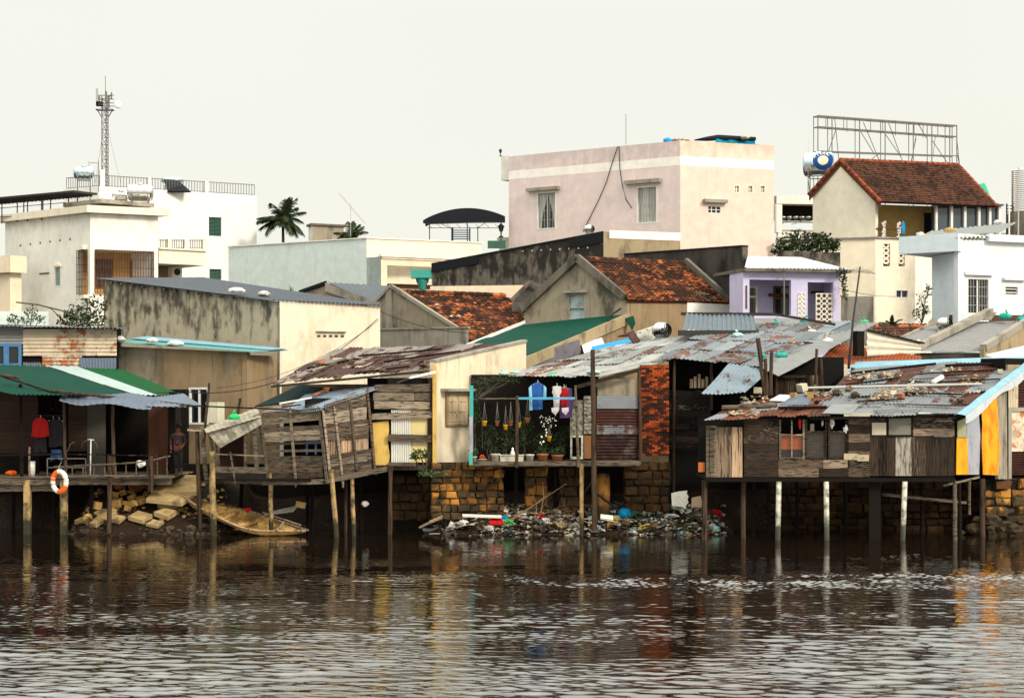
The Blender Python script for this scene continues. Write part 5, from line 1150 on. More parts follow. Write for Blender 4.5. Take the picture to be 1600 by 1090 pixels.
# ---- big patched tin roofs
O = thing('patched_tin_shed', 'wide patched shed under a big grey and rusty tin roof, right of centre', 'shed', P(1100, 700, 66))
R1 = [P(793, 588, 62.2), P(935, 588, 62.2), P(1040, 566, 64), P(822, 576, 64.2)]
R2 = [P(818, 579, 64), P(1042, 566, 64), P(1105, 520, 71), P(948, 543, 70)]
R3 = [P(1030, 560, 63.8), P(1192, 574, 63), P(1356, 503, 72.5), P(1120, 506, 72.5)]
mb = MB(); sheets(mb, *R1, 7, 1, sag=.03, jit=.08); part('roof', mb, M['tin_rust'] if 0 else corr_mat('tin_mixed', (.30,.30,.29), rust=(.12,.035,.013), amt=.9, lo=.5, hi=.6, ish=.5), O)
mb = MB(); sheets(mb, *R2, 9, 3, sag=.05, jit=.12); part('roof', mb, M['tin_pale'], O)
mb = MB(); sheets(mb, *R3, 9, 4, sag=.07, jit=.14); part('roof', mb, M['tin_grey'] if 0 else corr_mat('tin_bluegrey', (.165,.19,.21), rust=(.10,.032,.012), amt=.92, lo=.55, hi=.62, ish=.22, grime=.6, iv=.4), O)
mb = MB(); mb.corr(P(1185, 572, 62.9), P(1216, 589, 61.8), P(1374, 503, 72), P(1348, 504, 72.4), .1, .014, 8, .06); part('drooping_sheet', mb, M['tin_pale'], O)
R4 = [P(1066, 517, 69), P(1182, 517, 70), P(1178, 492, 72), P(1072, 490, 72)]; mb = MB(); mb.corr(R4[0], R4[1], R4[2], R4[3], .2, .03, 6, .08); part('upper_roof', mb, M['tin_slate'] if 0 else corr_mat('tin_upper', (.14,.175,.21), amt=.4, lo=.6, hi=.75), O)
mb = MB(); mb.beam(P(1064, 490, 72), P(1212, 491, 72), .1, .12); mb.beam(P(1212, 491, 72), P(1305, 507, 71), .08, .1); mb.beam(P(1060, 520, 69), P(1185, 520, 70), .1, .2); part('roof_edge', mb, M['dark_iron'], O)
mb = MB(); mb.slab([P(1185, 512, 74), P(1175, 497, 75), P(1240, 497, 75), P(1300, 508, 74.5)], .05, Vector((0,-.5,.8))); part('side_roof', mb, M['tin_greyroof'], O)
mb = MB(); mb.corr(P(1095, 615, 61.4), P(1165, 612, 61.4), P(1207, 574, 63), P(1138, 570, 63.2), .13, .018, 6, .08); part('drooping_awning', mb, corr_mat('tin_awning', (.22,.28,.33), rust=(.10,.03,.012), amt=.95, lo=.58, hi=.62, ish=.1, grime=.3), O)
# dark boarded walls under the roofs
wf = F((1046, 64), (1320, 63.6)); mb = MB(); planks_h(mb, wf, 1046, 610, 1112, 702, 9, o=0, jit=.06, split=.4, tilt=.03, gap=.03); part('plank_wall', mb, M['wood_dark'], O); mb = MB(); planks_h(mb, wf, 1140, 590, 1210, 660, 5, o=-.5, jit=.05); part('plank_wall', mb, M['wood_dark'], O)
mb = MB(); wf.box(mb, 1046, 556, 1112, 760, -1.6, -1.5); wf.box(mb, 1112, 556, 1330, 700, -2.3, -2.2); part('inner_wall', mb, M['dark'], O)  # black sheets painting in the darkness behind the planks
mb = MB(); planks_v(mb, wf, 1216, 588, 1258, 630, 8, o=-.2); planks_v(mb, wf, 1262, 586, 1284, 625, 5, o=-.3); part('plank_panel', mb, M['wood_v'], O)
mb = MB(); wf.box(mb, 1214, 586, 1260, 590, -.12, -.04); part('top_rail', mb, M['wood_h'], O)
for a, c_ in (((1054, 558), (1052, 800)), ((1112, 565), (1112, 640)), ((1212, 585), (1213, 640)), ((1276, 545), (1274, 600)), ((1282, 560), (1288, 640)), ((1185, 528), (1200, 615))):
    mb = MB(); post(mb, wf.p(*a, .05), wf.p(*c_, .05), .05); part('post', mb, M['wood_post'], O)
for a, c_ in (((1183, 528), (1196, 618)), ((1196, 560), (1198, 618)), ((1206, 548), (1204, 618))):
    mb = MB(); post(mb, P(*a, 61.6), P(*c_, 61.6), .055, .07); solo('bare_pole', mb, M['wood_post'], {1183:'tall leaning bare pole standing up through the tin roof gap', 1196:'short thick bare pole between two others above the stilt house roof', 1206:'thin bare pole, right of three above the stilt house roof'}[a[0]], 'pole', 'bare poles by the drooping awning')
mb = MB(); mb.beam(P(1194, 506, 62.5), P(1199, 575, 62), .02); solo('thin_rod', mb, M['grey_iron'], 'thin grey rod rising beside the leaning bare pole', 'rod')
for i in range(5):
    mb = MB(); x = 1078+i*6; wf.box(mb, x, 592-(i % 3)*4, x+4.5, 606, -.2, 0); solo('wood_offcut', mb, M['wood_pale'], ['first', 'second', 'third', 'fourth', 'fifth'][i]+' from the left of the pale wood offcuts on the dark plank wall', 'wood block', 'pale wood offcuts on the plank wall')
# brick pillar and rusty wall
t = thing('red_brick_pillar', 'narrow red brick wall with black blotches under the grey tin roof', 'brick wall', P(1022, 712, 63)); bf_ = F((1000, 63.2), (1046, 63.3)); mb = MB(); bf_.box(mb, 1001, 570, 1045, 712, -.22, -.02); part('mortar', mb, M['mortar'], t)
mb = MB(); r = bf_.rect(1000.5, 571, 1045.5, 712); nr = int((r[3]-r[2])/.075)
for j in range(nr):
    z = r[2]+(r[3]-r[2])*j/nr; nb = 5; sh = .5 if j % 2 else 0
    for i in range(-1, nb):
        ua = max(r[0], r[0]+(r[1]-r[0])*(i+sh)/nb+.006); ub = min(r[1], r[0]+(r[1]-r[0])*(i+1+sh)/nb-.006)
        if ub-ua > .03: bf_.boxu(mb, ua, ub, z+.008, z+(r[3]-r[2])/nr, -.03, U(0, .02))
part('bricks', mb, M['brick_red'], t)
t = thing('rusty_tin_partition', 'dark rusty corrugated partition with a silver band beside the brick pillar', 'partition', P(968, 720, 62.8)); cf = F((930, 62.6), (1000, 63)); mb = MB(); corr_wall(mb, cf, 932, 635, 998, 668, True); corr_wall(mb, cf, 932, 676, 998, 726, True, o=.0); part('rusty_sheet', mb, M['tin_deeprust'], t)
mb = MB(); corr_wall(mb, cf, 932, 618, 998, 638, True, pitch=.06, amp=.012, o=.05); corr_wall(mb, cf, 932, 664, 998, 678, True, pitch=.06, amp=.012, o=.03); part('silver_sheet', mb, M['tin_grey'], t)
mb = MB(); cf.box(mb, 932, 592, 998, 620, -.4, -.36); part('backing', mb, M['gable_concrete'], t)
mb = MB(); post(mb, cf.p(997, 578, .1), cf.p(1000, 722, .1), .06); mb.beam(cf.p(900, 604, .1), cf.p(1000, 577, .1), .1, .12); part('frame_post', mb, M['wood_post'], t)
# ---- right background roofs
O = thing('grey_tin_house', 'low house with a sloping grey corrugated roof between two concrete copings, right', 'house', P(1500, 565, 72))
mb = MB(); mb.corr(P(1428, 549, 70.5), P(1535, 549, 70.5), P(1600, 501, 76), P(1500, 503, 76), .11, .014, 4, .01); part('roof', mb, M['tin_greyroof'], O)
mb = MB(); mb.beam(P(1431, 543, 70.6), P(1547, 486, 76.5), .3, .25); part('coping', mb, M['light_coping'], O)
mb = MB(); mb.slab([P(1547, 487, 76), P(1558, 488, 76.2), P(1548, 500, 75.6), P(1535, 500, 75.6)], .2, Vector((0,-1,0))); mb.beam(P(1537, 543, 70.3), P(1610, 498, 75.8), .25, .25); part('coping', mb, M['light_coping'], O)
mb = MB(); mb.slab([P(1538, 543, 70.2), P(1610, 503, 75.5), P(1612, 600, 75.5), P(1538, 600, 70.2)], .2, Vector((.7,-.7,0))); part('gable_wall', mb, M['ocher_concrete'], O)
mb = MB(); mb.corr(P(1408, 529, 72), P(1450, 531, 72), P(1478, 503, 76), P(1455, 508, 76), .12, .014); part('roof', mb, M['tin_greyroof'], O)
mb = MB(); q = F((1430, 70.6), (1538, 70.4)); q.box(mb, 1430, 551, 1537, 600, -.3, -.1); part('wall', mb, M['dark_brown_concrete'], O)
mb = MB(); q = F((1485, 77.5), (1620, 78)); q.box(mb, 1487, 492, 1620, 502, -.3, 0); part('back_parapet', mb, M['red_sheet'] if 0 else M['brown_iron'], O)
mb = MB(); mb.beam(P(1455, 507, 76), P(1462, 500, 76), .2, .3); mb.beam(P(1408, 528, 72), P(1458, 505, 76), .1, .12); part('edge', mb, M['light_coping'], O)
ventilator('shiny turbine ventilator at the top of the small grey roof, right', 1476, 506, 74, .33)
bag('teal sandbag by the upper left corner of the grey roof at the right edge', 1570, 495, 75.5, .27, .16, 'teal_bag'); bag('teal sandbag cut by the right picture edge', 1598, 499, 75.5, .24, .14, 'teal_bag')
t = thing('cream_tin_fence', 'curved cream corrugated sheet wall right of the thin antenna pole', 'tin wall', P(1395, 560, 68)); mb = MB(); q = F((1352, 67), (1440, 69.5)); mb.corr(q.p(1440, 552), q.p(1440, 536), q.p(1354, 517), q.p(1354, 556), .12, .02, 6, .05)
part('sheet', mb, M['tin_cream'], t); mb = MB(); q.box(mb, 1343, 517, 1354, 556, -.3, -.1); mb.beam(q.p(1354, 516, .05), q.p(1442, 536, .05), .06); part('edge_post', mb, M['wood_dark'], t)
mb = MB(); q = F((1275, 68), (1480, 71)); mb.corr(P(1275, 568, 66.5), P(1440, 573, 66.8), P(1440, 556, 68.5), P(1305, 537, 68.5), .14, .02, 5, .05); solo('rust_red_sheet', mb, M['red_sheet'], 'rust red sheet roof strip behind the pale blue ridge strip', 'tin sheet')
mb = MB(); mb.slab([P(1540, 554, 68.5), P(1605, 539, 71), P(1605, 556, 69), P(1560, 560, 68.5)], .04, Vector((0,-.4,.9))); solo('pale_roof_sheet', mb, M['white_plaster'], 'pale flat sheet in the corner under the ochre gable wall, right edge', 'sheet')
t = thing('broken_tile_roof', 'strip of broken red and black roof tiles under the potted palm', 'tile roof', P(1400, 530, 74)); mb = MB(); tiles(mb, P(1360, 533, 72.5), P(1470, 530, 73.5), P(1455, 506, 77), P(1365, 506, 76), 14, 6, lift=.06); part('tiles', mb, M['tile_dark'], t)
mb = MB(); 
for px in (1370, 1412, 1431): mb.blob(P(px, 510, 75.5), .28, .1, .09, .2)
part('ridge_tile', mb, M['tile_ridge'] if 0 else surf('tile_fresh', (.45,.12,.04)), t)
# antenna pole
t = thing('antenna_pole', 'tall thin leaning pole with a wire television antenna on top', 'antenna', P(1327, 575, 66)); mb = MB(True); mb.path([P(1326, 575, 66), P(1333, 500, 67), P(1344, 417, 68)], [.05,.04,.03], 7); part('pole', mb, M['dark_iron'], t)
mb = MB()
for i in range(9): p = P(1330+i*4, 423+abs(i-4)*.3, 68); mb.beam(p+Vector((-.2,-.3,.05)), p+Vector((.2,.3,-.05)), .012)
mb.beam(P(1322, 421, 68), P(1368, 428, 68), .018); mb.beam(P(1325, 424, 68), P(1344, 418, 68), .012); part('antenna', mb, M['grey_iron'], t)
mb = MB(); mb.beam(P(1337, 460, 67.5), P(1364, 545, 70), .01); part('guy_wire', mb, M['grey_iron'], t)
# sandbags on the big tin roof
for lb, px, py, Y, rx, rz, m in (
    ('pale greenish white bag pair at the upper left of the big tin roof', 1152, 524, 67.5, .27, .12, 'palegreen_bag'), ('teal and white netted bag near the roof edge below the purple house', 1215, 507, 70, .27, .13, 'teal_bag'),
    ('roundest teal sandbag, topmost on the big tin roof', 1259, 503, 70.5, .25, .15, 'teal_bag'), ('teal sandbag next to the antenna pole foot', 1327, 513, 69.5, .26, .13, 'teal_bag'),
    ('greener sandbag with a twig right of the antenna pole', 1350, 504, 70.5, .27, .13, 'green_plastic'), ('teal sandbag at the low lip above the drooping awning', 1188, 556, 64, .25, .10, 'teal_bag'),
    ('knotted teal sandbag on the drooping tin corner', 1222, 556, 63.8, .26, .13, 'teal_bag'), ('yellow brown crumpled sack in the middle of the big tin roof', 1238, 537, 65.8, .34, .11, 'tan_bag'),
    ('slate blue sack touching the yellow brown one', 1267, 536, 65.8, .26, .12, 'steelblue_bag'), ('white cone shaped sack right of the slate blue one', 1293, 535, 65.8, .22, .2, 'white_bag'), ('white bottle-topped sack above the slate blue one', 1268, 520, 67.6, .22, .14, 'white_bag'),
    ('pale yellow sack at the left lip of the grey tin roof', 787, 583, 62.8, .2, .07, 'palegreen_bag'), ('pale aqua sack second from the left lip of the grey tin roof', 804, 582, 62.8, .2, .08, 'palegreen_bag'), ('pale bluish sack behind the tall post on the grey tin roof', 928, 581, 63, .3, .07, 'palegreen_bag')):
    nr3 = (R3[1]-R3[0]).cross(R3[3]-R3[0]).normalized(); nr3 = nr3 if nr3.z > 0 else -nr3; pl3 = (R3[0], nr3) if px > 1000 else (R1[0], Vector((0,-.25,.97)))
    c3 = ray(px, py, pl3[0], pl3[1], rz*.6+.03); bag(lb, px, py, c3.y, rx*.95, rz*.95, m)
mb = MB(True); mb.path([P(856, 586, 62.6), P(861, 585, 62.6), P(868, 584.5, 62.6), P(873, 584.5, 62.6)], [.05,.085,.085,.04], 10); solo('green_bottle', mb, M['green_plastic'], 'bright green bottle lying on the lip of the grey tin roof', 'bottle')
mb = MB(); mb.slab([P(882, 588, 62.3), P(900, 588, 62.3), P(900, 577, 63.5), P(883, 577, 63.5)], .03, Vector((0,-.5,.9))); solo('white_tile_sheet', mb, M['styro'], 'square white sheet lying beside the green bottle on the tin roof', 'sheet')
# ============================================================ FRONT ROW
def ray(px, py, p0, n, lift=0):
    d = Vector(((px-800)/FPX, 1, (HOR-py)/FPX)); p0 = Vector(p0); n = Vector(n).normalized(); o = Vector((0,0,CAMZ))
    t = (p0+n*lift-o).dot(n)/d.dot(n); return o+d*t
def blocks(name_o, f, x0, y0, x1, y1, rows, mat, o=0, wpx=16, gap=.025, skew=1.1, bulge=.05, mort=True, extra_lab=None):
    """rough masonry: each block a chamfered stone; mortar slab behind"""
    u0, u1, z0, z1 = f.rect(x0, y0, x1, y1); mb = MB(); rows_z = [z0]; h = (z1-z0)/rows
    for j in range(rows-1): rows_z.append(z0+h*(j+1)+U(-.12,.12)*h)
    rows_z.append(z1)
    w = wpx*(f.Y((u0+u1)/2))/FPX
    for j in range(rows):
        u = u0-U(0, w*.4)
        while u < u1:
            ww = w*U(.65, 1.45); a, b = max(u, u0)+gap/2, min(u+ww, u1)-gap/2; u += ww
            if b-a < .06: continue
            za, zb_ = rows_z[j]+gap/2, rows_z[j+1]-gap/2; c = min(.05, (b-a)*.25); d = U(-bulge, bulge)
            q = lambda uu, zz, oo: f.pt(uu+U(-1,1)*.018*skew*2, zz+U(-1,1)*.018*skew*2, oo)
            bk = [q(a,za,o-.12), q(b,za,o-.12), q(b,zb_,o-.12), q(a,zb_,o-.12)]; md = [q(a,za,o+d), q(b,za,o+d), q(b,zb_,o+d), q(a,zb_,o+d)]
            fr = [q(a+c,za+c,o+d+c*.9), q(b-c,za+c,o+d+c*.9), q(b-c,zb_-c,o+d+c*.9), q(a+c,zb_-c,o+d+c*.9)]
            k = len(mb.v); mb.v += bk+md+fr
            for s_ in (0, 4):
                for i in range(4): jn = (i+1) % 4; mb.f.append((k+s_+i, k+s_+jn, k+s_+4+jn, k+s_+4+i))
            mb.f.append((k+8, k+9, k+10, k+11))
    st = part('stones', mb, M[mat], name_o)
    if mort: mb = MB(); f.boxu(mb, u0, u1, z0, z1, o-.3, o-.055); part('mortar', mb, M['mortar'], name_o)
    return st
def cloth(mb, c, outline, depth=.04, fold=.07):
    """hanging cloth: outline [(dx,dz)...] both halves from the collar down"""
    c = Vector(c); k = len(mb.v); n = len(outline)
    mid = Vector((sum(p[0] for p in outline)/n, 0, sum(p[1] for p in outline)/n))
    def w(p, s_): return c+Vector((p[0], s_*depth/2+fold*mnoise.noise(Vector((p[0]*11, s_, p[1]*4))), p[1]))
    f = [w(p, -1) for p in outline]+[c+mid+Vector((0,-depth/2-fold*.6,0))]; b = [w(p, 1) for p in outline]+[c+mid+Vector((0,depth/2+fold*.6,0))]
    mb.v += f+b; m = n+1
    for i in range(n):
        j = (i+1) % n; mb.f += [(k+i, k+j, k+n), (k+m+j, k+m+i, k+m+n), (k+i, k+m+i, k+m+j, k+j)]
def shirt(c, w, h, sleeve=.8):
    s_ = w/2; o = [(0,0),(.25*s_,.04*h),(.75*s_,-.06*h),(s_*1.05,-.2*h),(s_*1.25,-sleeve*h),(s_*.95,-sleeve*h-.02*h),(s_*.78,-.35*h),(s_*.8,-h*.98),(s_*.2,-h*1.0)]
    return o+[(-x, z*1.01) for x, z in o[1:][::-1]]

# ---- green roofed stilt house
O = thing('green_roofed_stilt_house', 'stilt house at the far left under a sloping green tin roof with a pale stripe', 'stilt house', P(120, 745, 64))
wf = F((-60, 64.2), (275, 64.6)); zf = Zo(745, 62.2); zw = lambda py: Zo(py, 64.4)
mb = MB(); dk = F((-60, 62.2), (268, 62.5)); 
for i in range(34):
    y0_ = 62.25+i*.13; mb.box(Xo(-60,62), Xo(268,62.3), y0_, y0_+.12, zf-.04, zf-.0+U(-.004,.004))
part('deck', mb, M['wood_weather'], O)
mb = MB(); dk.boxu(mb, 0, dk.L, zf-.27, zf-.045, -.1, 0); dk.boxu(mb, 0, dk.u(85), zf-.5, zf-.3, -.35, -.25); part('edge_beam', mb, M['wood_weather'], O)
mb = MB()
for x0, y0, x1, y1, n in ((-60, 607, 60, 708, 15), (107, 608, 136, 705, 14)): planks_h(mb, wf, x0, y0, x1, y1, n, o=0, th=.03, gap=.05, jit=.0, tilt=.001)
part('siding', mb, M['siding'], O)
mb = MB(); wf.box(mb, -60, 708, 60, 745, -.15, -.1); wf.box(mb, 60, 607, 107, 745, -1.4, -1.3); wf.box(mb, -60, 608, 278, 760, -3.2, -3.1); part('inner_wall', mb, M['dark'] if 0 else M['wood_dark'], O)  # near-black boards paint in the unlit porch interior
mb = MB(); wf.box(mb, 136, 608, 165, 742, -.05, .0); part('door_panel', mb, surf('panel_grey', (.075,.065,.055)), O)
mb = MB(); planks_v(mb, wf, 232, 612, 262, 742, 5, o=0, th=.03, gap=.02, jit=0); part('door', mb, surf('panel_brown', (.085,.035,.02), iv=.15), O)
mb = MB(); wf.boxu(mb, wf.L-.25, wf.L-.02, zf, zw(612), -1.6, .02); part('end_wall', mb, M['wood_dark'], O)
A, B, C, D = P(108, 617, 61.9), P(290, 619, 64.6), P(192, 577, 69), P(-90, 566, 66.5)
n_ = (B-A).cross(D-A).normalized(); n_ = n_ if n_.z > 0 else -n_
def qd(u, v): return (A*(1-u)+B*u)*(1-v)+(D*(1-u)+C*u)*v
mb = MB(); mb.corr(qd(-.45,-.0), qd(.58,0), qd(.58,1), qd(-.45,1), .16, .022, 6); part('roof', mb, M['green_roof'], O)
mb = MB(); mb.corr(qd(.70,0)+n_*.02, B, C, qd(.70,1)+n_*.02, .13, .018, 6); part('roof', mb, M['green_light'], O)
mb = MB(); mb.corr(qd(.56,-.01)+n_*.045, qd(.74,-.01)+n_*.045, qd(.74,1)+n_*.045, qd(.56,1)+n_*.045, .16, .018, 6); part('skylight_stripe', mb, surf('pale_stripe', (.33,.42,.42), [((.25,.3,.28),(2,2,2),.45,.7,.5,0)], rough=.4), O)
mb = MB(); mb.corr(P(92, 626, 61.3), P(236, 638, 61.7), P(244, 618, 62.6), P(96, 612, 62.4), .2, .008, 5, .22); mb.corr(P(228, 634, 61.8), P(318, 636, 63), P(287, 614, 64.6), P(236, 620, 62.8), .2, .012, 4, .04); part('lower_awning', mb, M['tin_blue'], O)
mb = MB(); post(mb, P(80, 610, 61.8), P(300, 634, 63), .05); post(mb, P(-10, 583, 62.6), P(104, 620, 61.8), .04); post(mb, P(6, 586, 62.3), P(30, 590, 62.6), .05); part('eave_pole', mb, M['wood_post'], O)
for px, y0, y1, r in ((33, 600, 745, .07), (101, 622, 745, .06), (177, 634, 745, .065)):
    mb = MB(); post(mb, P(px-1, y0, 62.5), P(px+1, y1, 62.5), r*.9, r); part('post', mb, M['wood_post'] if px > 60 else M['wood_dark'], O)
for px, y0, y1, r, Y, m in ((43, 762, 824, .11, 62.4, 'pole_concrete'), (100, 758, 824, .11, 62.4, 'pole_concrete'), (143, 757, 795, .08, 63, 'wood_dark'), (85, 757, 815, .07, 64, 'wood_dark'), (20, 757, 820, .08, 64.5, 'wood_dark')):
    mb = MB(True); a, c_ = P(px, y0, Y), P(px, y1, Y); a.z = zf-.1; c_.z = -.5; mb.path([a, c_], r, 4 if m == 'pole_concrete' else 8) if 0 else (mb.box(a.x-r, a.x+r, a.y-r, a.y+r, c_.z, a.z) if m == 'pole_concrete' else post(mb, a, c_, r)); mb.sm = False; part('stilt', mb, M[m], O)
for px, y0, y1 in ((171, 712, 798), (236, 712, 768)):
    mb = MB(); a, c_ = P(px, y0, 62.1), P(px, y1, 62.1); c_.z = min(c_.z, bank_h(c_.x, 62.1)-.1) if px == 171 else c_.z; post(mb, a, c_, .075, .085); part('stilt', mb, M['wood_post'], O)
mb = MB(); tr = [P(84, 729, 62.1), P(120, 727, 62.1), P(171, 725, 62.0), P(215, 722, 62.1), P(240, 718, 62.3), P(266, 712, 62.7)]; mb.path(tr, .028, 6)
br_ = [P(84, 743, 62.1), P(171, 743, 62.0), P(240, 743, 62.3), P(272, 745, 62.8)]; mb.path(br_, .03, 6); part('railing', mb, M['wood_weather'], O)
for px in (95, 113, 130, 147, 164, 181, 197, 213, 230, 246, 261):
    yt_ = 729 if px < 90 else (727-(px-90)*.05 if px < 215 else 722-(px-215)*.2); mb = MB(); mb.beam(P(px, yt_, 62.1+(max(0, px-215)*.012)), P(px, 743, 62.1+(max(0, px-215)*.012)), .032); part('baluster', mb, M['wood_weather'], O)
mb = MB(); mb.beam(P(-60, 712, 62.25), P(100, 709, 62.25), .05, .06); mb.beam(P(100, 709, 62.25), P(262, 712, 62.6), .035); part('upper_rail', mb, M['wood_dark'], O)
# upper storey
O2 = thing('tin_upper_house', 'patched rusty tin upper storey with a blue window above the green roof, far left', 'house', P(90, 575, 70)); uf = F((-60, 69.4), (182, 70.2))
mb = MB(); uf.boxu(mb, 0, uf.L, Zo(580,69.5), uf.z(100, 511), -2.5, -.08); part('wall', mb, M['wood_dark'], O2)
mb = MB(); corr_wall(mb, uf, -60, 507, 36, 538, True, pitch=.11); part('grey_tin', mb, M['tin_slate'] if 0 else M['tin_greyroof'], O2)
mb = MB(); corr_wall(mb, uf, 36, 514, 182, 556, True, pitch=.13, amp=.018, n=3); corr_wall(mb, uf, 66, 553, 128, 576, True, pitch=.13, amp=.018, o=.04); part('patched_tin', mb, M['tin_patch'], O2)
mb = MB(); mb.corr(uf.p(128, 578, .25), uf.p(182, 576, .12), uf.p(182, 559, .04), uf.p(124, 559, .08), .1, .012); mb.corr(uf.p(36, 578, .1), uf.p(68, 578, .1), uf.p(64, 566, .04), uf.p(36, 566, .04), .1, .012); part('loose_tin', mb, M['tin_blue'], O2)
window(O2, uf, -30, 537, 10, 572, frame='frame_blue', nv=1, fw=.09, inset=-.06, th=.02, proud=.12); window(O2, uf, 10, 537, 34, 572, frame='frame_blue', nv=0, fw=.11, inset=-.06, th=.02, proud=.12)
mb = MB(); mb.corr(uf.p(-60, 508, .5), uf.p(193, 514, .5), uf.p(193, 509, -2.6), uf.p(-60, 502, -2.6), .15, .02); part('roof', mb, M['tin_slate'], O2)
bush('dark_tree', 'dark leafy tree showing between the tin storey and the stained house, left', [(118,490,76,.45,.35),(135,485,76.5,.5,.45),(152,480,77,.5,.5),(104,500,76,.4,.3),(150,502,76.5,.5,.35),(128,504,76,.5,.3)], 150, .13, cat='tree', base=P(140, 560, 76))
bush('light_shrub', 'sparse light green shrub against the white wall, far left edge', [(50,488,76,.3,.35),(42,500,76,.35,.2),(20,500,76,.25,.25),(62,498,76,.25,.2)], 70, .11, mat='leaf_light', cat='shrub', base=P(45, 540, 76))
mb = MB(True); mb.path([P(25, 472, 75), P(60, 476, 75), P(100, 486, 75), P(125, 500, 75)], .03, 5); mb.path([P(60, 476, 75), P(80, 482, 75), P(90, 492, 75)], .02, 5); solo('bare_branch', mb, M['bark'], 'long bare drooping branch above the tin storey, far left', 'branch')
mb = MB(); q = F((-20, 90), (17, 89)); q.box(mb, -20, 400, 16, 426, -1, 0); q.box(mb, -20, 426, 8, 520, -1, -.3); solo('ochre_neighbour_wall', mb, M['cornice'] if 0 else M['ocher_concrete'] if 0 else M['tan_wall'] if 0 else M['cream_plaster'], 'narrow cream and ochre wall cut by the left picture edge', 'wall')
mb = MB(); q = F((-60, 77), (75, 77.4)); q.box(mb, -60, 486, 75, 540, -.3, 0); solo('pale_aqua_wall', mb, M['blue_plaster'], 'pale aqua garden wall behind the light green shrub', 'wall')
# hanging clothes, life ring, small things on the porch
def garment(nm, lab, c, o, m, cat='clothing', d=.05, grp='clothes hung up to dry'):
    mb = MB(); cloth(mb, c, o, d); t = solo(nm, mb, M[m], lab, cat, grp)
    hb = MB(); c = Vector(c); hb.path([c+Vector((0,0,.10)), c+Vector((.02,0,.05)), c+Vector((0,0,0))], .008, 5); hb.beam(c+Vector((-.16,0,-.05)), c+Vector((0,0,.01)), .012); hb.beam(c+Vector((.16,0,-.05)), c+Vector((0,0,.01)), .012); part('hanger', hb, M['white_paint'], t); return t
garment('red_jumper', 'bright red jumper hanging on the porch of the green roofed house', P(63, 653, 63), shirt(0, .5, .66, .92), 'cloth_red')
garment('black_shirt', 'black shirt hanging right of the red jumper', P(83, 655, 63.1), shirt(0, .36, .95, .5), 'cloth_dark')
garment('dark_jacket', 'dark jacket with pale marks hanging nearest the porch post', P(92, 656, 63.1), shirt(0, .3, .9, .6), 'cloth_purple' if 0 else 'cloth_dark')
mb = MB(); cloth(mb, P(63, 684, 63.15), [(-.2,0),(.2,0),(.22,-.5),(.02,-.5),(0,-.2),(-.02,-.5),(-.2,-.5)]); solo('dark_trousers', mb, M['cloth_dark'], 'dark trousers hanging below the red jumper', 'clothing', 'clothes hung up to dry')
mb = MB(); cloth(mb, P(88, 702, 63.1), [(-.17,0),(.17,0),(.2,-.42),(.0,-.3),(-.2,-.42)]); solo('blue_jeans', mb, M['jeans'], 'blue jeans hanging low near the life ring', 'clothing', 'clothes hung up to dry')
mb = MB(); mb.beam(P(50, 649, 63.1), P(98, 649, 63.1), .02); solo('clothes_rod', mb, M['dark_iron'], 'thin rod carrying the red jumper', 'rod')
mb = MB(True); c_ = P(50, 745, 62.6); c_.z = zf; mb.lathe(c_, (0,0,1), [(0,.01),(0,.10),(.5,.11),(.52,.10),(.52,.01)], 14); solo('white_canister', mb, M['white_bag'], 'white cylindrical canister standing on the porch, far left', 'canister')
mb = MB(); mb.beam(P(46, 745, 62.45)+Vector((0,0,-.02)), P(46, 698, 62.6), .05, .09); solo('leaning_plank', mb, M['wood_pale'], 'narrow plank leaning behind the white canister', 'plank')
mb = MB(True); c_ = P(18, 741, 63); c_.z = zf+.1; mb.blob(c_, .2, .15, .1, .15); solo('orange_bundle', mb, M['rubber_orange'], 'small orange bundle on the porch floor at the far left', 'bundle')
t = thing('metal_table', 'grey metal frame table on the porch behind the life ring', 'table', P(104, 745, 62.9)); mb = MB(); fz = lambda px, py, Y=62.9: P(px, py, Y)
for a, c_ in (((74, 716), (134, 716)), ((74, 716), (74, 742)), ((134, 716), (134, 742)), ((74, 730), (134, 730))): mb.beam(fz(*a), fz(*c_), .03); mb.beam(fz(*a, 63.4), fz(*c_, 63.4), .03)
part('frame', mb, M['grey_iron'], t)
t = thing('metal_stand', 'thin pale metal stand with bent hoops on the porch', 'stand', P(141, 743, 62.8)); mb = MB(True); mb.path([P(141, 743, 62.7), P(142, 687, 62.7)], .022, 6); mb.path([P(137, 686, 62.7), P(147, 687, 62.7)], .018, 6); part('pole', mb, M['white_paint'], t)
mb = MB(True); mb.path([P(127, 700, 63), P(130, 690, 63), P(137, 687, 63), P(147, 688, 63), P(151, 694, 63), P(153, 706, 63)], .014, 6); mb.path([P(105, 706, 63), P(110, 693, 63), P(117, 690, 63)], .014, 6); part('hoop', mb, M['grey_iron'], t)
mb = MB(); mb.blob(P(221, 724, 62.6), .14, .06, .12, .4, 2, f=3); solo('pale_rag', mb, M['white_bag'], 'pale rag tied on the porch railing', 'rag')
t = thing('life_ring', 'orange and white life ring hanging on the porch edge', 'life ring', P(93, 752, 61.9)); c_ = P(93, 752, 61.85); 
def torus_seg(a0, a1, n=14, rr=1.0):
    mb = MB(True); pts = []
    R_, r_ = .335, .085*rr
    X = Vector((.80, -.42, 0)).normalized()*.86; Z = Vector((0,0,1)); pts = [c_+X*R_*math.cos(R(a0+(a1-a0)*i/n))+Z*R_*math.sin(R(a0+(a1-a0)*i/n)) for i in range(n+1)]
    mb.path(pts, r_, 12); return mb
part('ring', torus_seg(0, 360, 48), M['rubber_white'], t)
for a0 in (98, 262): part('band', torus_seg(a0, a0+78, 14, 1.03), M['rubber_orange'], t)
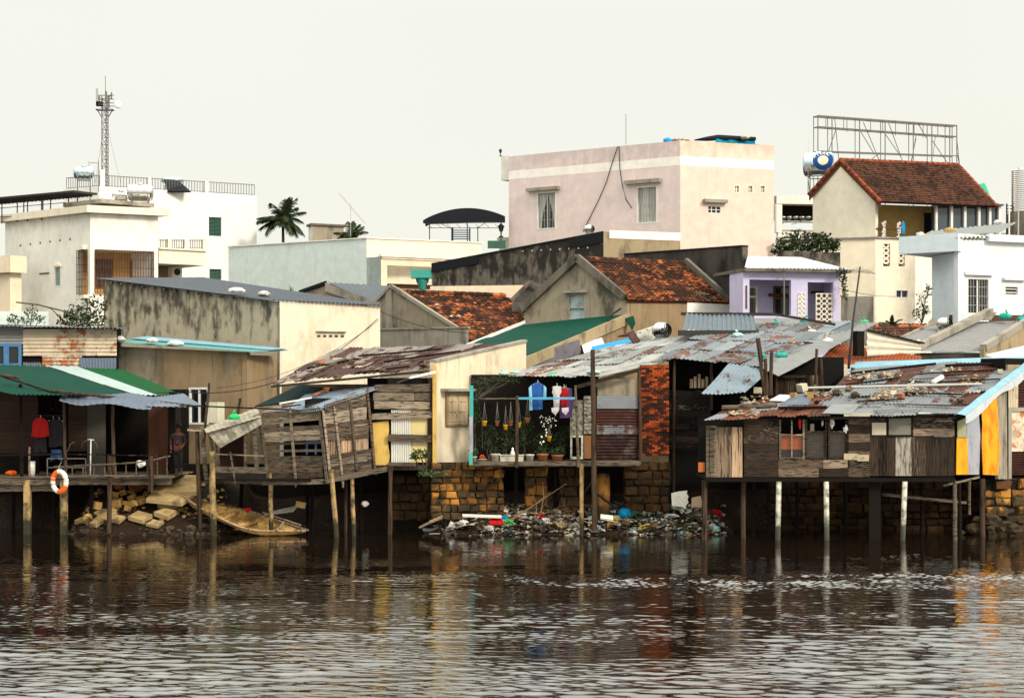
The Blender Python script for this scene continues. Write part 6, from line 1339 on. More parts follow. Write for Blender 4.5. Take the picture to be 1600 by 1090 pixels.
mb = MB(); mb.path([P(93, 737, 61.9), P(92, 728, 62), P(96, 722, 62)], .012, 5); part('rope', mb, M['light_coping'], t)
# person standing at the right end of the porch
def skin_body(name, verts, edges, radii, mat, parent, org):
    me = bpy.data.meshes.new(name); me.from_pydata([Vector(v) for v in verts], edges, []); me.materials.append(M[mat]); o = bpy.data.objects.new(name, me); COL.objects.link(o)
    sk = o.modifiers.new('s', 'SKIN'); sk.use_smooth_shade = True
    for i, r in enumerate(radii): me.skin_vertices[0].data[i].radius = (r, r) if not isinstance(r, tuple) else r
    me.skin_vertices[0].data[0].use_root = True
    o.modifiers.new('u', 'SUBSURF').levels = 2; o.modifiers['u'].render_levels = 2; o.parent = parent; ORG[o.name] = org; return o
pc = P(278, 741, 64.0); pc.z = zf; t = thing('person', 'person in dark patterned clothes standing at the right end of the porch', 'person', pc); org = ORG[t.name]
V = [(0,0,.92),(0,0,1.12),(0,.0,1.34),(0,-.01,1.46),(.02,-.02,1.56),(.03,-.02,1.66), (.09,0,.86),(.10,-.03,.48),(.12,.02,.09),(.14,-.14,.04), (-.09,0,.86),(-.08,-.02,.48),(-.06,.04,.09),(-.06,-.12,.04), (.19,0,1.38),(.26,-.04,1.12),(.20,-.22,.98),(.17,-.30,.97), (-.19,0,1.38),(-.25,.0,1.12),(-.22,-.12,.92),(-.21,-.17,.86)]
E = [(0,1),(1,2),(2,3),(3,4),(4,5),(0,6),(6,7),(7,8),(8,9),(0,10),(10,11),(11,12),(12,13),(2,14),(14,15),(15,16),(16,17),(2,18),(18,19),(19,20),(20,21)]
Rr = [.135,.125,.15,.05,.085,.095,.09,.06,.04,.035,.09,.06,.04,.035,.055,.045,.033,.036,.055,.045,.033,.036]
skin_body('body', V, E, Rr, 'skin', t, org)
skin_body('shirt', [(0,0,.95),(0,0,1.14),(0,0,1.36),(.20,0,1.37),(.265,-.04,1.14),(.22,-.17,1.02),(-.20,0,1.37),(-.26,0,1.14),(-.24,-.08,1.0)], [(0,1),(1,2),(2,3),(3,4),(4,5),(2,6),(6,7),(7,8)], [.155,.145,.165,.07,.058,.046,.07,.058,.046], 'cloth_dark', t, org)
M['cloth_dark_stripe'] = surf('cloth_dark_stripe', (.03,.02,.025), [((.09,.04,.04),(4,4,22),.55,.6,.9,0)], rough=.9)
t.children[-1].data.materials.clear(); t.children[-1].data.materials.append(M['cloth_dark_stripe'])
skin_body('trousers', [(0,0,.94),(.09,0,.84),(.10,-.03,.48),(.12,.02,.2),(-.09,0,.84),(-.08,-.02,.48),(-.06,.04,.2)], [(0,1),(1,2),(2,3),(0,4),(4,5),(5,6)], [.15,.11,.078,.065,.11,.078,.065], 'cloth_dark', t, org)
mb = MB(True); h = Vector(pc)+Vector((.03,.0,1.68)); mb.blob(h, .115, .115, .12, .06, 3); part('hair', mb, M['hair'], t)
mb = MB(True); mb.blob(Vector(pc)+Vector((.045,-.12,1.63)), .018, .02, .025, .05, 1); part('nose', mb, M['skin'], t)
for s_ in (-1, 1):
    mb = MB(True)
    for k in range(5): b0 = Vector(pc)+Vector((.17 if s_ > 0 else -.21, -.31 if s_ > 0 else -.19, .965 if s_ > 0 else .83)); e = b0+Vector(((k-2)*.014, -.055 if k else -.03, -.05 if s_ > 0 else -.07)); mb.path([b0+Vector(((k-2)*.012,0,0)), e], [.010,.007], 6)
    part('fingers', mb, M['skin'], t)

# ---- leaning shack on stilts
O = thing('leaning_shack', 'crooked weathered plank shack on stilts with a bluish tin roof, left of centre', 'stilt house', P(500, 750, 62))
fa, fb = F((407, 62.2), (505, 61)), F((505, 61), (585, 62.4))
mb = MB(); planks_h(mb, fa, 410, 645, 503, 664, 2, y0b=636, y1b=657, tilt=.02); planks_h(mb, fa, 411, 668, 503, 690, 3, y0b=663, y1b=688, tilt=.02); planks_h(mb, fa, 414, 712, 506, 750, 4, y0b=712, y1b=746, tilt=.015, split=.4); planks_h(mb, fa, 412, 692, 505, 696, 1, y0b=689, y1b=693); planks_h(mb, fa, 413, 703, 505, 707, 1, y0b=701, y1b=705)
part('plank_wall', mb, M['wood_weather'], O)
mb = MB(); planks_h(mb, fb, 506, 632, 572, 664, 4, y0b=612, y1b=655, tilt=.02, split=.5, miss=.05); planks_h(mb, fb, 506, 664, 576, 690, 4, y0b=655, y1b=684, split=.4, tilt=.02); planks_h(mb, fb, 508, 712, 580, 748, 6, y0b=700, y1b=736, split=.4, tilt=.02); part('plank_wall', mb, M['wood_weather'], O)
mb = MB(); planks_v(mb, fb, 508, 688, 576, 716, 8, y0b=680, y1b=704, o=-.04); part('back_boards', mb, M['wood_pale'], O)
mb = MB()
for x0, y0, x1, y1 in ((408, 648, 421, 748), (455, 642, 464, 755), (500, 640, 512, 752)): mb.beam(fa.p(x0, y0, .06), fa.p(x1, y1, .06), .085, .05, up=(*fa.n, 0), j=.15)
for x0, y0, x1, y1 in ((503, 640, 515, 752), (520, 632, 534, 755), (545, 625, 556, 738), (572, 612, 585, 742)): mb.beam(fb.p(x0, y0, .06), fb.p(x1, y1, .06), .085, .05, up=(*fb.n, 0), j=.15)
part('batten', mb, M['wood_weather'], O)
mb = MB(); fa.boxu(mb, .1, fa.L-.1, fa.z(450, 748), fa.z(450, 642), -1.25, -1.2); fb.boxu(mb, .1, fb.L-.1, fb.z(545, 742), fb.z(545, 622), -1.2, -1.15); part('inner_wall', mb, M['dark'], O)  # black sheets painted for the shack's unlit inside
mb = MB(); fa.box(mb, 476, 690, 504, 708, -.3, -.28); mb2 = MB(); fa.box(mb2, 474, 688, 506, 690, -.2, -.15); fa.box(mb2, 474, 688, 476, 710, -.2, -.15); fa.box(mb2, 488, 690, 490, 710, -.2, -.15); part('window', mb2, M['frame_blue'], O)
mb = MB(); mb.corr(P(437, 646, 61.9), P(502, 640, 60.8), P(533, 609, 64), P(478, 616, 64), .09, .012, 5, .04); mb.corr(P(500, 640, 60.8), P(590, 608, 62.2), P(606, 597, 64.5), P(531, 608, 64.2), .09, .012, 5, .04); part('roof', mb, M['tin_blue'] if 0 else corr_mat('tin_sky', (.20,.27,.34), amt=.5, lo=.6, hi=.75, grime=.3), O)
mb = MB(); mb.corr(P(405, 646, 62.1), P(446, 643, 61.9), P(470, 630, 63.4), P(430, 634, 63.4), .1, .016, 4, .04); part('roof_edge', mb, M['tin_rust'], O)
mb = MB(); mb.slab([P(398, 634, 65), P(452, 628, 64.5), P(520, 608, 66), P(470, 600, 67)], .05, Vector((0,-.4,.9))); part('dark_tarp', mb, surf('tarp_dark', (.01,.03,.03)), O)
for i, (a, c_, m, w_) in enumerate((((437, 630), (472, 624), 'white_paint', .14), ((440, 636), (470, 632), 'wood_h', .12), ((478, 634), (494, 630), 'wood_h', .14), ((470, 624), (487, 621), 'white_paint', .08))):
    mb = MB(); mb.beam(P(*a, 61.8), P(*c_, 61.8), w_, .05); solo('roof_batten', mb, M[m], ['long white board on the lower left of the shack roof', 'dark plank below the long white board on the shack roof', 'short dark wood block on the shack roof edge', 'short white board right of the long one on the shack roof'][i], 'board')
mb = MB(True); c_ = P(510, 609, 62.8); mb.lathe(c_-Vector((0,0,.12)), (0,0,1), [(0,.01),(0,.07),(.18,.10),(.2,.115),(.2,.10),(.05,.06)], 16); solo('terracotta_pot', mb, M['terracotta'], 'orange pot sitting on the upper edge of the shack roof', 'pot', 'flower pots')
mb = MB(); mb.beam(P(490, 617, 63.2), P(506, 610, 63.6), .1, .05); solo('orange_brick', mb, M['terracotta'], 'orange brick beside the pot on the shack roof', 'brick')
mb = MB(); 
zs = lambda px: Zo(750, 61.6) if px < 510 else Zo(747-(px-510)*.13, 61.8)
mb.beam(P(320, 748, 62.2), P(420, 754, 62.1), .12, .16); mb.beam(P(412, 754, 62.1), P(505, 752, 60.95), .12, .16); mb.beam(P(505, 752, 60.95), P(606, 732, 62.3), .12, .16); part('floor_beam', mb, M['wood_weather'], O)
mb = MB(); mb.slab([P(330, 747, 62), P(505, 749, 61), P(600, 733, 62.4), P(600, 728, 65), P(330, 738, 65)], .08, Vector((0,0,1))); part('floor', mb, M['wood_dark'], O)
for px, y0, px1, y1, Y, r, m in ((308, 672, 314, 800, 62.3, .085, 'wood_post'), (331, 705, 334, 800, 61.9, .11, 'pole_concrete'), (423, 738, 424, 815, 62, .085, 'pole_concrete'), (518, 733, 528, 836, 61.1, .085, 'pole_concrete'), (550, 746, 554, 836, 61.6, .075, 'pole_concrete'), (610, 728, 609, 826, 62.2, .08, 'wood_post'), (540, 746, 540, 800, 63.4, .06, 'wood_post'), (378, 750, 376, 800, 64.2, .07, 'wood_dark'), (480, 752, 482, 800, 64, .07, 'wood_dark'), (487, 752, 490, 800, 63.6, .06, 'wood_dark'), (562, 740, 565, 800, 64.2, .07, 'wood_dark')):
    mb = MB(); a = P(px, y0, Y); c_ = P(px1, y1, Y); c_.z = min(c_.z, bank_h(c_.x, Y)-.15); post(mb, a, c_, r*.9, r); part('stilt', mb, M[m], O)
# open end of the shack with torn sheets
mb = MB(); mb.corr(P(322, 676, 61.6), P(408, 652, 62), P(402, 636, 62.6), P(318, 668, 62.4), .16, .007, 4, .03); mb.corr(P(344, 700, 61.8), P(410, 662, 62), P(406, 645, 62.1), P(324, 676, 61.9), .16, .007, 4, .08); part('torn_sheet', mb, M['asbestos'], O)
mb = MB(); q = F((343, 63), (386, 63)); corr_wall(mb, q, 343, 664, 386, 735, pitch=.09); part('dark_sheet', mb, surf('sheet_darkred', (.035,.015,.012)), O)
for x0, y0, x1, y1, w_ in ((316, 672, 322, 745, .13), (327, 676, 338, 730, .11), (336, 674, 342, 728, .09), (383, 660, 384, 725, .1), (397, 664, 402, 740, .14), (404, 650, 418, 745, .12)): mb = MB(); mb.beam(P(x0, y0, 62.2), P(x1, y1, 62.2), w_, .05, up=(0,-1,0), j=.2); part('upright_board', mb, M['wood_weather'], O)
mb = MB(); q = F((325, 62), (420, 62)); planks_h(mb, q, 328, 728, 420, 738, 1, y0b=730, y1b=740); mb.beam(P(316, 708, 61.9), P(412, 712, 61.9), .04); mb.beam(P(360, 706, 61.8), P(368, 756, 61.8), .06, .03); mb.beam(P(293, 671, 62.2), P(314, 673, 62.2), .09, .07); part('rail_board', mb, M['wood_weather'], O)
mb = MB(); planks_v(mb, F((322, 63), (352, 63)), 322, 628, 351, 660, 5, gap=.02); solo('white_fence', mb, surf('wood_white', (.55,.52,.40), iv=.15, rough=.8), 'whitish plank panel standing left of the shack roof', 'panel')
mb = MB(); post(mb, P(327, 598, 62.6), P(318, 690, 62.2), .04, .06); post(mb, P(375, 622, 63), P(371, 650, 63), .045); part('thin_pole', mb, M['wood_post'], O)
mb = MB(); mb.beam(P(280, 633, 62.2), P(460, 640, 62.0), .05); solo('horizontal_pole', mb, M['wood_dark'], 'long thin horizontal pole from the green roofed house to the shack roof', 'pole')
bag('bright green bag resting on the torn grey sheet', 366, 652, 61.8, .2, .13, 'green_plastic', cat='bag', name='green_bag', group=None)
# ---- ochre and striped panels between the shack and the whitewashed house
O = thing('patched_plank_house', 'narrow house front of ochre panels, white ribbed tin and thick rotting planks', 'house', P(630, 735, 63)); xf = F((578, 62.5), (680, 62.8))
mb = MB(); xf.boxu(mb, 0, xf.L, 2.2, xf.z(630, 590), -1.6, -1.5); part('inner_wall', mb, M['dark'], O)  # black sheet painting in the unlit depth behind the panels
mb = MB(); mb.slab([xf.p(582, 660), xf.p(607, 657), xf.p(608, 672), xf.p(606, 690), xf.p(609, 712), xf.p(607, 728), xf.p(586, 728), xf.p(584, 690)][::-1], .03, Vector((*xf.n, 0))); part('ochre_panel', mb, M['panel_ocher'], O)
mb = MB(); corr_wall(mb, xf, 611, 640, 642, 722, pitch=.075, amp=.02); part('ribbed_tin', mb, surf('tin_white_rib', (.62,.60,.54)), O)
mb = MB(); xf.box(mb, 642, 640, 668, 722, -.06, -.02); part('cream_panel', mb, M['panel_ocher'] if 0 else surf('panel_cream', (.62,.50,.24), [((.2,.14,.06),(4,4,1),.5,.7,.7,0)]), O)
mb = MB(); planks_h(mb, xf, 583, 600, 673, 640, 3, o=.03, th=.05, split=.3, tilt=.03, gap=.1); planks_h(mb, xf, 580, 646, 675, 656, 1, o=.08, th=.07, y0b=642, y1b=653, tilt=.02); planks_h(mb, xf, 606, 677, 675, 689, 1, o=.08, th=.07, y0b=680, y1b=692, tilt=.02); planks_h(mb, xf, 606, 722, 650, 728, 1, o=.05); part('plank', mb, M['wood_weather'], O)
mb = MB(); xf.box(mb, 669, 590, 675, 730, -.05, .06); xf.box(mb, 578, 726, 676, 734, -2, .02); part('frame', mb, M['wood_post'], O)
mb = MB(); xf.box(mb, 607, 590, 668, 600, -.3, -.2); part('rag_wall', mb, M['dark'], O)
RA, RB, RC, RD = P(424, 601, 63.6), P(690, 575, 63.2), P(815, 536, 68.2), P(530, 545, 70.5)
mb = MB(); sheets(mb, RA, RB, RC, RD, 15, 3, sag=.07, jit=.2, gap=.05); part('roof', mb, M['tin_rust'], O)
mb = MB(); mb.beam(RA+Vector((0,0,-.06)), RB+Vector((0,0,-.06)), .08, .08); mb.beam(P(620, 598, 62.6), P(684, 574, 63), .06, .05); part('eave', mb, M['dark_iron'], O)
nA = (RB-RA).cross(RD-RA).normalized()
for i, (x, y, x2, y2, w_, m) in enumerate(((470, 590, 540, 560, .10, 'wood_weather'), (555, 583, 640, 572, .09, 'wood_dark'), (480, 575, 560, 560, .07, 'wood_dark'), (600, 565, 720, 548, .08, 'wood_dark'), (640, 590, 680, 581, .10, 'white_paint'), (560, 556, 690, 545, .07, 'wood_dark'))):
    mb = MB(); mb.beam(ray(x, y, RA, nA, .09), ray(x2, y2, RA, nA, .09), w_, .06); solo('roof_pole', mb, M[m], ['pale plank running up the left part of the rusty roof', 'dark plank along the lower middle of the rusty roof', 'dark pole high on the left part of the rusty roof', 'dark pole crossing the right part of the rusty roof', 'white pole at the lower right edge of the rusty roof', 'topmost dark pole near the ridge of the rusty roof'][i], 'pole')
for i, (x, y, s_) in enumerate(((528, 589, .16), (597, 578, .13), (550, 565, .12), (660, 570, .12), (665, 579, .13), (502, 567, .14))):
    mb = MB(); mb.blob(ray(x, y, RA, nA, .11), s_*1.3, s_, s_*.6, .3, 2); solo('roof_stone', mb, M['rock'] if i < 5 else M['terracotta'], ['rounded grey stone low on the left of the rusty roof', 'small stone in the lower middle of the rusty roof', 'stone high on the left half of the rusty roof', 'stone above the eave at the right end of the rusty roof', 'stone right on the eave at the right end of the rusty roof', 'reddish clay lump by the upper left edge of the rusty roof'][i], 'stone', 'stones weighing down the rusty roof')
mb = MB(); q = F((516, 66.5), (620, 65)); q.box(mb, 440, 600, 625, 660, -.2, 0); part('rear_wall', mb, M['cream_stained'] if 0 else M['tan_plaster'], O)
# ---- whitewashed house
O = thing('whitewashed_house', 'narrow whitewashed house wall with a closed cream shutter above a stone base', 'house', P(700, 722, 64)); yf = F((679, 62.75), (822, 67.5)); ztl, ztr = yf.z(681, 566), yf.z(820, 534)
mb = MB(); wall_edge(mb, yf, yf.a-yf.n*.2, yf.b-yf.n*.2, 2.4, [(0, ztl), (yf.L, ztr)], [], .2); part('wall', mb, M['whitewash'], O)
mb = MB(); mb.beam(yf.pt(0, ztl+.04, -.08), yf.pt(yf.L, ztr+.04, -.08), .26, .09); part('coping', mb, M['light_coping'], O)
mb = MB(); mb.box(Xo(676,62.6), Xo(682,62.6), 62.55, 62.74, 2.4, ztl-.1); part('corner_strip', mb, M['panel_ocher'], O)
rr_ = (697, 613, 729, 662); mb = MB(); yf.box(mb, *rr_, .003, .05); w = part('shutter', mb, M['wood_pale'] if 0 else surf('shutter_cream', (.56,.44,.28), [((.25,.15,.07),(7,7,2),.5,.7,.7,0)]), O)
mb = MB()
for i in range(2):
    for j in range(3): x = 699+i*15; y = 615+j*15.6; yf.box(mb, x, y, x+12, y+12.5, .052, .075)
part('panel', mb, M['shutter_cream'] if 'shutter_cream' in M else bpy.data.materials['shutter_cream'], w)
mb = MB(); yf.box(mb, 695, 611, 697, 665, .003, .09); yf.box(mb, 729, 611, 731, 665, .003, .09); yf.box(mb, 697, 662, 729, 665, .003, .1); part('shutter_frame', mb, M['tan_plaster'], w)
mb = MB(); yf.box(mb, 688, 607, 733, 611, .003, .35); part('awning', mb, M['light_coping'], O)
# stone footings
S = thing('stone_footing', 'rough ochre stone wall under the whitewashed house, orange and damp', 'stone wall', P(730, 800, 63)); sf_ = F((672, 62.5), (792, 63.3)); blocks(S, sf_, 674, 722, 788, 812, 8, 'stone', wpx=15, bulge=.05, skew=.8)
S = thing('stone_footing', 'dim low stone wall in the shade left of the ochre stone wall', 'stone wall', P(645, 800, 64)); sf_ = F((612, 64), (676, 64)); blocks(S, sf_, 612, 742, 676, 812, 5, 'stone_shaded', wpx=18)
S = thing('stone_pier', 'left stone pier under the flower balcony', 'stone pier', P(838, 790, 63.4)); sf_ = F((820, 63.4), (856, 63.4)); blocks(S, sf_, 820, 730, 856, 805, 5, 'stone', wpx=15)
S = thing('stone_pier', 'right stone pier under the flower balcony, darker than its neighbour', 'stone pier', P(890, 790, 63.4)); sf_ = F((874, 63.4), (906, 63.4)); blocks(S, sf_, 874, 730, 906, 805, 5, 'stone_shaded', wpx=16)
S = thing('stone_footing', 'wide dim stone wall under the red brick pillar', 'stone wall', P(1008, 790, 63.4)); sf_ = F((974, 63.3), (1048, 63.3)); blocks(S, sf_, 975, 722, 1048, 800, 6, 'stone_shaded', wpx=20)
mb = MB(True); c_ = P(942, 800, 63); mb.lathe((c_.x, 63, .2), (0,0,1), [(0,.26),(.8,.24),(1.6,.25),(1.95,.22),(2.0,.01)], 14); solo('concrete_pillar', mb, M['pole_concrete'] if 0 else M['stone'], 'rounded ochre pillar right of the tall post under the balcony', 'pillar')
S = thing('stilt_light_block', 'added dark wall that stops background light behind all the stilts', 'light blocker', (0, 66.6, 0)); mb = MB(); mb.box(Xo(-70,66.5), Xo(1665,66.5), 66.6, 66.9, -.2, 2.35); part('wall', mb, M['mortar'], S)  # wall added so no background light passes behind the stilts
# ---- flower balcony
O = thing('flower_balcony', 'shaded balcony crowded with potted plants and hanging pots, centre', 'balcony', P(830, 722, 62.5)); bz = Zo(721, 62)
mb = MB(); 
for i in range(18): mb.box(Xo(734,62), Xo(1000,62), 62+i*.13, 62+i*.13+.12, bz-.05, bz)
part('floor', mb, M['wood_weather'], O)
mb = MB(); mb.box(Xo(734,62), Xo(1001,62), 61.93, 61.995, bz-.12, bz+.01); mb.box(Xo(740,62), Xo(990,62), 62.9, 63.0, bz-.2, bz-.055); part('floor_beam', mb, M['wood_weather'], O)
bw = F((736, 64.4), (935, 64.4)); mb = MB(); bw.box(mb, 736, 585, 935, 735, -.1, 0); part('back_wall', mb, surf('balcony_dark', (.014,.010,.008), [((.005,.004,.004),(2,2,2),.45,.7,.8,0)]), O)  # near-black wall colour paints in the balcony's shade
mb = MB(); mb.box(Xo(930,62.6), Xo(934,62.6), 62.7, 64.3, bz, bz+2.5); part('end_wall', mb, M['wood_dark'], O)
mb = MB(); mb.box(Xo(733,61.9), Xo(738.5,61.9), 61.85, 61.97, Zo(726,61.9), Zo(706,61.9)); part('turquoise_post', mb, M['turquoise'], O); mb = MB(); mb.box(Xo(734,61.9), Xo(739.5,61.9), 61.85, 61.97, Zo(651,61.9), Zo(602,61.9)); part('turquoise_post', mb, surf('turquoise_dull', (.05,.36,.34)), O)
mb = MB(); mb.box(Xo(733.5,61.9), Xo(739,61.9), 61.85, 61.97, Zo(706,61.9), Zo(651,61.9)); part('pale_post', mb, M['grey_sheet'], O)
mb = MB(); post(mb, P(808, 618, 61.9), P(807, 730, 61.9), .055, .06); part('post', mb, M['wood_weather'] if 0 else M['wood_post'], O)
mb = MB(); post(mb, P(899, 602, 61.9), P(904, 730, 61.9), .04, .055); part('post', mb, M['wood_weather'], O)
mb = MB(); a = P(926, 546, 61.7); c_ = P(929, 800, 61.7); c_.z = .3; post(mb, a, c_, .075, .09); part('tall_post', mb, M['wood_post'], O)
for px, y0, Y in ((909, 730, 62), (806, 730, 63.5), (868, 730, 63.6), (770, 730, 63.8)):
    mb = MB(); a = P(px, y0, Y); a.z = bz-.06; post(mb, a, (a.x, Y, bank_h(a.x, Y)-.2), .075); part('stilt', mb, M['pole_concrete' if px == 909 else 'wood_dark'], O)
for a, c_ in (((905, 780), (925, 752)), ((933, 772), (965, 795))):
    mb = MB(); post(mb, P(*a, 62), P(*c_, 62.2), .04); part('brace', mb, M['wood_dark'], O)
mb = MB(); mb.beam(P(738, 623, 61.9), P(808, 622, 61.9), .05); part('wood_rail', mb, M['wood_weather'], O)
mb = MB(); mb.beam(P(810, 622, 61.9), P(898, 622, 61.9), .075); part('blue_rail', mb, surf('rail_blue', (.08,.32,.50), [((.3,.4,.4),(6,6,6),.5,.7,.6,0)]), O)
mb = MB(); mb.beam(P(898, 625, 61.9), P(913, 625, 61.9), .03); mb.beam(P(912, 625, 61.9), P(912, 717, 61.9), .03); part('thin_rail', mb, M['dark_iron'], O); mb = MB(); mb.beam(P(753, 655, 62), P(754, 700, 62), .02); part('thin_post', mb, M['dark_iron'], O)
wfz = F((889, 62.5), (925, 62.5)); mb = MB(); 
for x0, y0, x1, y1 in ((891, 680, 894, 717), (908, 680, 911, 717), (894, 680, 908, 683), (894, 713, 908, 717)): wfz.box(mb, x0, y0, x1, y1, 0, .04)
part('old_window_frame', mb, surf('frame_worn', (.5,.46,.36), [(DK,(9,9,9),.5,.65,.7,0)]), O)
mb = MB(); corr_wall(mb, wfz, 912, 618, 926, 678, True, pitch=.12); wfz.box(mb, 891, 625, 911, 680, -.06, -.03); part('screen', mb, surf('screen_worn', (.26,.24,.19), [(DK,(12,12,12),.45,.6,.8,0)]), O)
mb = MB(); wfz.box(mb, 912, 680, 926, 716, -.06, -.02); part('orange_board', mb, surf('board_rust', (.22,.10,.04), [(DK,(5,5,2),.5,.65,.8,0)]), O)
def pot(c, r, h, rt=None, n=16): mb = MB(True); rt = rt or r*1.25; mb.lathe(c, (0,0,1), [(0,.01),(0,r*.95),(h*.8,rt*.95),(h*.82,rt*1.08),(h,rt*1.1),(h,rt*.92),(h*.85,rt*.88),(h*.84,.01)], n); return mb
for i, (px, py, r, m, lb) in enumerate(((757, 661, .085, 'yellow_plastic', 'yellow hanging pot, leftmost over the balcony'), (777, 661, .07, 'terracotta', 'pinkish hanging pot second from the left over the balcony'), (790, 667, .08, 'yellow_plastic', 'yellow hanging pot lowest of the left group on the balcony'), (798, 661, .075, 'terracotta', 'pinkish hanging pot just left of the middle balcony post'), (811, 663, .07, 'yellow_plastic', 'yellow hanging pot half hidden by the middle balcony post'), (824, 656, .09, 'terracotta', 'wide clay hanging pot right of the middle balcony post'), (858, 685, .085, 'yellow_plastic', 'yellow hanging pot below the white flowers'))):
    c_ = P(px, py, 62.6)-Vector((0,0,.09)); t = thing('hanging_pot', lb, 'hanging pot', c_, 'hanging pots on the balcony'); part('pot', pot(c_, r*.75, .17, r), M[m], t)
    mb = MB(); top = c_+Vector((0,0,.75 if px != 858 else .5))
    for k in range(3): a = k*2.1+.4; mb.beam(c_+Vector((math.cos(a)*r, math.sin(a)*r, .16)), top, .008)
    mb.beam(top, top+Vector((0,0,.06)), .012); part('strings', mb, M['light_coping'], t)
    lf = MB(); leafy(lf, c_+Vector((0,0,.20)), .10, .10, .08, 26, .06); part('plant', lf, M['leaf'], t)
for px, py, r, h, m, lb, pl in ((740, 713, .11, .17, 'pot_pale', 'pale pot at the left end of the balcony floor', 60), (754, 717, .14, .08, 'pot_pale', 'shallow white bowl with orange flowers on the balcony floor', 0), (774, 713, .15, .26, 'pot_pale', 'big white tapered pot on the balcony floor', 20), (828, 713, .14, .24, 'pot_pale', 'round pale pot right of the middle balcony post', 0), (848, 713, .19, .26, 'terracotta', 'dark clay pot in the middle right of the balcony floor', 25), (871, 714, .2, .22, 'terracotta', 'clay pot with a dense green plant, rightmost on the balcony floor', 120)):
    c_ = P(px, py, 62.3); c_.z = bz+.0; t = thing('floor_pot', lb, 'flower pot', c_, 'pots on the balcony floor'); part('pot', pot(c_, r*.8, h, r), M[m], t)
    if pl: lf = MB(); leafy(lf, c_+Vector((0,0,h+.1)), r*1.3, r, .14, pl*2, .08); part('plant', lf, M['leaf_light' if px == 740 else 'leaf'], t)
    if px == 754: lf = MB(); leafy(lf, c_+Vector((0,0,h+.05)), r*.8, r*.6, .08, 40, .05); part('flowers', lf, M['rubber_orange'], t)
t = thing('flower_trough', 'white rectangular trough behind the middle balcony post', 'trough', P(800, 719, 62.3)); mb = MB(); c_ = P(800, 716, 62.3); mb.box(c_.x-.4, c_.x+.38, 62.2, 62.42, bz, bz+.20); mb.box(c_.x-.43, c_.x+.41, 62.17, 62.45, bz+.2, bz+.23); part('box', mb, M['pot_pale'], t)
mb = MB(True); c_ = P(801, 711, 62.3); mb.lathe(Vector((c_.x, 62.3, bz+.235)), (0,0,1), [(0,.07),(.05,.075),(.12,.05),(.15,.03),(.19,.045),(.22,.03),(.24,.005)], 12); solo('white_figurine', mb, M['white_paint'], 'tiny white figurine on the rectangular trough', 'figurine')
t = thing('white_flower_plant', 'hanging plant with many small white flowers near the clothes', 'plant', P(855, 665, 62.6)); lf = MB(); c_ = P(856, 658, 62.6); leafy(lf, c_, .30, .2, .2, 200, .07, .2); part('leaves', lf, M['leaf'], t)
lf = MB()
for i in range(30): p = c_+Vector((U(-.3,.3), -.22+U(-.05,.05), U(-.2,.22))); lf.blob(p, .024, .018, .024, .2, 1)
for px, py in ((853, 671), (854, 675), (853, 680), (846, 682), (844, 691), (849, 690), (846, 694)): lf.blob(P(px, py, 62.4), .045, .02, .04, .3, 1)
part('flowers', lf, M['white_paint'], t); mb = MB(); mb.path([c_, P(853, 672, 62.5), P(846, 690, 62.5), P(842, 705, 62.4)], .012, 5); part('stem', mb, M['leaf'], t)
for i, (px, py, n, r, h) in enumerate(((764, 690, 70, .3, .3), (790, 690, 60, .25, .25), (818, 680, 90, .22, .45), (845, 695, 70, .25, .3), (875, 690, 70, .2, .3), (740, 660, 60, .1, .5))):
    bush('foliage_plant', ['dark leafy plant in the left part of the balcony shade', 'leafy plant behind the trough on the balcony', 'trailing plant right behind the middle balcony post', 'leafy plant above the dark clay pot', 'dark plant under the purple and red clothes', 'climbing plant along the turquoise post'][i], [(px, py, 63.0, r*1.2, h*1.15), (px+6, py-14, 63.2, r, h*.8)], int(n*2.6), .085, cat='plant', base=Vector((Xo(px,63.2), 63.2, bz)), group='foliage plants on the balcony')
bush('creeper', 'green creeper along the balcony roof edge, left end', [(748, 596, 62.4, .28, .12), (765, 594, 62.4, .3, .1), (785, 593, 62.4, .3, .1), (803, 593, 62.4, .25, .08), (744, 612, 62.5, .15, .3), (760, 606, 62.8, .3, .2)], 150, .07, cat='creeper', base=P(742, 625, 62.6))
bush('seedling_tree', 'small green sapling growing from the stone wall below the planks', [(655, 706, 61.9, .22, .10), (664, 712, 61.9, .15, .08), (648, 714, 61.9, .15, .07), (680, 740, 61.8, .38, .06), (665, 740, 61.8, .3, .07)], 70, .1, mat='leaf_light', cat='sapling', base=P(664, 738, 62.2))
o_ = shirt(0, .44, .92, .95); garment('blue_jacket', 'blue jacket with pale blue sleeves hanging on the balcony', P(840, 598, 62.2), [(x*(1 if abs(x) < .2 else 1.15), z) for x, z in shirt(0, .42, .9, .5)], 'cloth_blue')
for s_ in (-1, 1):
    mb = MB(); cloth(mb, P(840, 600, 62.15)+Vector((s_*.2,0,-.02)), [(0,0),(s_*.1,-.1),(s_*.08,-.86 if s_ < 0 else -.5),(-s_*.03,-.86 if s_ < 0 else -.5)] if s_ > 0 else [(0,0),(.03,-.86),(-.08,-.86),(-.1,-.1)]); part('sleeve', mb, M['cloth_cyan'], [o for o in sc.objects if o.name.startswith('blue_jacket')][0])
g = garment('white_dress', 'white dress with two hanging pale cups, on the balcony clothesline', P(870, 603, 62.2), [(-.12,0),(.14,0),(.16,-.2),(.1,-.3),(.08,-.8),(-.1,-.8),(-.12,-.3),(-.16,-.22)], 'cloth_white')
garment('red_shirt', 'red shirt between the white dress and the purple dress', P(881, 605, 62.25), [(-.06,0),(.12,-.02),(.16,-.3),(.12,-.62),(-.1,-.66),(-.12,-.3)], 'cloth_red')
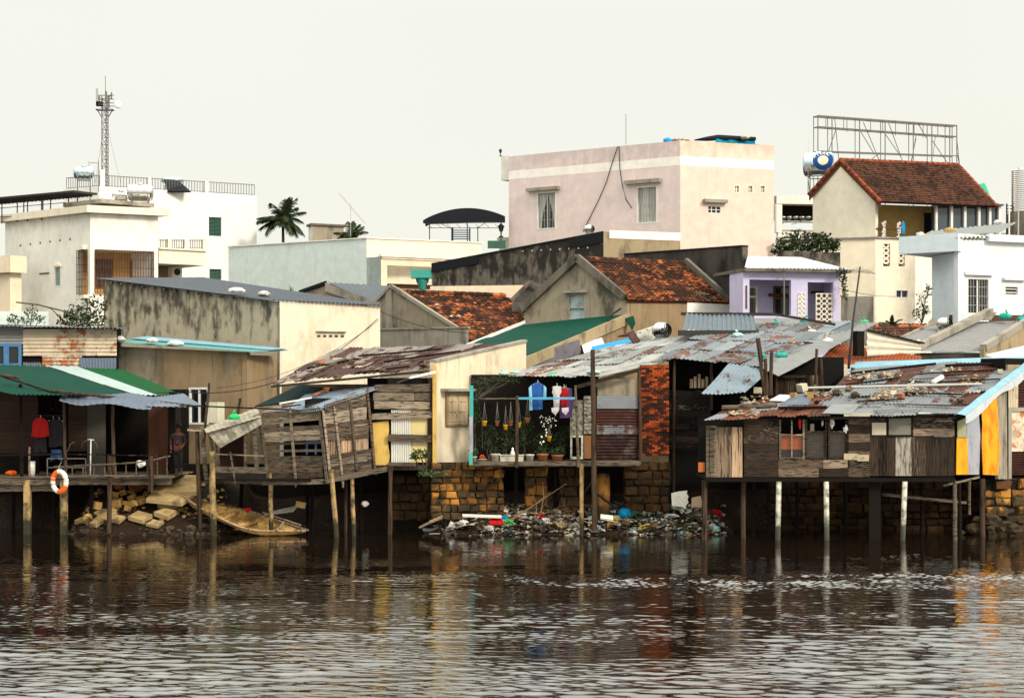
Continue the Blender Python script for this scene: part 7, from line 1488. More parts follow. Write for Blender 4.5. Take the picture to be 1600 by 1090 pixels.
garment('purple_dress', 'purple dress hanging rightmost on the balcony clothesline', P(884, 606, 62.35), [(-.18,0),(.2,0),(.24,-.5),(.2,-1.0),(-.2,-1.02),(-.22,-.5)], 'cloth_purple')
for i, px in enumerate((867, 883)):
    mb = MB(); cloth(mb, P(px, 637, 62.1), [(-.12,0),(.12,.02),(.13,-.1),(.02,-.24),(-.1,-.14)], .05); part('cup', mb, M['cloth_white'], g)
# ---- wires
wire('black cable drooping from the cream wall down to the leaning shack', [P(590, 498, 73.5), P(290, 612, 61)], .016, sagpx=.9)
wire('thin cable below the thicker drooping one, left of centre', [P(592, 500, 73.5), P(340, 606, 62)], .009, sagpx=.5)
wire('paired thin cable crossing the grey gable towards the mossy tiles', [P(594, 486, 76), P(736, 520, 75)], .012, sagpx=.2)
wire('thin cable from the cream window wall to the purple house', [P(1400, 463, 94), P(1310, 450, 76)], .012, sagpx=.1)
# ============================================================ RIGHT STILT HOUSE
O = thing('plank_stilt_house', 'long stilt house of mixed weathered boards under a rusty junk-laden roof, right', 'stilt house', P(1300, 745, 62)); df = F((1102, 60), (1492, 60)); fz_ = Zo(746, 60)
mb = MB(); df.boxu(mb, .05, df.L-.05, fz_, Zo(652,60), -2.8, -2.7); part('inner_wall', mb, M['dark'], O)  # black sheet that paints in the shade inside the stilt house
def ph(x0, y0, x1, y1, n, mat, **k): mb = MB(); planks_h(mb, df, x0, y0, x1, y1, n, **k); return mb
mb = MB(); planks_v(mb, df, 1103, 665, 1119, 745, 2, gap=.02); mb_ = mb; planks_v(mb, df, 1109, 668, 1116, 738, 1, o=.04); part('narrow_board', mb, M['wood_weather'], O)
mb = MB(); planks_v(mb, df, 1119, 667, 1160, 745, 5, gap=.015, jit=.004); part('pale_door', mb, M['wood_pale'], O)
mb = MB(); planks_h(mb, df, 1162, 654, 1216, 745, 7, split=.2, gap=.02); planks_h(mb, df, 1216, 718, 1325, 745, 2, split=.6, gap=.03, jit=.03); planks_h(mb, df, 1325, 650, 1359, 745, 7, split=.2, gap=.02); planks_h(mb, df, 1359, 648, 1386, 682, 2, gap=.03); planks_h(mb, df, 1425, 646, 1491, 681, 3, gap=.04); part('plank_wall', mb, M['wood_h'], O)
mb = MB(); planks_v(mb, df, 1359, 682, 1399, 743, 3, gap=.02); planks_v(mb, df, 1424, 682, 1491, 743, 6, gap=.02); part('plank_wall', mb, M['wood_v'], O)
mb = MB(); planks_v(mb, df, 1399, 682, 1424, 743, 2, gap=.02); part('whitish_board', mb, surf('wood_whitish', (.40,.36,.30), [((.08,.06,.05),(14,14,2),.45,.62,.9,0)], iv=.2), O)
mb = MB(); df.box(mb, 1362, 660, 1384, 679, .05, .07); part('tan_patch', mb, M['rock_pale'], O); mb = MB(); df.box(mb, 1318, 708, 1340, 718, .05, .075); df.box(mb, 1339, 710, 1357, 720, .052, .08); part('tan_patch', mb, surf('patch_tan', (.42,.35,.22), [(DK,(6,6,6),.5,.7,.8,0)]), O)
mb = MB(); df.box(mb, 1387, 647, 1424, 679, .05, .065); w = part('tin_panel', mb, surf('tin_panel', (.20,.19,.16), [((.38,.12,.02),(2.5,2,2.5),.56,.66,.95,0), (DK,(2,2,5),.5,.7,.7,0)]), O)
mb = MB(); 
for x0, y0, x1, y1 in ((1385, 645, 1388, 681), (1423, 645, 1426, 681), (1388, 679, 1423, 682)): df.box(mb, x0, y0, x1, y1, .05, .08)
part('panel_frame', mb, M['wood_dark'], w)
# windows of the stilt house
def mesh_screen(x0, y0, x1, y1, o, n=9, w=None):
    mb = MB(); r = df.rect(x0, y0, x1, y1); h = r[3]-r[2]; L_ = r[1]-r[0]; k = -int(h/.09)
    for i in range(k, int(L_/.09)+1):
        for sg in (1, -1):
            a0 = r[0]+i*.09; pts = []
            ua, ub = max(r[0], a0), min(r[1], a0+h)
            if ub-ua < .02: continue
            za, zb_ = (r[2]+(ua-a0), r[2]+(ub-a0)) if sg > 0 else (r[3]-(ua-a0), r[3]-(ub-a0)); mb.beam(df.pt(ua, za, o), df.pt(ub, zb_, o), .007)
    return part('wire_mesh', mb, M['grey_iron'], w or O)
for x0, x1, m, ym in ((1217, 1257, 'orange_board', 680), (1258, 1292, 'grey_board', 675), (1294, 1324, 'grey_board', 675)):
    mb = MB(); 
    for a, b_, c_, d in ((x0, 655, x0+3, 717), (x1-3, 655, x1, 717), (x0+3, 714, x1-3, 717), (x0+3, ym-2, x1-3, ym)): df.box(mb, a, b_, c_, d, -.02, .05)
    if m == 'orange_board': df.box(mb, (x0+x1)/2-1, 655, (x0+x1)/2+1, 714, -.02, .04)
    w = part('window', mb, M['wood_weather'] if x0 < 1250 else M['wood_h'], O)
    mb = MB(); df.box(mb, x0+2, ym, x1-2, 702 if m == 'orange_board' else 714, -.12, -.08); part('board', mb, surf('board_orange', (.50,.10,.02)) if m == 'orange_board' else M['wood_h'], w)
    if m == 'orange_board': mb = MB(); df.box(mb, x0+2, 702, x1-2, 714, -.12, -.08); part('board', mb, M['wood_dark'], w)
    mesh_screen(x0+3, ym, x1-3, 714, .0, w=w)
for i, (px, py, s_) in enumerate(((1285, 662, .07), (1300, 660, .12), (1321, 671, .09))):
    mb = MB(); mb.blob(P(px, py, 59.9), s_*.9, .03, s_*1.3, .5, 2, f=3); solo('white_rag', mb, M['white_bag'], ['small white rag in the middle window of the stilt house', 'larger white rag tied between the two mesh windows', 'white rag hanging right of the mesh windows'][i], 'rag', 'white rags in the stilt house windows')
mb = MB(); mb.blob(P(1250, 662, 59.95), .06, .03, .16, .4, 2, f=3); solo('red_rag', mb, M['cloth_red'], 'dark red rag in the window with the orange board', 'rag')
mb = MB(); mb.box(Xo(1267,60), Xo(1273,60), 60.1, 60.2, Zo(674,60), Zo(662,60)); solo('grey_carton', mb, M['asbestos'], 'small greyish carton on the sill of the middle window', 'carton')
mb = MB(); df.boxu(mb, 0, df.L, fz_-.13, fz_-.002, -.14, .05); part('floor_beam', mb, M['wood_dark'], O)
mb = MB(); df.boxu(mb, .0, df.L-.003, fz_-.06, fz_-.003, -3.9, -.145); part('floor', mb, M['wood_dark'], O)
for px, px1, y1, r, m in ((1217, 1215, 858, .085, 'pole_white'), (1291, 1292, 858, .085, 'pole_white'), (1414, 1410, 858, .085, 'pole_white')):
    mb = MB(True); a = P(px, 752, 59.9); c_ = P(px1, y1, 59.9); mb.path([a, a.lerp(c_, .5), c_], r, 12); part('stilt', mb, M[m], O)
for px, Y, r, m in ((1101, 60.3, .09, 'wood_post'), (1162, 60.6, .08, 'wood_post'), (1178, 62, .06, 'wood_dark'), (1200, 62.4, .07, 'wood_dark'), (1245, 62.8, .07, 'wood_dark'), (1320, 62.6, .07, 'wood_dark'), (1440, 62.8, .07, 'wood_dark'), (1492, 60.1, .07, 'wood_weather'), (1499, 60.8, .06, 'wood_dark'), (1535, 61.4, .09, 'wood_post'), (1515, 61, .05, 'wood_weather')):
    mb = MB(); a = P(px, 746, Y); a.z = fz_-.1; post(mb, a, (a.x+U(-.03,.03), Y, -.4 if px != 1515 else .9), r); part('stilt', mb, M[m], O)
mb = MB(); a = P(1367, 748, 60.3); mb.box(a.x-.19, a.x+.19, 60.28, 60.36, -.1, fz_-.14); part('plank_stilt', mb, M['wood_dark'], O)
mb = MB(); mb.beam(P(1378, 772, 60.6), P(1510, 785, 60.8), .05, .09); mb.beam(P(1475, 758, 60.2), P(1530, 745, 61.3), .06); part('brace', mb, M['wood_weather'], O)
# right side wall with orange sheets
ef_ = F((1492, 60), (1578, 63.6)); mb = MB()
def poly(mb, f, pts, o, th=.02): mb.slab([f.p(x, y, o) for x, y in pts][::-1], th, Vector((*f.n, 0)))
mb = MB(); poly(mb, ef_, [(1494, 684), (1510, 684), (1512, 741), (1493, 741)], .03); part('orange_sheet', mb, M['orange_sheet'], O)
mb = MB(); poly(mb, ef_, [(1530, 626), (1555, 606), (1557, 650), (1560, 700), (1557, 742), (1534, 741), (1532, 690), (1533, 660)], .05); part('orange_sheet', mb, M['orange_sheet'], O)
mb = MB(); poly(mb, ef_, [(1495, 658), (1508, 652), (1509, 683), (1495, 683)], .03); part('green_board', mb, surf('board_green', (.30,.31,.18)), O)
mb = MB(); poly(mb, ef_, [(1509, 650), (1528, 636), (1531, 680), (1529, 741), (1511, 741), (1510, 700)], .02); part('grey_sheet', mb, M['grey_sheet'], O)
mb = MB(); poly(mb, ef_, [(1492, 655), (1578, 590), (1578, 742), (1492, 742)], -.05, .03); part('inner_wall', mb, M['wood_dark'], O)
mb = MB(); poly(mb, ef_, [(1557, 604), (1573, 592), (1574, 748), (1560, 748)], .0, .12); part('concrete_post', mb, M['gable_concrete'], O)
# roof
e0, e1, r1, r0 = P(1262, 651, 59.55), P(1500, 647, 59.55), P(1614, 563, 66), P(1335, 574, 65.4)
nb = (e1-e0).cross(r0-e0).normalized(); nb = nb if nb.z > 0 else -nb
ea_, eb_, ec_, ed_ = P(1099, 657, 59.5), P(1270, 652, 59.55), P(1312, 612, 62.5), P(1165, 627, 61.6)
mb = MB(); sheets(mb, e0, e1, r1, r0, 7, 5, sag=.07, jit=.25, over=.25); part('roof', mb, corr_mat('tin_junk', (.18,.195,.21), rust=(.075,.020,.008), amt=.95, lo=.46, hi=.56, ish=.6, grime=.3), O)
mb = MB(); sheets(mb, ea_, eb_, ec_, ed_, 6, 3, sag=.06, jit=.18); part('roof', mb, corr_mat('tin_junk_red', (.20,.21,.23), rust=(.13,.034,.010), amt=.95, lo=.38, hi=.5, ish=.5, grime=.3), O)
mb = MB(); mb.slab([P(1325, 579, 65.2), P(1614, 563.5, 66), P(1612, 556, 66.6), P(1338, 565, 66.4)], .03, Vector((0,-.3,.95))); part('ridge_strip', mb, M['blue_sheet'], O)
mb = MB(); 
def rk(u, v): a = ray(1500, 646, e0, nb, .14).lerp(ray(1612, 561, e0, nb, .12), u); return a+Vector((.28*v-.02, 0, -.02-.05*v))+Vector((0,0,.03*mnoise.noise(Vector((u*9, v*3, 0)))))
mb.grid(lambda u, v: rk(u, v*1.0-.3) if 1 else None, 24, 3); part('rake_strip', mb, M['blue_sheet'], O)
mb = MB(); mb.grid(lambda u, v: rk(u, .7)+Vector((.01, 0, -.26*v*(1+.3*math.sin(u*11)))), 24, 2); part('rake_flap', mb, surf('flap_pale', (.5,.55,.57), [(DK,(4,4,4),.55,.75,.6,0)], rough=.5), O)
mb = MB(); mb.beam(e0-nb*.06+Vector((.1,.1,0)), e1-nb*.06+Vector((-.1,.1,0)), .06, .08); mb.beam(e0.lerp(e1, .98)-nb*.08, r1-nb*.1+Vector((-.3,0,0)), .06, .1); part('eave_beam', mb, M['wood_dark'], O)
# poles and planks on the roof
na = (eb_-ea_).cross(ed_-ea_).normalized(); na = na if na.z > 0 else -na
def onr(x, y, l=.1): return ray(x, y, e0, nb, l) if x > 1268+max(0, (650-y))*.55 else ray(x, y, ea_, na, l)
PL = [((1128, 637), (1214, 633), .16, 'wood_weather', 'thick mossy log along the left end of the junk roof'), ((1216, 637), (1292, 636), .10, 'wood_dark', 'dark beam continuing right of the thick mossy log'), ((1258, 606), (1534, 600), .09, 'galv_iron', 'long grey pipe across the whole junk roof'),
      ((1338, 627), (1412, 623), .09, 'wood_dark', 'short dark board in the lower middle of the junk roof'), ((1402, 631), (1506, 634), .10, 'wood_weather', 'weathered plank near the right eave of the junk roof'), ((1412, 613), (1503, 616), .09, 'wood_dark', 'dark board right of centre below the long pipe'),
      ((1455, 597), (1560, 592), .07, 'wood_dark', 'dark board just above the right part of the long pipe'), ((1325, 600), (1405, 590), .09, 'wood_dark', 'dark slanting board above the left part of the long pipe'), ((1436, 584), (1565, 577), .08, 'wood_dark', 'dark board across the upper right of the junk roof'),
      ((1477, 571), (1592, 567), .10, 'wood_dark', 'dark log right below the pale blue ridge strip'), ((1330, 583), (1462, 568), .09, 'wood_dark', 'dark slanting log under the left half of the ridge strip'), ((1365, 641), (1440, 640), .05, 'tin_pale', 'narrow pale tin strip near the eave of the junk roof'), ((1415, 592), (1545, 588), .06, 'wood_weather', 'grey lath just above the dark board on the right of the junk roof')]
for a, c_, w_, m, lb in PL:
    mb = MB(); a_, b_ = onr(*a, .11), onr(*c_, .11)
    if m == 'galv_iron' or 'log' in lb: post(mb, a_, b_, w_*.5, wob=.02)
    else: mb.beam(a_, b_, w_, .05, j=.1)
    solo('roof_beam' if m != 'galv_iron' else 'roof_pipe', mb, M[m], lb, 'pipe' if m == 'galv_iron' else ('log' if 'log' in lb else 'board'))
mb = MB(True); mb.path([onr(1458, 597, .16), onr(1472, 589, .16)], .085, 12); solo('white_pipe_piece', mb, M['white_paint'], 'short fat white pipe piece lying on the junk roof', 'pipe piece')
for i, (pts, m, lb) in enumerate((([(1202, 625), (1218, 616), (1240, 617), (1226, 626)], 'styro', 'white sheet piece lying near the left end of the junk roof'), ([(1285, 645), (1300, 631), (1345, 631), (1330, 646)], 'tin_pale', 'grey slatted sheet lying on the lower middle eave'), ([(1218, 632), (1240, 616), (1275, 612), (1262, 632)], 'tin_blue', 'pale blue tin sheet between the pale blocks on the junk roof'))):
    mb = MB(); mb.slab([onr(x, y, .075) for x, y in pts], .02, Vector(nb)); solo('loose_sheet', mb, M[m], lb, 'sheet')
RK = [(1184,610,.17,'rock_pale','pale cube-shaped block at the left top edge of the junk roof'),(1253,605,.2,'rock_pale','biggest pale block on the junk roof, left of the orange brick'),(1266,617,.18,'rock','orange-brown brick right of the biggest pale block'),(1240,617,.13,'rock','brown stone leaning on the biggest pale block'),(1276,628,.10,'mortar','dark little stone alone on the pale blue tin'),
      (1308,612,.18,'rock','dark reddish stone under the left end of the long pipe'),(1336,616,.18,'rock','large brown stone right of the dark reddish one'),(1326,607,.16,'rock','flat brown stone touching the long pipe'),(1354,588,.15,'rock_pale','pale stone in the upper left of the junk roof'),(1376,587,.15,'rock','brown stone in the upper left centre of the junk roof'),(1388,586,.14,'rock_pale','pale stone right of the upper brown stone'),
      (1408,618,.13,'terracotta','bright orange brick piece in the middle of the junk roof'),(1395,614,.13,'rock_pale','pale rubble left of the bright orange brick'),(1380,620,.12,'rock','brown rubble stone left of centre below the pipe'),(1570,568,.15,'rock','upright brown block near the right end of the ridge strip'),(1563,580,.11,'rock_pale','pale stone below the upright brown block'),(1524,587,.10,'rock_pale','small pale stone right of the white pipe piece'),
      (1512,612,.13,'rock_pale','pale stone near the rake strip, lower right'),(1500,624,.13,'rock','brown stone near the lower right plank'),(1487,625,.10,'rock','small dark stone left of the lower right brown one'),(1420,607,.14,'rock_pale','flat pale stone just under the middle of the pipe'),(1440,607,.11,'rock','flat brown stone right of the flat pale one'),(1332,576,.1,'rock','stone at the left tip of the ridge strip'),(1513,596,.1,'rock','small stone on the dark board above the pipe, right')]
for x, y, s_, m, lb in RK:
    mb = MB(); c_ = onr(x, y, .06+s_*.45); Mx = Matrix.Rotation(U(0,3), 3, 'Z') @ Matrix.Rotation(U(-.3,.3), 3, 'X')
    if 'block' in lb or 'brick' in lb: mb.obox(c_, Mx, s_*1.5, s_*1.2, s_*1.2, .12)
    else: mb.blob(c_, s_*.95, s_*.75, s_*.6, .3, 2, f=1.8)
    solo('roof_stone', mb, M[m], lb, 'stone', 'stones on the junk roof')
def scatter_roof(): 
    mb = MB()
    for (x0, y0, x1, y1, n) in ((1325, 580, 1410, 592, 90), (1372, 606, 1445, 616, 70), (1360, 612, 1400, 624, 60), (1500, 590, 1540, 600, 25), (1140, 642, 1185, 648, 60), (1255, 612, 1300, 618, 40), (1440, 572, 1500, 580, 30), (1160, 618, 1200, 630, 30)):
        for _ in range(n):
            c_ = onr(U(x0, x1), U(y0, y1), .05+U(0,.05)); s_ = U(.02, .07)
            if rnd.random() < .5: mb.blob(c_, s_, s_, s_*.7, .4, 1)
            else: mb.obox(c_, Matrix.Rotation(U(0,6), 3, 'Z') @ Matrix.Rotation(U(-.4,.4), 3, 'X'), s_*3, s_*1.5, .02, .3)
    o = struct('roof_rubble_bits', mb, M['rock_pale'], 'stuff'); return o
scatter_roof()
mb = MB(); a = P(1099, 700, 60.2); q = F((1091, 60.1), (1102, 60.1)); q.box(mb, 1091, 722, 1101, 737, -.02, .02); solo('orange_tin_plate', mb, surf('plate_orange', (.40,.12,.03)), 'small orange plate nailed at the left corner of the plank stilt house', 'plate')
# neighbour on the right edge
O = thing('rust_patched_house', 'rust-stained cream tin house cut by the right picture edge', 'house', P(1600, 745, 66)); gf_ = F((1574, 64.6), (1670, 66.5))
mb = MB(); gf_.box(mb, 1574, 560, 1670, 748, -1.2, -.1); part('wall', mb, M['wood_dark'], O)
mb = MB(); corr_wall(mb, gf_, 1574, 584, 1590, 637, pitch=.12); corr_wall(mb, gf_, 1579, 642, 1670, 705, pitch=.35, amp=.01, n=2); part('cream_tin', mb, M['tin_patch'], O)
mb = MB(); corr_wall(mb, gf_, 1579, 707, 1670, 742, True, pitch=.08); part('rusty_tin', mb, M['tin_deeprust'], O); mb = MB(); corr_wall(mb, gf_, 1590, 595, 1670, 636, True, pitch=.1, o=-.05); part('rusty_tin', mb, M['tin_deeprust'], O)
mb = MB(); gf_.box(mb, 1573, 636, 1670, 642, -.05, .08); gf_.box(mb, 1573, 642, 1578, 750, -.05, .08); part('pale_frame', mb, M['light_coping'], O)
mb = MB(); gf_.box(mb, 1575, 570, 1670, 590, -1, -.0); part('lintel', mb, M['ocher_concrete'], O)
# stone walls under the right houses
S = thing('stone_footing', 'tumbled orange stone wall at the lower right edge', 'stone wall', P(1580, 830, 64)); q = F((1536, 63), (1680, 64.5)); blocks(S, q, 1540, 748, 1680, 832, 6, 'stone', wpx=23, skew=1.6, bulge=.12, gap=.035)
S = thing('stone_footing', 'dim stone wall behind the white stilts under the plank house', 'stone wall', P(1350, 830, 65)); q = F((1200, 65), (1538, 64.2)); blocks(S, q, 1200, 752, 1538, 832, 7, 'stone_shaded', wpx=20, skew=1.2, bulge=.08, gap=.03)
for i, (px, py, Y, s_) in enumerate(((1520, 826, 62.4, .26), (1500, 832, 62.2, .15), (1548, 812, 62.2, .3), (1565, 822, 62, .28), (1585, 826, 61.8, .22), (1548, 824, 62.0, .16), (1528, 812, 62.6, .17))):
    mb = MB(); mb.blob(P(px, py, Y), s_*1.25, s_, s_*.75, .3, 2, f=1.6); solo('shore_boulder', mb, M['stone'], ['large boulder in the water by the rightmost stilt', 'low boulder left of the large one at the lower right waterline', 'tallest boulder against the tumbled orange wall', 'flat boulder below the tumbled orange wall', 'boulder cut off near the right edge waterline', 'small boulder between the larger ones at the right waterline', 'boulder behind the rightmost stilt'][i], 'boulder', 'boulders at the lower right waterline')

# ============================================================ SHORE LEFT: slabs, blocks, boat
def on_bank(px, py, Y, lift=0): c_ = P(px, py, Y); c_.z = max(bank_h(c_.x, Y), -.05)+lift; return c_
O = thing('concrete_path', 'broken concrete ramp between the two stilt houses', 'path', P(280, 760, 64)); mb = MB()
mb.slab([P(236, 766, 63.2), P(308, 768, 62.9), P(312, 742, 65), P(268, 741, 65)], .14, Vector((0,-.2,1)).normalized()); part('slab', mb, M['concrete_slab'], O)
mb = MB(); mb.slab([P(228, 779, 62.8), P(284, 785, 62.6), P(306, 770, 63.1), P(240, 766, 63.3)], .13, Vector((0,-.2,1)).normalized()); part('lower_slab', mb, M['concrete_slab'], O)
SL = [([(116,812),(150,818),(182,797),(160,794)], .14, 62.0, 'long cracked concrete slab slanting into the water'), ([(200,806),(222,812),(238,803),(216,797)], .14, 61.8, 'square slab lying flat in the middle of the rubble'), ([(240,799),(262,806),(276,797),(258,793)], .16, 61.9, 'rounded mossy slab right of the square one'), ([(246,787),(268,790),(288,782),(262,779)], .15, 62.1, 'flat slab below the concrete ramp'), ([(228,817),(246,821),(256,814),(240,811)], .1, 61.6, 'small mossy slab nearest the water'), ([(168,810),(186,814),(196,806),(180,803)], .1, 61.8, 'brown slab right of the long cracked slab')]
for pts, th, Y, lb in SL:
    mb = MB(); n_ = len(pts); ps = [onb(x, y, th*1.3+.08) for x, y in pts]; mb.slab(ps, th, Vector((0,-.25,.97))); solo('broken_slab', mb, M['concrete_slab'], lb, 'concrete slab', 'broken slabs on the left shore')
BL = [(151,791,.27,'pale block standing apart on the left of the rubble'),(184,787,.28,'ochre block in front of the inner stilt'),(209,789,.22,'pale upright block in the middle of the rubble'),(207,779,.2,'block behind the pale upright one'),(222,783,.24,'tilted block right of the pale upright one'),(193,771,.2,'small reddish block under the porch edge'),(181,775,.22,'low brown block left of the small reddish one'),(230,776,.17,'orange block beside the flat dark board'),(176,778,.15,'dim block half behind the porch stilt'),(201,796,.17,'broken stone in front of the pale upright block'),(236,767,.12,'small pale stone at the foot of the ramp'),(198,788,.15,'stone between the ochre and pale blocks')]
for x, y, s_, lb in BL:
    mb = MB(); Mx = Matrix.Rotation(U(-.7,.7), 3, 'Z') @ Matrix.Rotation(U(-.35,.35), 3, 'X') @ Matrix.Rotation(U(-.35,.35), 3, 'Y'); mb.obox(onb(x, y+3, s_*.3)+Vector((0,-.12,.12)), Mx, s_*1.12, s_, s_*.95, .12); solo('stone_block', mb, M['rock_pale'] if 0 else M['rock'], lb, 'stone block', 'stone blocks on the left shore')
for i, (px, py, r, tl) in enumerate(((187, 760, .26, .3), (210, 761, .27, .9), (228, 757, .15, 1.5))):
    mb = MB(True); c_ = onb(px, py, .2); ax_ = Vector((math.sin(tl)*.6, -math.sin(tl)*.7, math.cos(tl))); mb.lathe(c_-ax_*r*.5, ax_, [(0,.01),(0,r*.5),(r*.5,r*.85),(r,r*1.0),(r*1.02,r*1.07),(r*1.08,r*1.05),(r*.98,r*.92),(r*.2,r*.5)], 20); solo('clay_basin', mb, M['terracotta'], ['clay basin standing upright under the porch edge', 'clay basin tipped on its side under the porch edge', 'small clay ring pot right of the tipped basin'][i], 'basin', 'clay basins under the porch')
mb = MB(); mb.slab([onb(198, 772, .08), onb(218, 776, .08), onb(236, 771, .08), onb(215, 769, .08)], .03, Vector((0,-.2,1))); solo('flat_dark_board', mb, M['wood_dark'], 'flat dark board lying above the stone blocks', 'board')
mb = MB()
for i in range(900):
    x = U(-15.4, -8.8); y = U(61.7, 64.6)
    z = bank_h(x, y); s_ = U(.03, .10)*(2.0 if rnd.random() < .12 else 1)
    if z < -.12 or mnoise.noise(Vector((x*.9, y*1.4, 2))) < -.12: continue
    mb.blob((x, y, z+s_*.2), s_, s_, s_*.65, .35, 1)
struct('shore_stones', mb, M['rock'], 'stuff')
mb = MB()
for i in range(1500):
    x = U(Xo(320,63), Xo(1650,62)); y = 62.2+abs(rnd.gauss(0, 1.4)); z = bank_h(x, y); s_ = U(.02, .08)
    if y > 66 or z < -.1: continue
    mb.blob((x, y, z+s_*.1), s_, s_, s_*.6, .35, 1)
struct('shore_pebbles', mb, surf('pebble_dark', (.09,.065,.04), icols=[(.09,.065,.04),(.06,.045,.03),(.14,.10,.06),(.04,.03,.022)], iv=.3, rough=.9), 'stuff')
# boat
O = thing('sunken_boat', 'old yellowish open boat lying half sunk on the left shore', 'boat', P(350, 815, 62)); N = 18
far_ = [(284,773,63.0),(330,786,63.1),(385,797,63.0),(430,812,62.5),(478,829,61.8)]; near_ = [(284,773,63.0),(306,789,62.4),(345,810,61.9),(395,828,61.5),(478,829,61.8)]
def cr(pts, t):
    k = len(pts)-1; x = t*k; i = min(int(x), k-1); f = x-i; g = [Vector(P(*p)) for p in pts]; p0, p1, p2, p3 = g[max(i-1,0)], g[i], g[i+1], g[min(i+2,k)]
    return .5*((2*p1)+(-p0+p2)*f+(2*p0-5*p1+4*p2-p3)*f*f+(-p0+3*p1-3*p2+p3)*f**3)
def hull(t, s_, off=0):
    a, b_ = cr(far_, t), cr(near_, t); w_ = math.sin(math.pi*min(1, t*.92+.08))*.0+min(1, t*5, (1-t)*5); p = a.lerp(b_, s_); d = 4*s_*(1-s_); p.z -= (.28*w_)*d**.75+off; p.y += .12*d*w_; return p
mb = MB(); mb.grid(lambda u, v: hull(u, v), 36, 12); mb.grid(lambda u, v: hull(u, 1-v, .035), 36, 12); part('hull', mb, M['boat'], O)
mb = MB(); mb.path([hull(i/30, 0)+Vector((0,0,.01)) for i in range(31)], .032, 6); mb.path([hull(i/30, 1)+Vector((0,0,.01)) for i in range(31)], .032, 6); part('gunwale', mb, M['boat'] if 0 else M['wood_pale'], O)
for tt in (.30, .62): mb = MB(); mb.beam(hull(tt, .06)-Vector((0,0,.08)), hull(tt, .94)-Vector((0,0,.08)), .14, .03); part('thwart', mb, M['boat'], O)
for tt in (.45, .75): mb = MB(); mb.path([hull(tt, s/10)+Vector((0,0,.015)) for s in range(11)], .02, 5); part('rib', mb, M['boat'], O)
mb = MB(); post(mb, P(395, 800, 62.5), P(482, 828, 61.4), .03); post(mb, P(410, 800, 62.6), P(470, 820, 61.9), .025); post(mb, P(432, 829, 61.2), P(444, 815, 61.6), .04); solo('bamboo_poles', mb, M['wood_pale'], 'thin bamboo poles lying over the end of the sunken boat', 'poles')
mb = MB(); mb.corr(P(410, 805, 63), P(458, 797, 63), P(466, 787, 63.4), P(428, 798, 63.4), .1, .03, 4, .1); solo('white_tin_scrap', mb, M['styro'], 'crumpled white sheet under the shack behind the boat', 'sheet')
mb = MB(); mb.obox(P(470, 788, 63), Matrix.Rotation(.2, 3, 'Y'), .33, .2, .2); solo('cardboard_box', mb, M['rock_pale'] if 0 else M['tan_bag'], 'pale cardboard box under the shack', 'box')
mb = MB(True); mb.blob(P(388, 796, 63), .13, .1, .09, .2); solo('red_bag', mb, M['red_bag'], 'small red bag behind the sunken boat', 'bag')
mb = MB(True); mb.blob(P(570, 787, 63.5), .13, .1, .1, .3); solo('pale_bundle', mb, M['white_bag'], 'pale bundle on the mud between two stilts of the shack', 'bundle')
# mud under the shack
# ============================================================ RUBBISH ON THE CENTRAL SHORE
RC_ = [(.38,.35,.30),(.20,.16,.12),(.05,.035,.025),(.50,.47,.42),(.03,.022,.018),(.16,.10,.055),(.08,.06,.045),(.30,.23,.14),(.03,.08,.12),(.09,.06,.04),(.16,.03,.02),(.42,.40,.36),(.045,.035,.03),(.24,.16,.09),(.13,.13,.14),(.06,.045,.03),(.02,.07,.04),(.33,.30,.25),(.10,.075,.05),(.22,.12,.05),(.04,.03,.022),(.55,.52,.47)]
tm = surf('rubbish', (.4,.4,.4), [(DK,(6,6,6),.5,.7,.6,.3)], icols=RC_, iv=.2, rough=.7, bump=((14,14,14), .6, .03))
mb = MB()
for i in range(4600):
    x = U(-3.2, 8.0); y = U(61.8, 64.2)
    z = bank_h(x, y)
    if z < -.02 or mnoise.noise(Vector((x*1.1, y*1.6, 8))) < -.22: continue
    s_ = U(.02, .07)*(2.6 if rnd.random() < .09 else 1); c_ = Vector((x, y, z+U(0,.07))); k = rnd.random()
    if k < .42: mb.blob(c_, s_*1.3, s_*.9, s_*.6, .8, 1, f=2.5)
    elif k < .50: mb.obox(c_, Matrix.Rotation(U(0,6), 3, 'Z') @ Matrix.Rotation(U(-.7,.7), 3, 'X') @ Matrix.Rotation(U(-.5,.5), 3, 'Y'), s_*2.4, s_*1.4, .012, .4)
    elif k < .92:       # crumpled sheets and bags
        o_ = len(mb.v); a0 = U(0, 6.3); w_ = s_*U(.9, 1.9)
        for a in range(4):
            for b_ in range(4): qx, qy = (a-1.5)*w_*.8, (b_-1.5)*w_*.6; mb.v.append(c_+Vector((qx*math.cos(a0)-qy*math.sin(a0), qx*math.sin(a0)+qy*math.cos(a0), U(-.45,.55)*w_+.03)))
        for a in range(3):
            for b_ in range(3): q = o_+a*4+b_; mb.f.append((q, q+1, q+5, q+4))
    else: mb.beam(c_, c_+Vector((U(-.4,.4), U(-.2,.2), U(-.05,.15))), .016)
struct('rubbish_heap', mb, tm, 'stuff')
mb = MB()
for i in range(150):
    p = onb(U(690, 1135), U(789, 830), .06); w_ = U(.06, .15); a0 = U(0, 6.3); o_ = len(mb.v)
    if rnd.random() < .4: mb.blob(p, w_*.9, w_*.6, w_*.5, .7, 2, f=3); continue
    for a in range(5):
        for b_ in range(4): qx, qy = (a-2)*w_*.6, (b_-1.5)*w_*.55; mb.v.append(p+Vector((qx*math.cos(a0)-qy*math.sin(a0), qx*math.sin(a0)+qy*math.cos(a0), U(-.3,.5)*w_+.03)))
    for a in range(4):
        for b_ in range(3): q = o_+a*4+b_; mb.f.append((q, q+1, q+5, q+4))
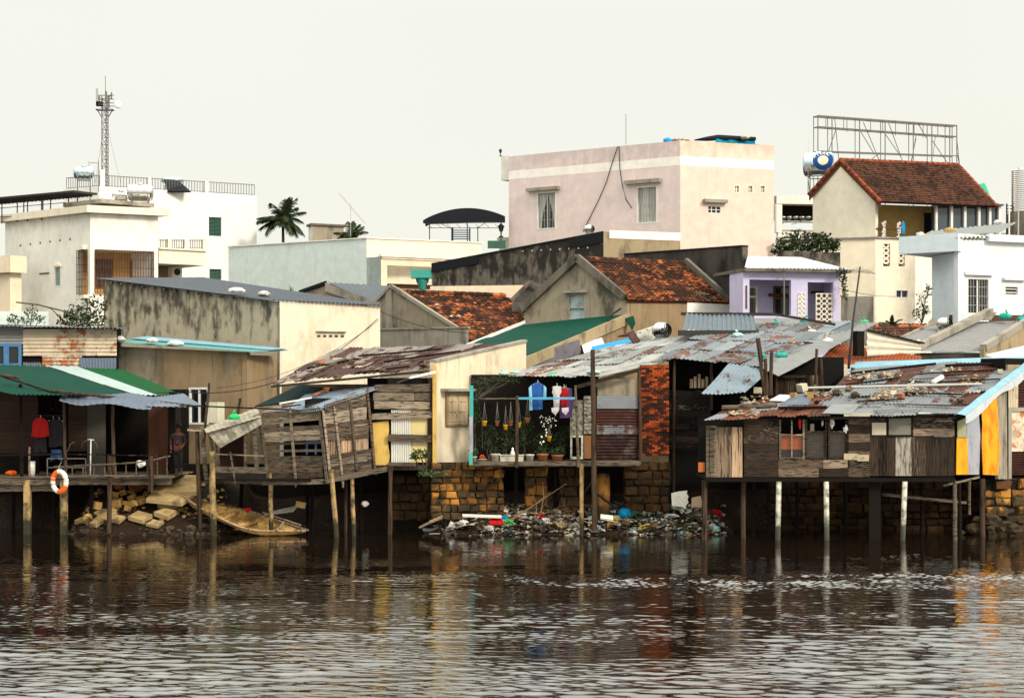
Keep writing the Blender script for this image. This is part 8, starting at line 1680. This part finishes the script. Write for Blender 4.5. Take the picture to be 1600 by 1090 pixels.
struct('pale_litter', mb, surf('litter', (.5,.5,.5), [(DK,(7,7,7),.55,.7,.6,.2)], icols=[(.6,.57,.5),(.45,.42,.36),(.66,.65,.6),(.30,.24,.15),(.5,.42,.22),(.25,.33,.36)], iv=.2, rough=.6), 'stuff')
mb = MB()
for i in range(22):
    a = onb(U(790, 880), U(792, 815), .05); d = Vector((U(.1, 1.0), U(-.3,.3), U(.1, .7))); mb.path([a, a+d*.5+Vector((0,0,.05)), a+d], [.014,.009,.004], 4)
for x0, y0, x1, y1 in ((790,815,885,755),(800,812,860,768),(845,800,848,752),(838,802,832,770)): mb.path([P(x0,y0,61.9), P((x0+x1)/2+3,(y0+y1)/2,61.9), P(x1,y1,61.9)], [.02,.014,.006], 5)
solo('dry_branches', mb, M['light_coping'] if 0 else surf('twig_brown', (.20,.12,.07)), 'bare dry branches standing up from the rubbish below the balcony', 'branches')
t = thing('blue_bag', 'large bright blue plastic bag on the rubbish, right of centre', 'bag', P(976, 808, 61.9)); mb = MB(True); mb.blob(onb(976, 806, .05)+Vector((0,0,.10)), .28, .22, .18, .25, 3, f=3); part('bag', mb, M['blue_bag'], t)
NB = [('yellow_sheet', 'yellowish crumpled sheet lying below the large blue bag', 957, 812, .30, .12, 'yellow_bag'), ('yellow_bag', 'flat pale yellow bag close to the water right of the blue bag', 1010, 823, .26, .09, 'yellow_bag'), ('red_bag', 'shiny red bag at the right end of the rubbish, beside a stilt', 1119, 804, .20, .15, 'red_bag'), ('white_bag', 'white bundle in the upper part of the rubbish left of the white board', 1000, 793, .18, .11, 'white_bag'), ('red_cloth', 'pinkish red cloth lump in the left half of the rubbish', 843, 806, .17, .09, 'cloth_red'), ('white_bag', 'white round bag in the left middle of the rubbish', 853, 815, .16, .12, 'white_bag'),
      ('green_net', 'green tangled net near the water in the left part of the rubbish', 793, 817, .26, .12, 'green_plastic'), ('blue_wrapper', 'light blue wrapper above the green net', 787, 809, .13, .08, 'blue_bag'), ('white_scrap', 'white bird-shaped scrap on bare mud at the left end of the rubbish', 724, 816, .15, .09, 'white_paint'), ('white_bag', 'white bag at the waterline left of the green net', 765, 826, .15, .11, 'white_bag'), ('orange_wrapper', 'orange and white wrapper at the far left top of the rubbish', 703, 797, .14, .1, 'rubber_orange'), ('pale_sack', 'grey-white sack beside the orange wrapper', 716, 794, .17, .09, 'white_bag'), ('purple_bag', 'bluish purple bag left of the white foam board', 1026, 790, .15, .1, 'steelblue_bag'), ('pink_scrap', 'pinkish bag at the waterline in the middle of the rubbish', 876, 822, .14, .15, 'tan_bag'), ('grey_sack', 'grey sack right of the pinkish bag at the waterline', 899, 822, .19, .1, 'asbestos'), ('white_sack', 'long whitish sack left of the dark stilt, right part of the rubbish', 1048, 805, .28, .08, 'white_bag'), ('pale_sheet', 'pale sheet hanging into the water by the right stilt', 1116, 826, .2, .12, 'palegreen_bag')]
for nm, lb, px, py, rx, rz, m in NB:
    mb = MB(False); mb.blob(onb(px, py+2, .04)+Vector((0,0,rz*.4)), rx, rx*.7, rz, .5, 3, f=3.2); solo(nm, mb, M[m], lb, 'bag' if 'bag' in lb else ('net' if 'net' in lb else 'scrap'))
mb = MB(); mb.slab([P(723, 805, 61.8), P(783, 807, 61.8), P(784, 804.5, 62), P(722, 802.5, 62)], .05, Vector((0,-.3,1))); solo('white_plank', mb, M['styro'], 'long thin white board on the left part of the rubbish', 'board')
mb = MB(); mb.slab([P(765, 817, 61.7), P(787, 816, 61.7), P(786, 811, 62), P(766, 810, 62)], .06, Vector((0,-.3,1))); solo('red_tray', mb, M['red_bag'], 'dark red tray left of the green net', 'tray')
mb = MB(); mb.obox(P(948, 808, 61.75), Matrix.Rotation(.12, 3, 'Y') @ Matrix.Rotation(.6, 3, 'X'), .42, .2, .07); solo('white_foam_block', mb, M['styro'], 'white foam block left of the large blue bag', 'foam block')
t = thing('foam_board', 'large torn white foam board standing on the rubbish, right', 'foam board', P(1062, 792, 62.8)); mb = MB(); mb.slab([P(x, y, 62.8) for x, y in ((1050,790),(1049,770),(1062,767),(1074,766),(1073,771),(1076,775),(1074,780),(1076,784),(1070,792))], .05, Vector((0,-1,.1))); part('board', mb, M['styro'], t)
mb = MB(); mb.beam(P(1056, 770, 62.6), P(1071, 794, 62.5), .05); part('strip', mb, M['styro'], t)
mb = MB(); mb.slab([P(1080, 792, 62.9), P(1081, 777, 62.9), P(1095, 774, 62.9), P(1098, 792, 62.9)], .08, Vector((0,-1,.1))); solo('tan_foam_board', mb, M['tan_bag'] if 0 else surf('foam_tan', (.42,.32,.2)), 'smaller tan foam board right of the torn white one', 'foam board')
mb = MB(); post(mb, P(655, 824, 61.9), P(692, 806, 62.1), .035, .06); mb.path([P(672, 815, 62), P(690, 808, 62)], .06, 6); solo('driftwood', mb, M['wood_pale'], 'pale curved driftwood at the left end of the rubbish', 'driftwood')
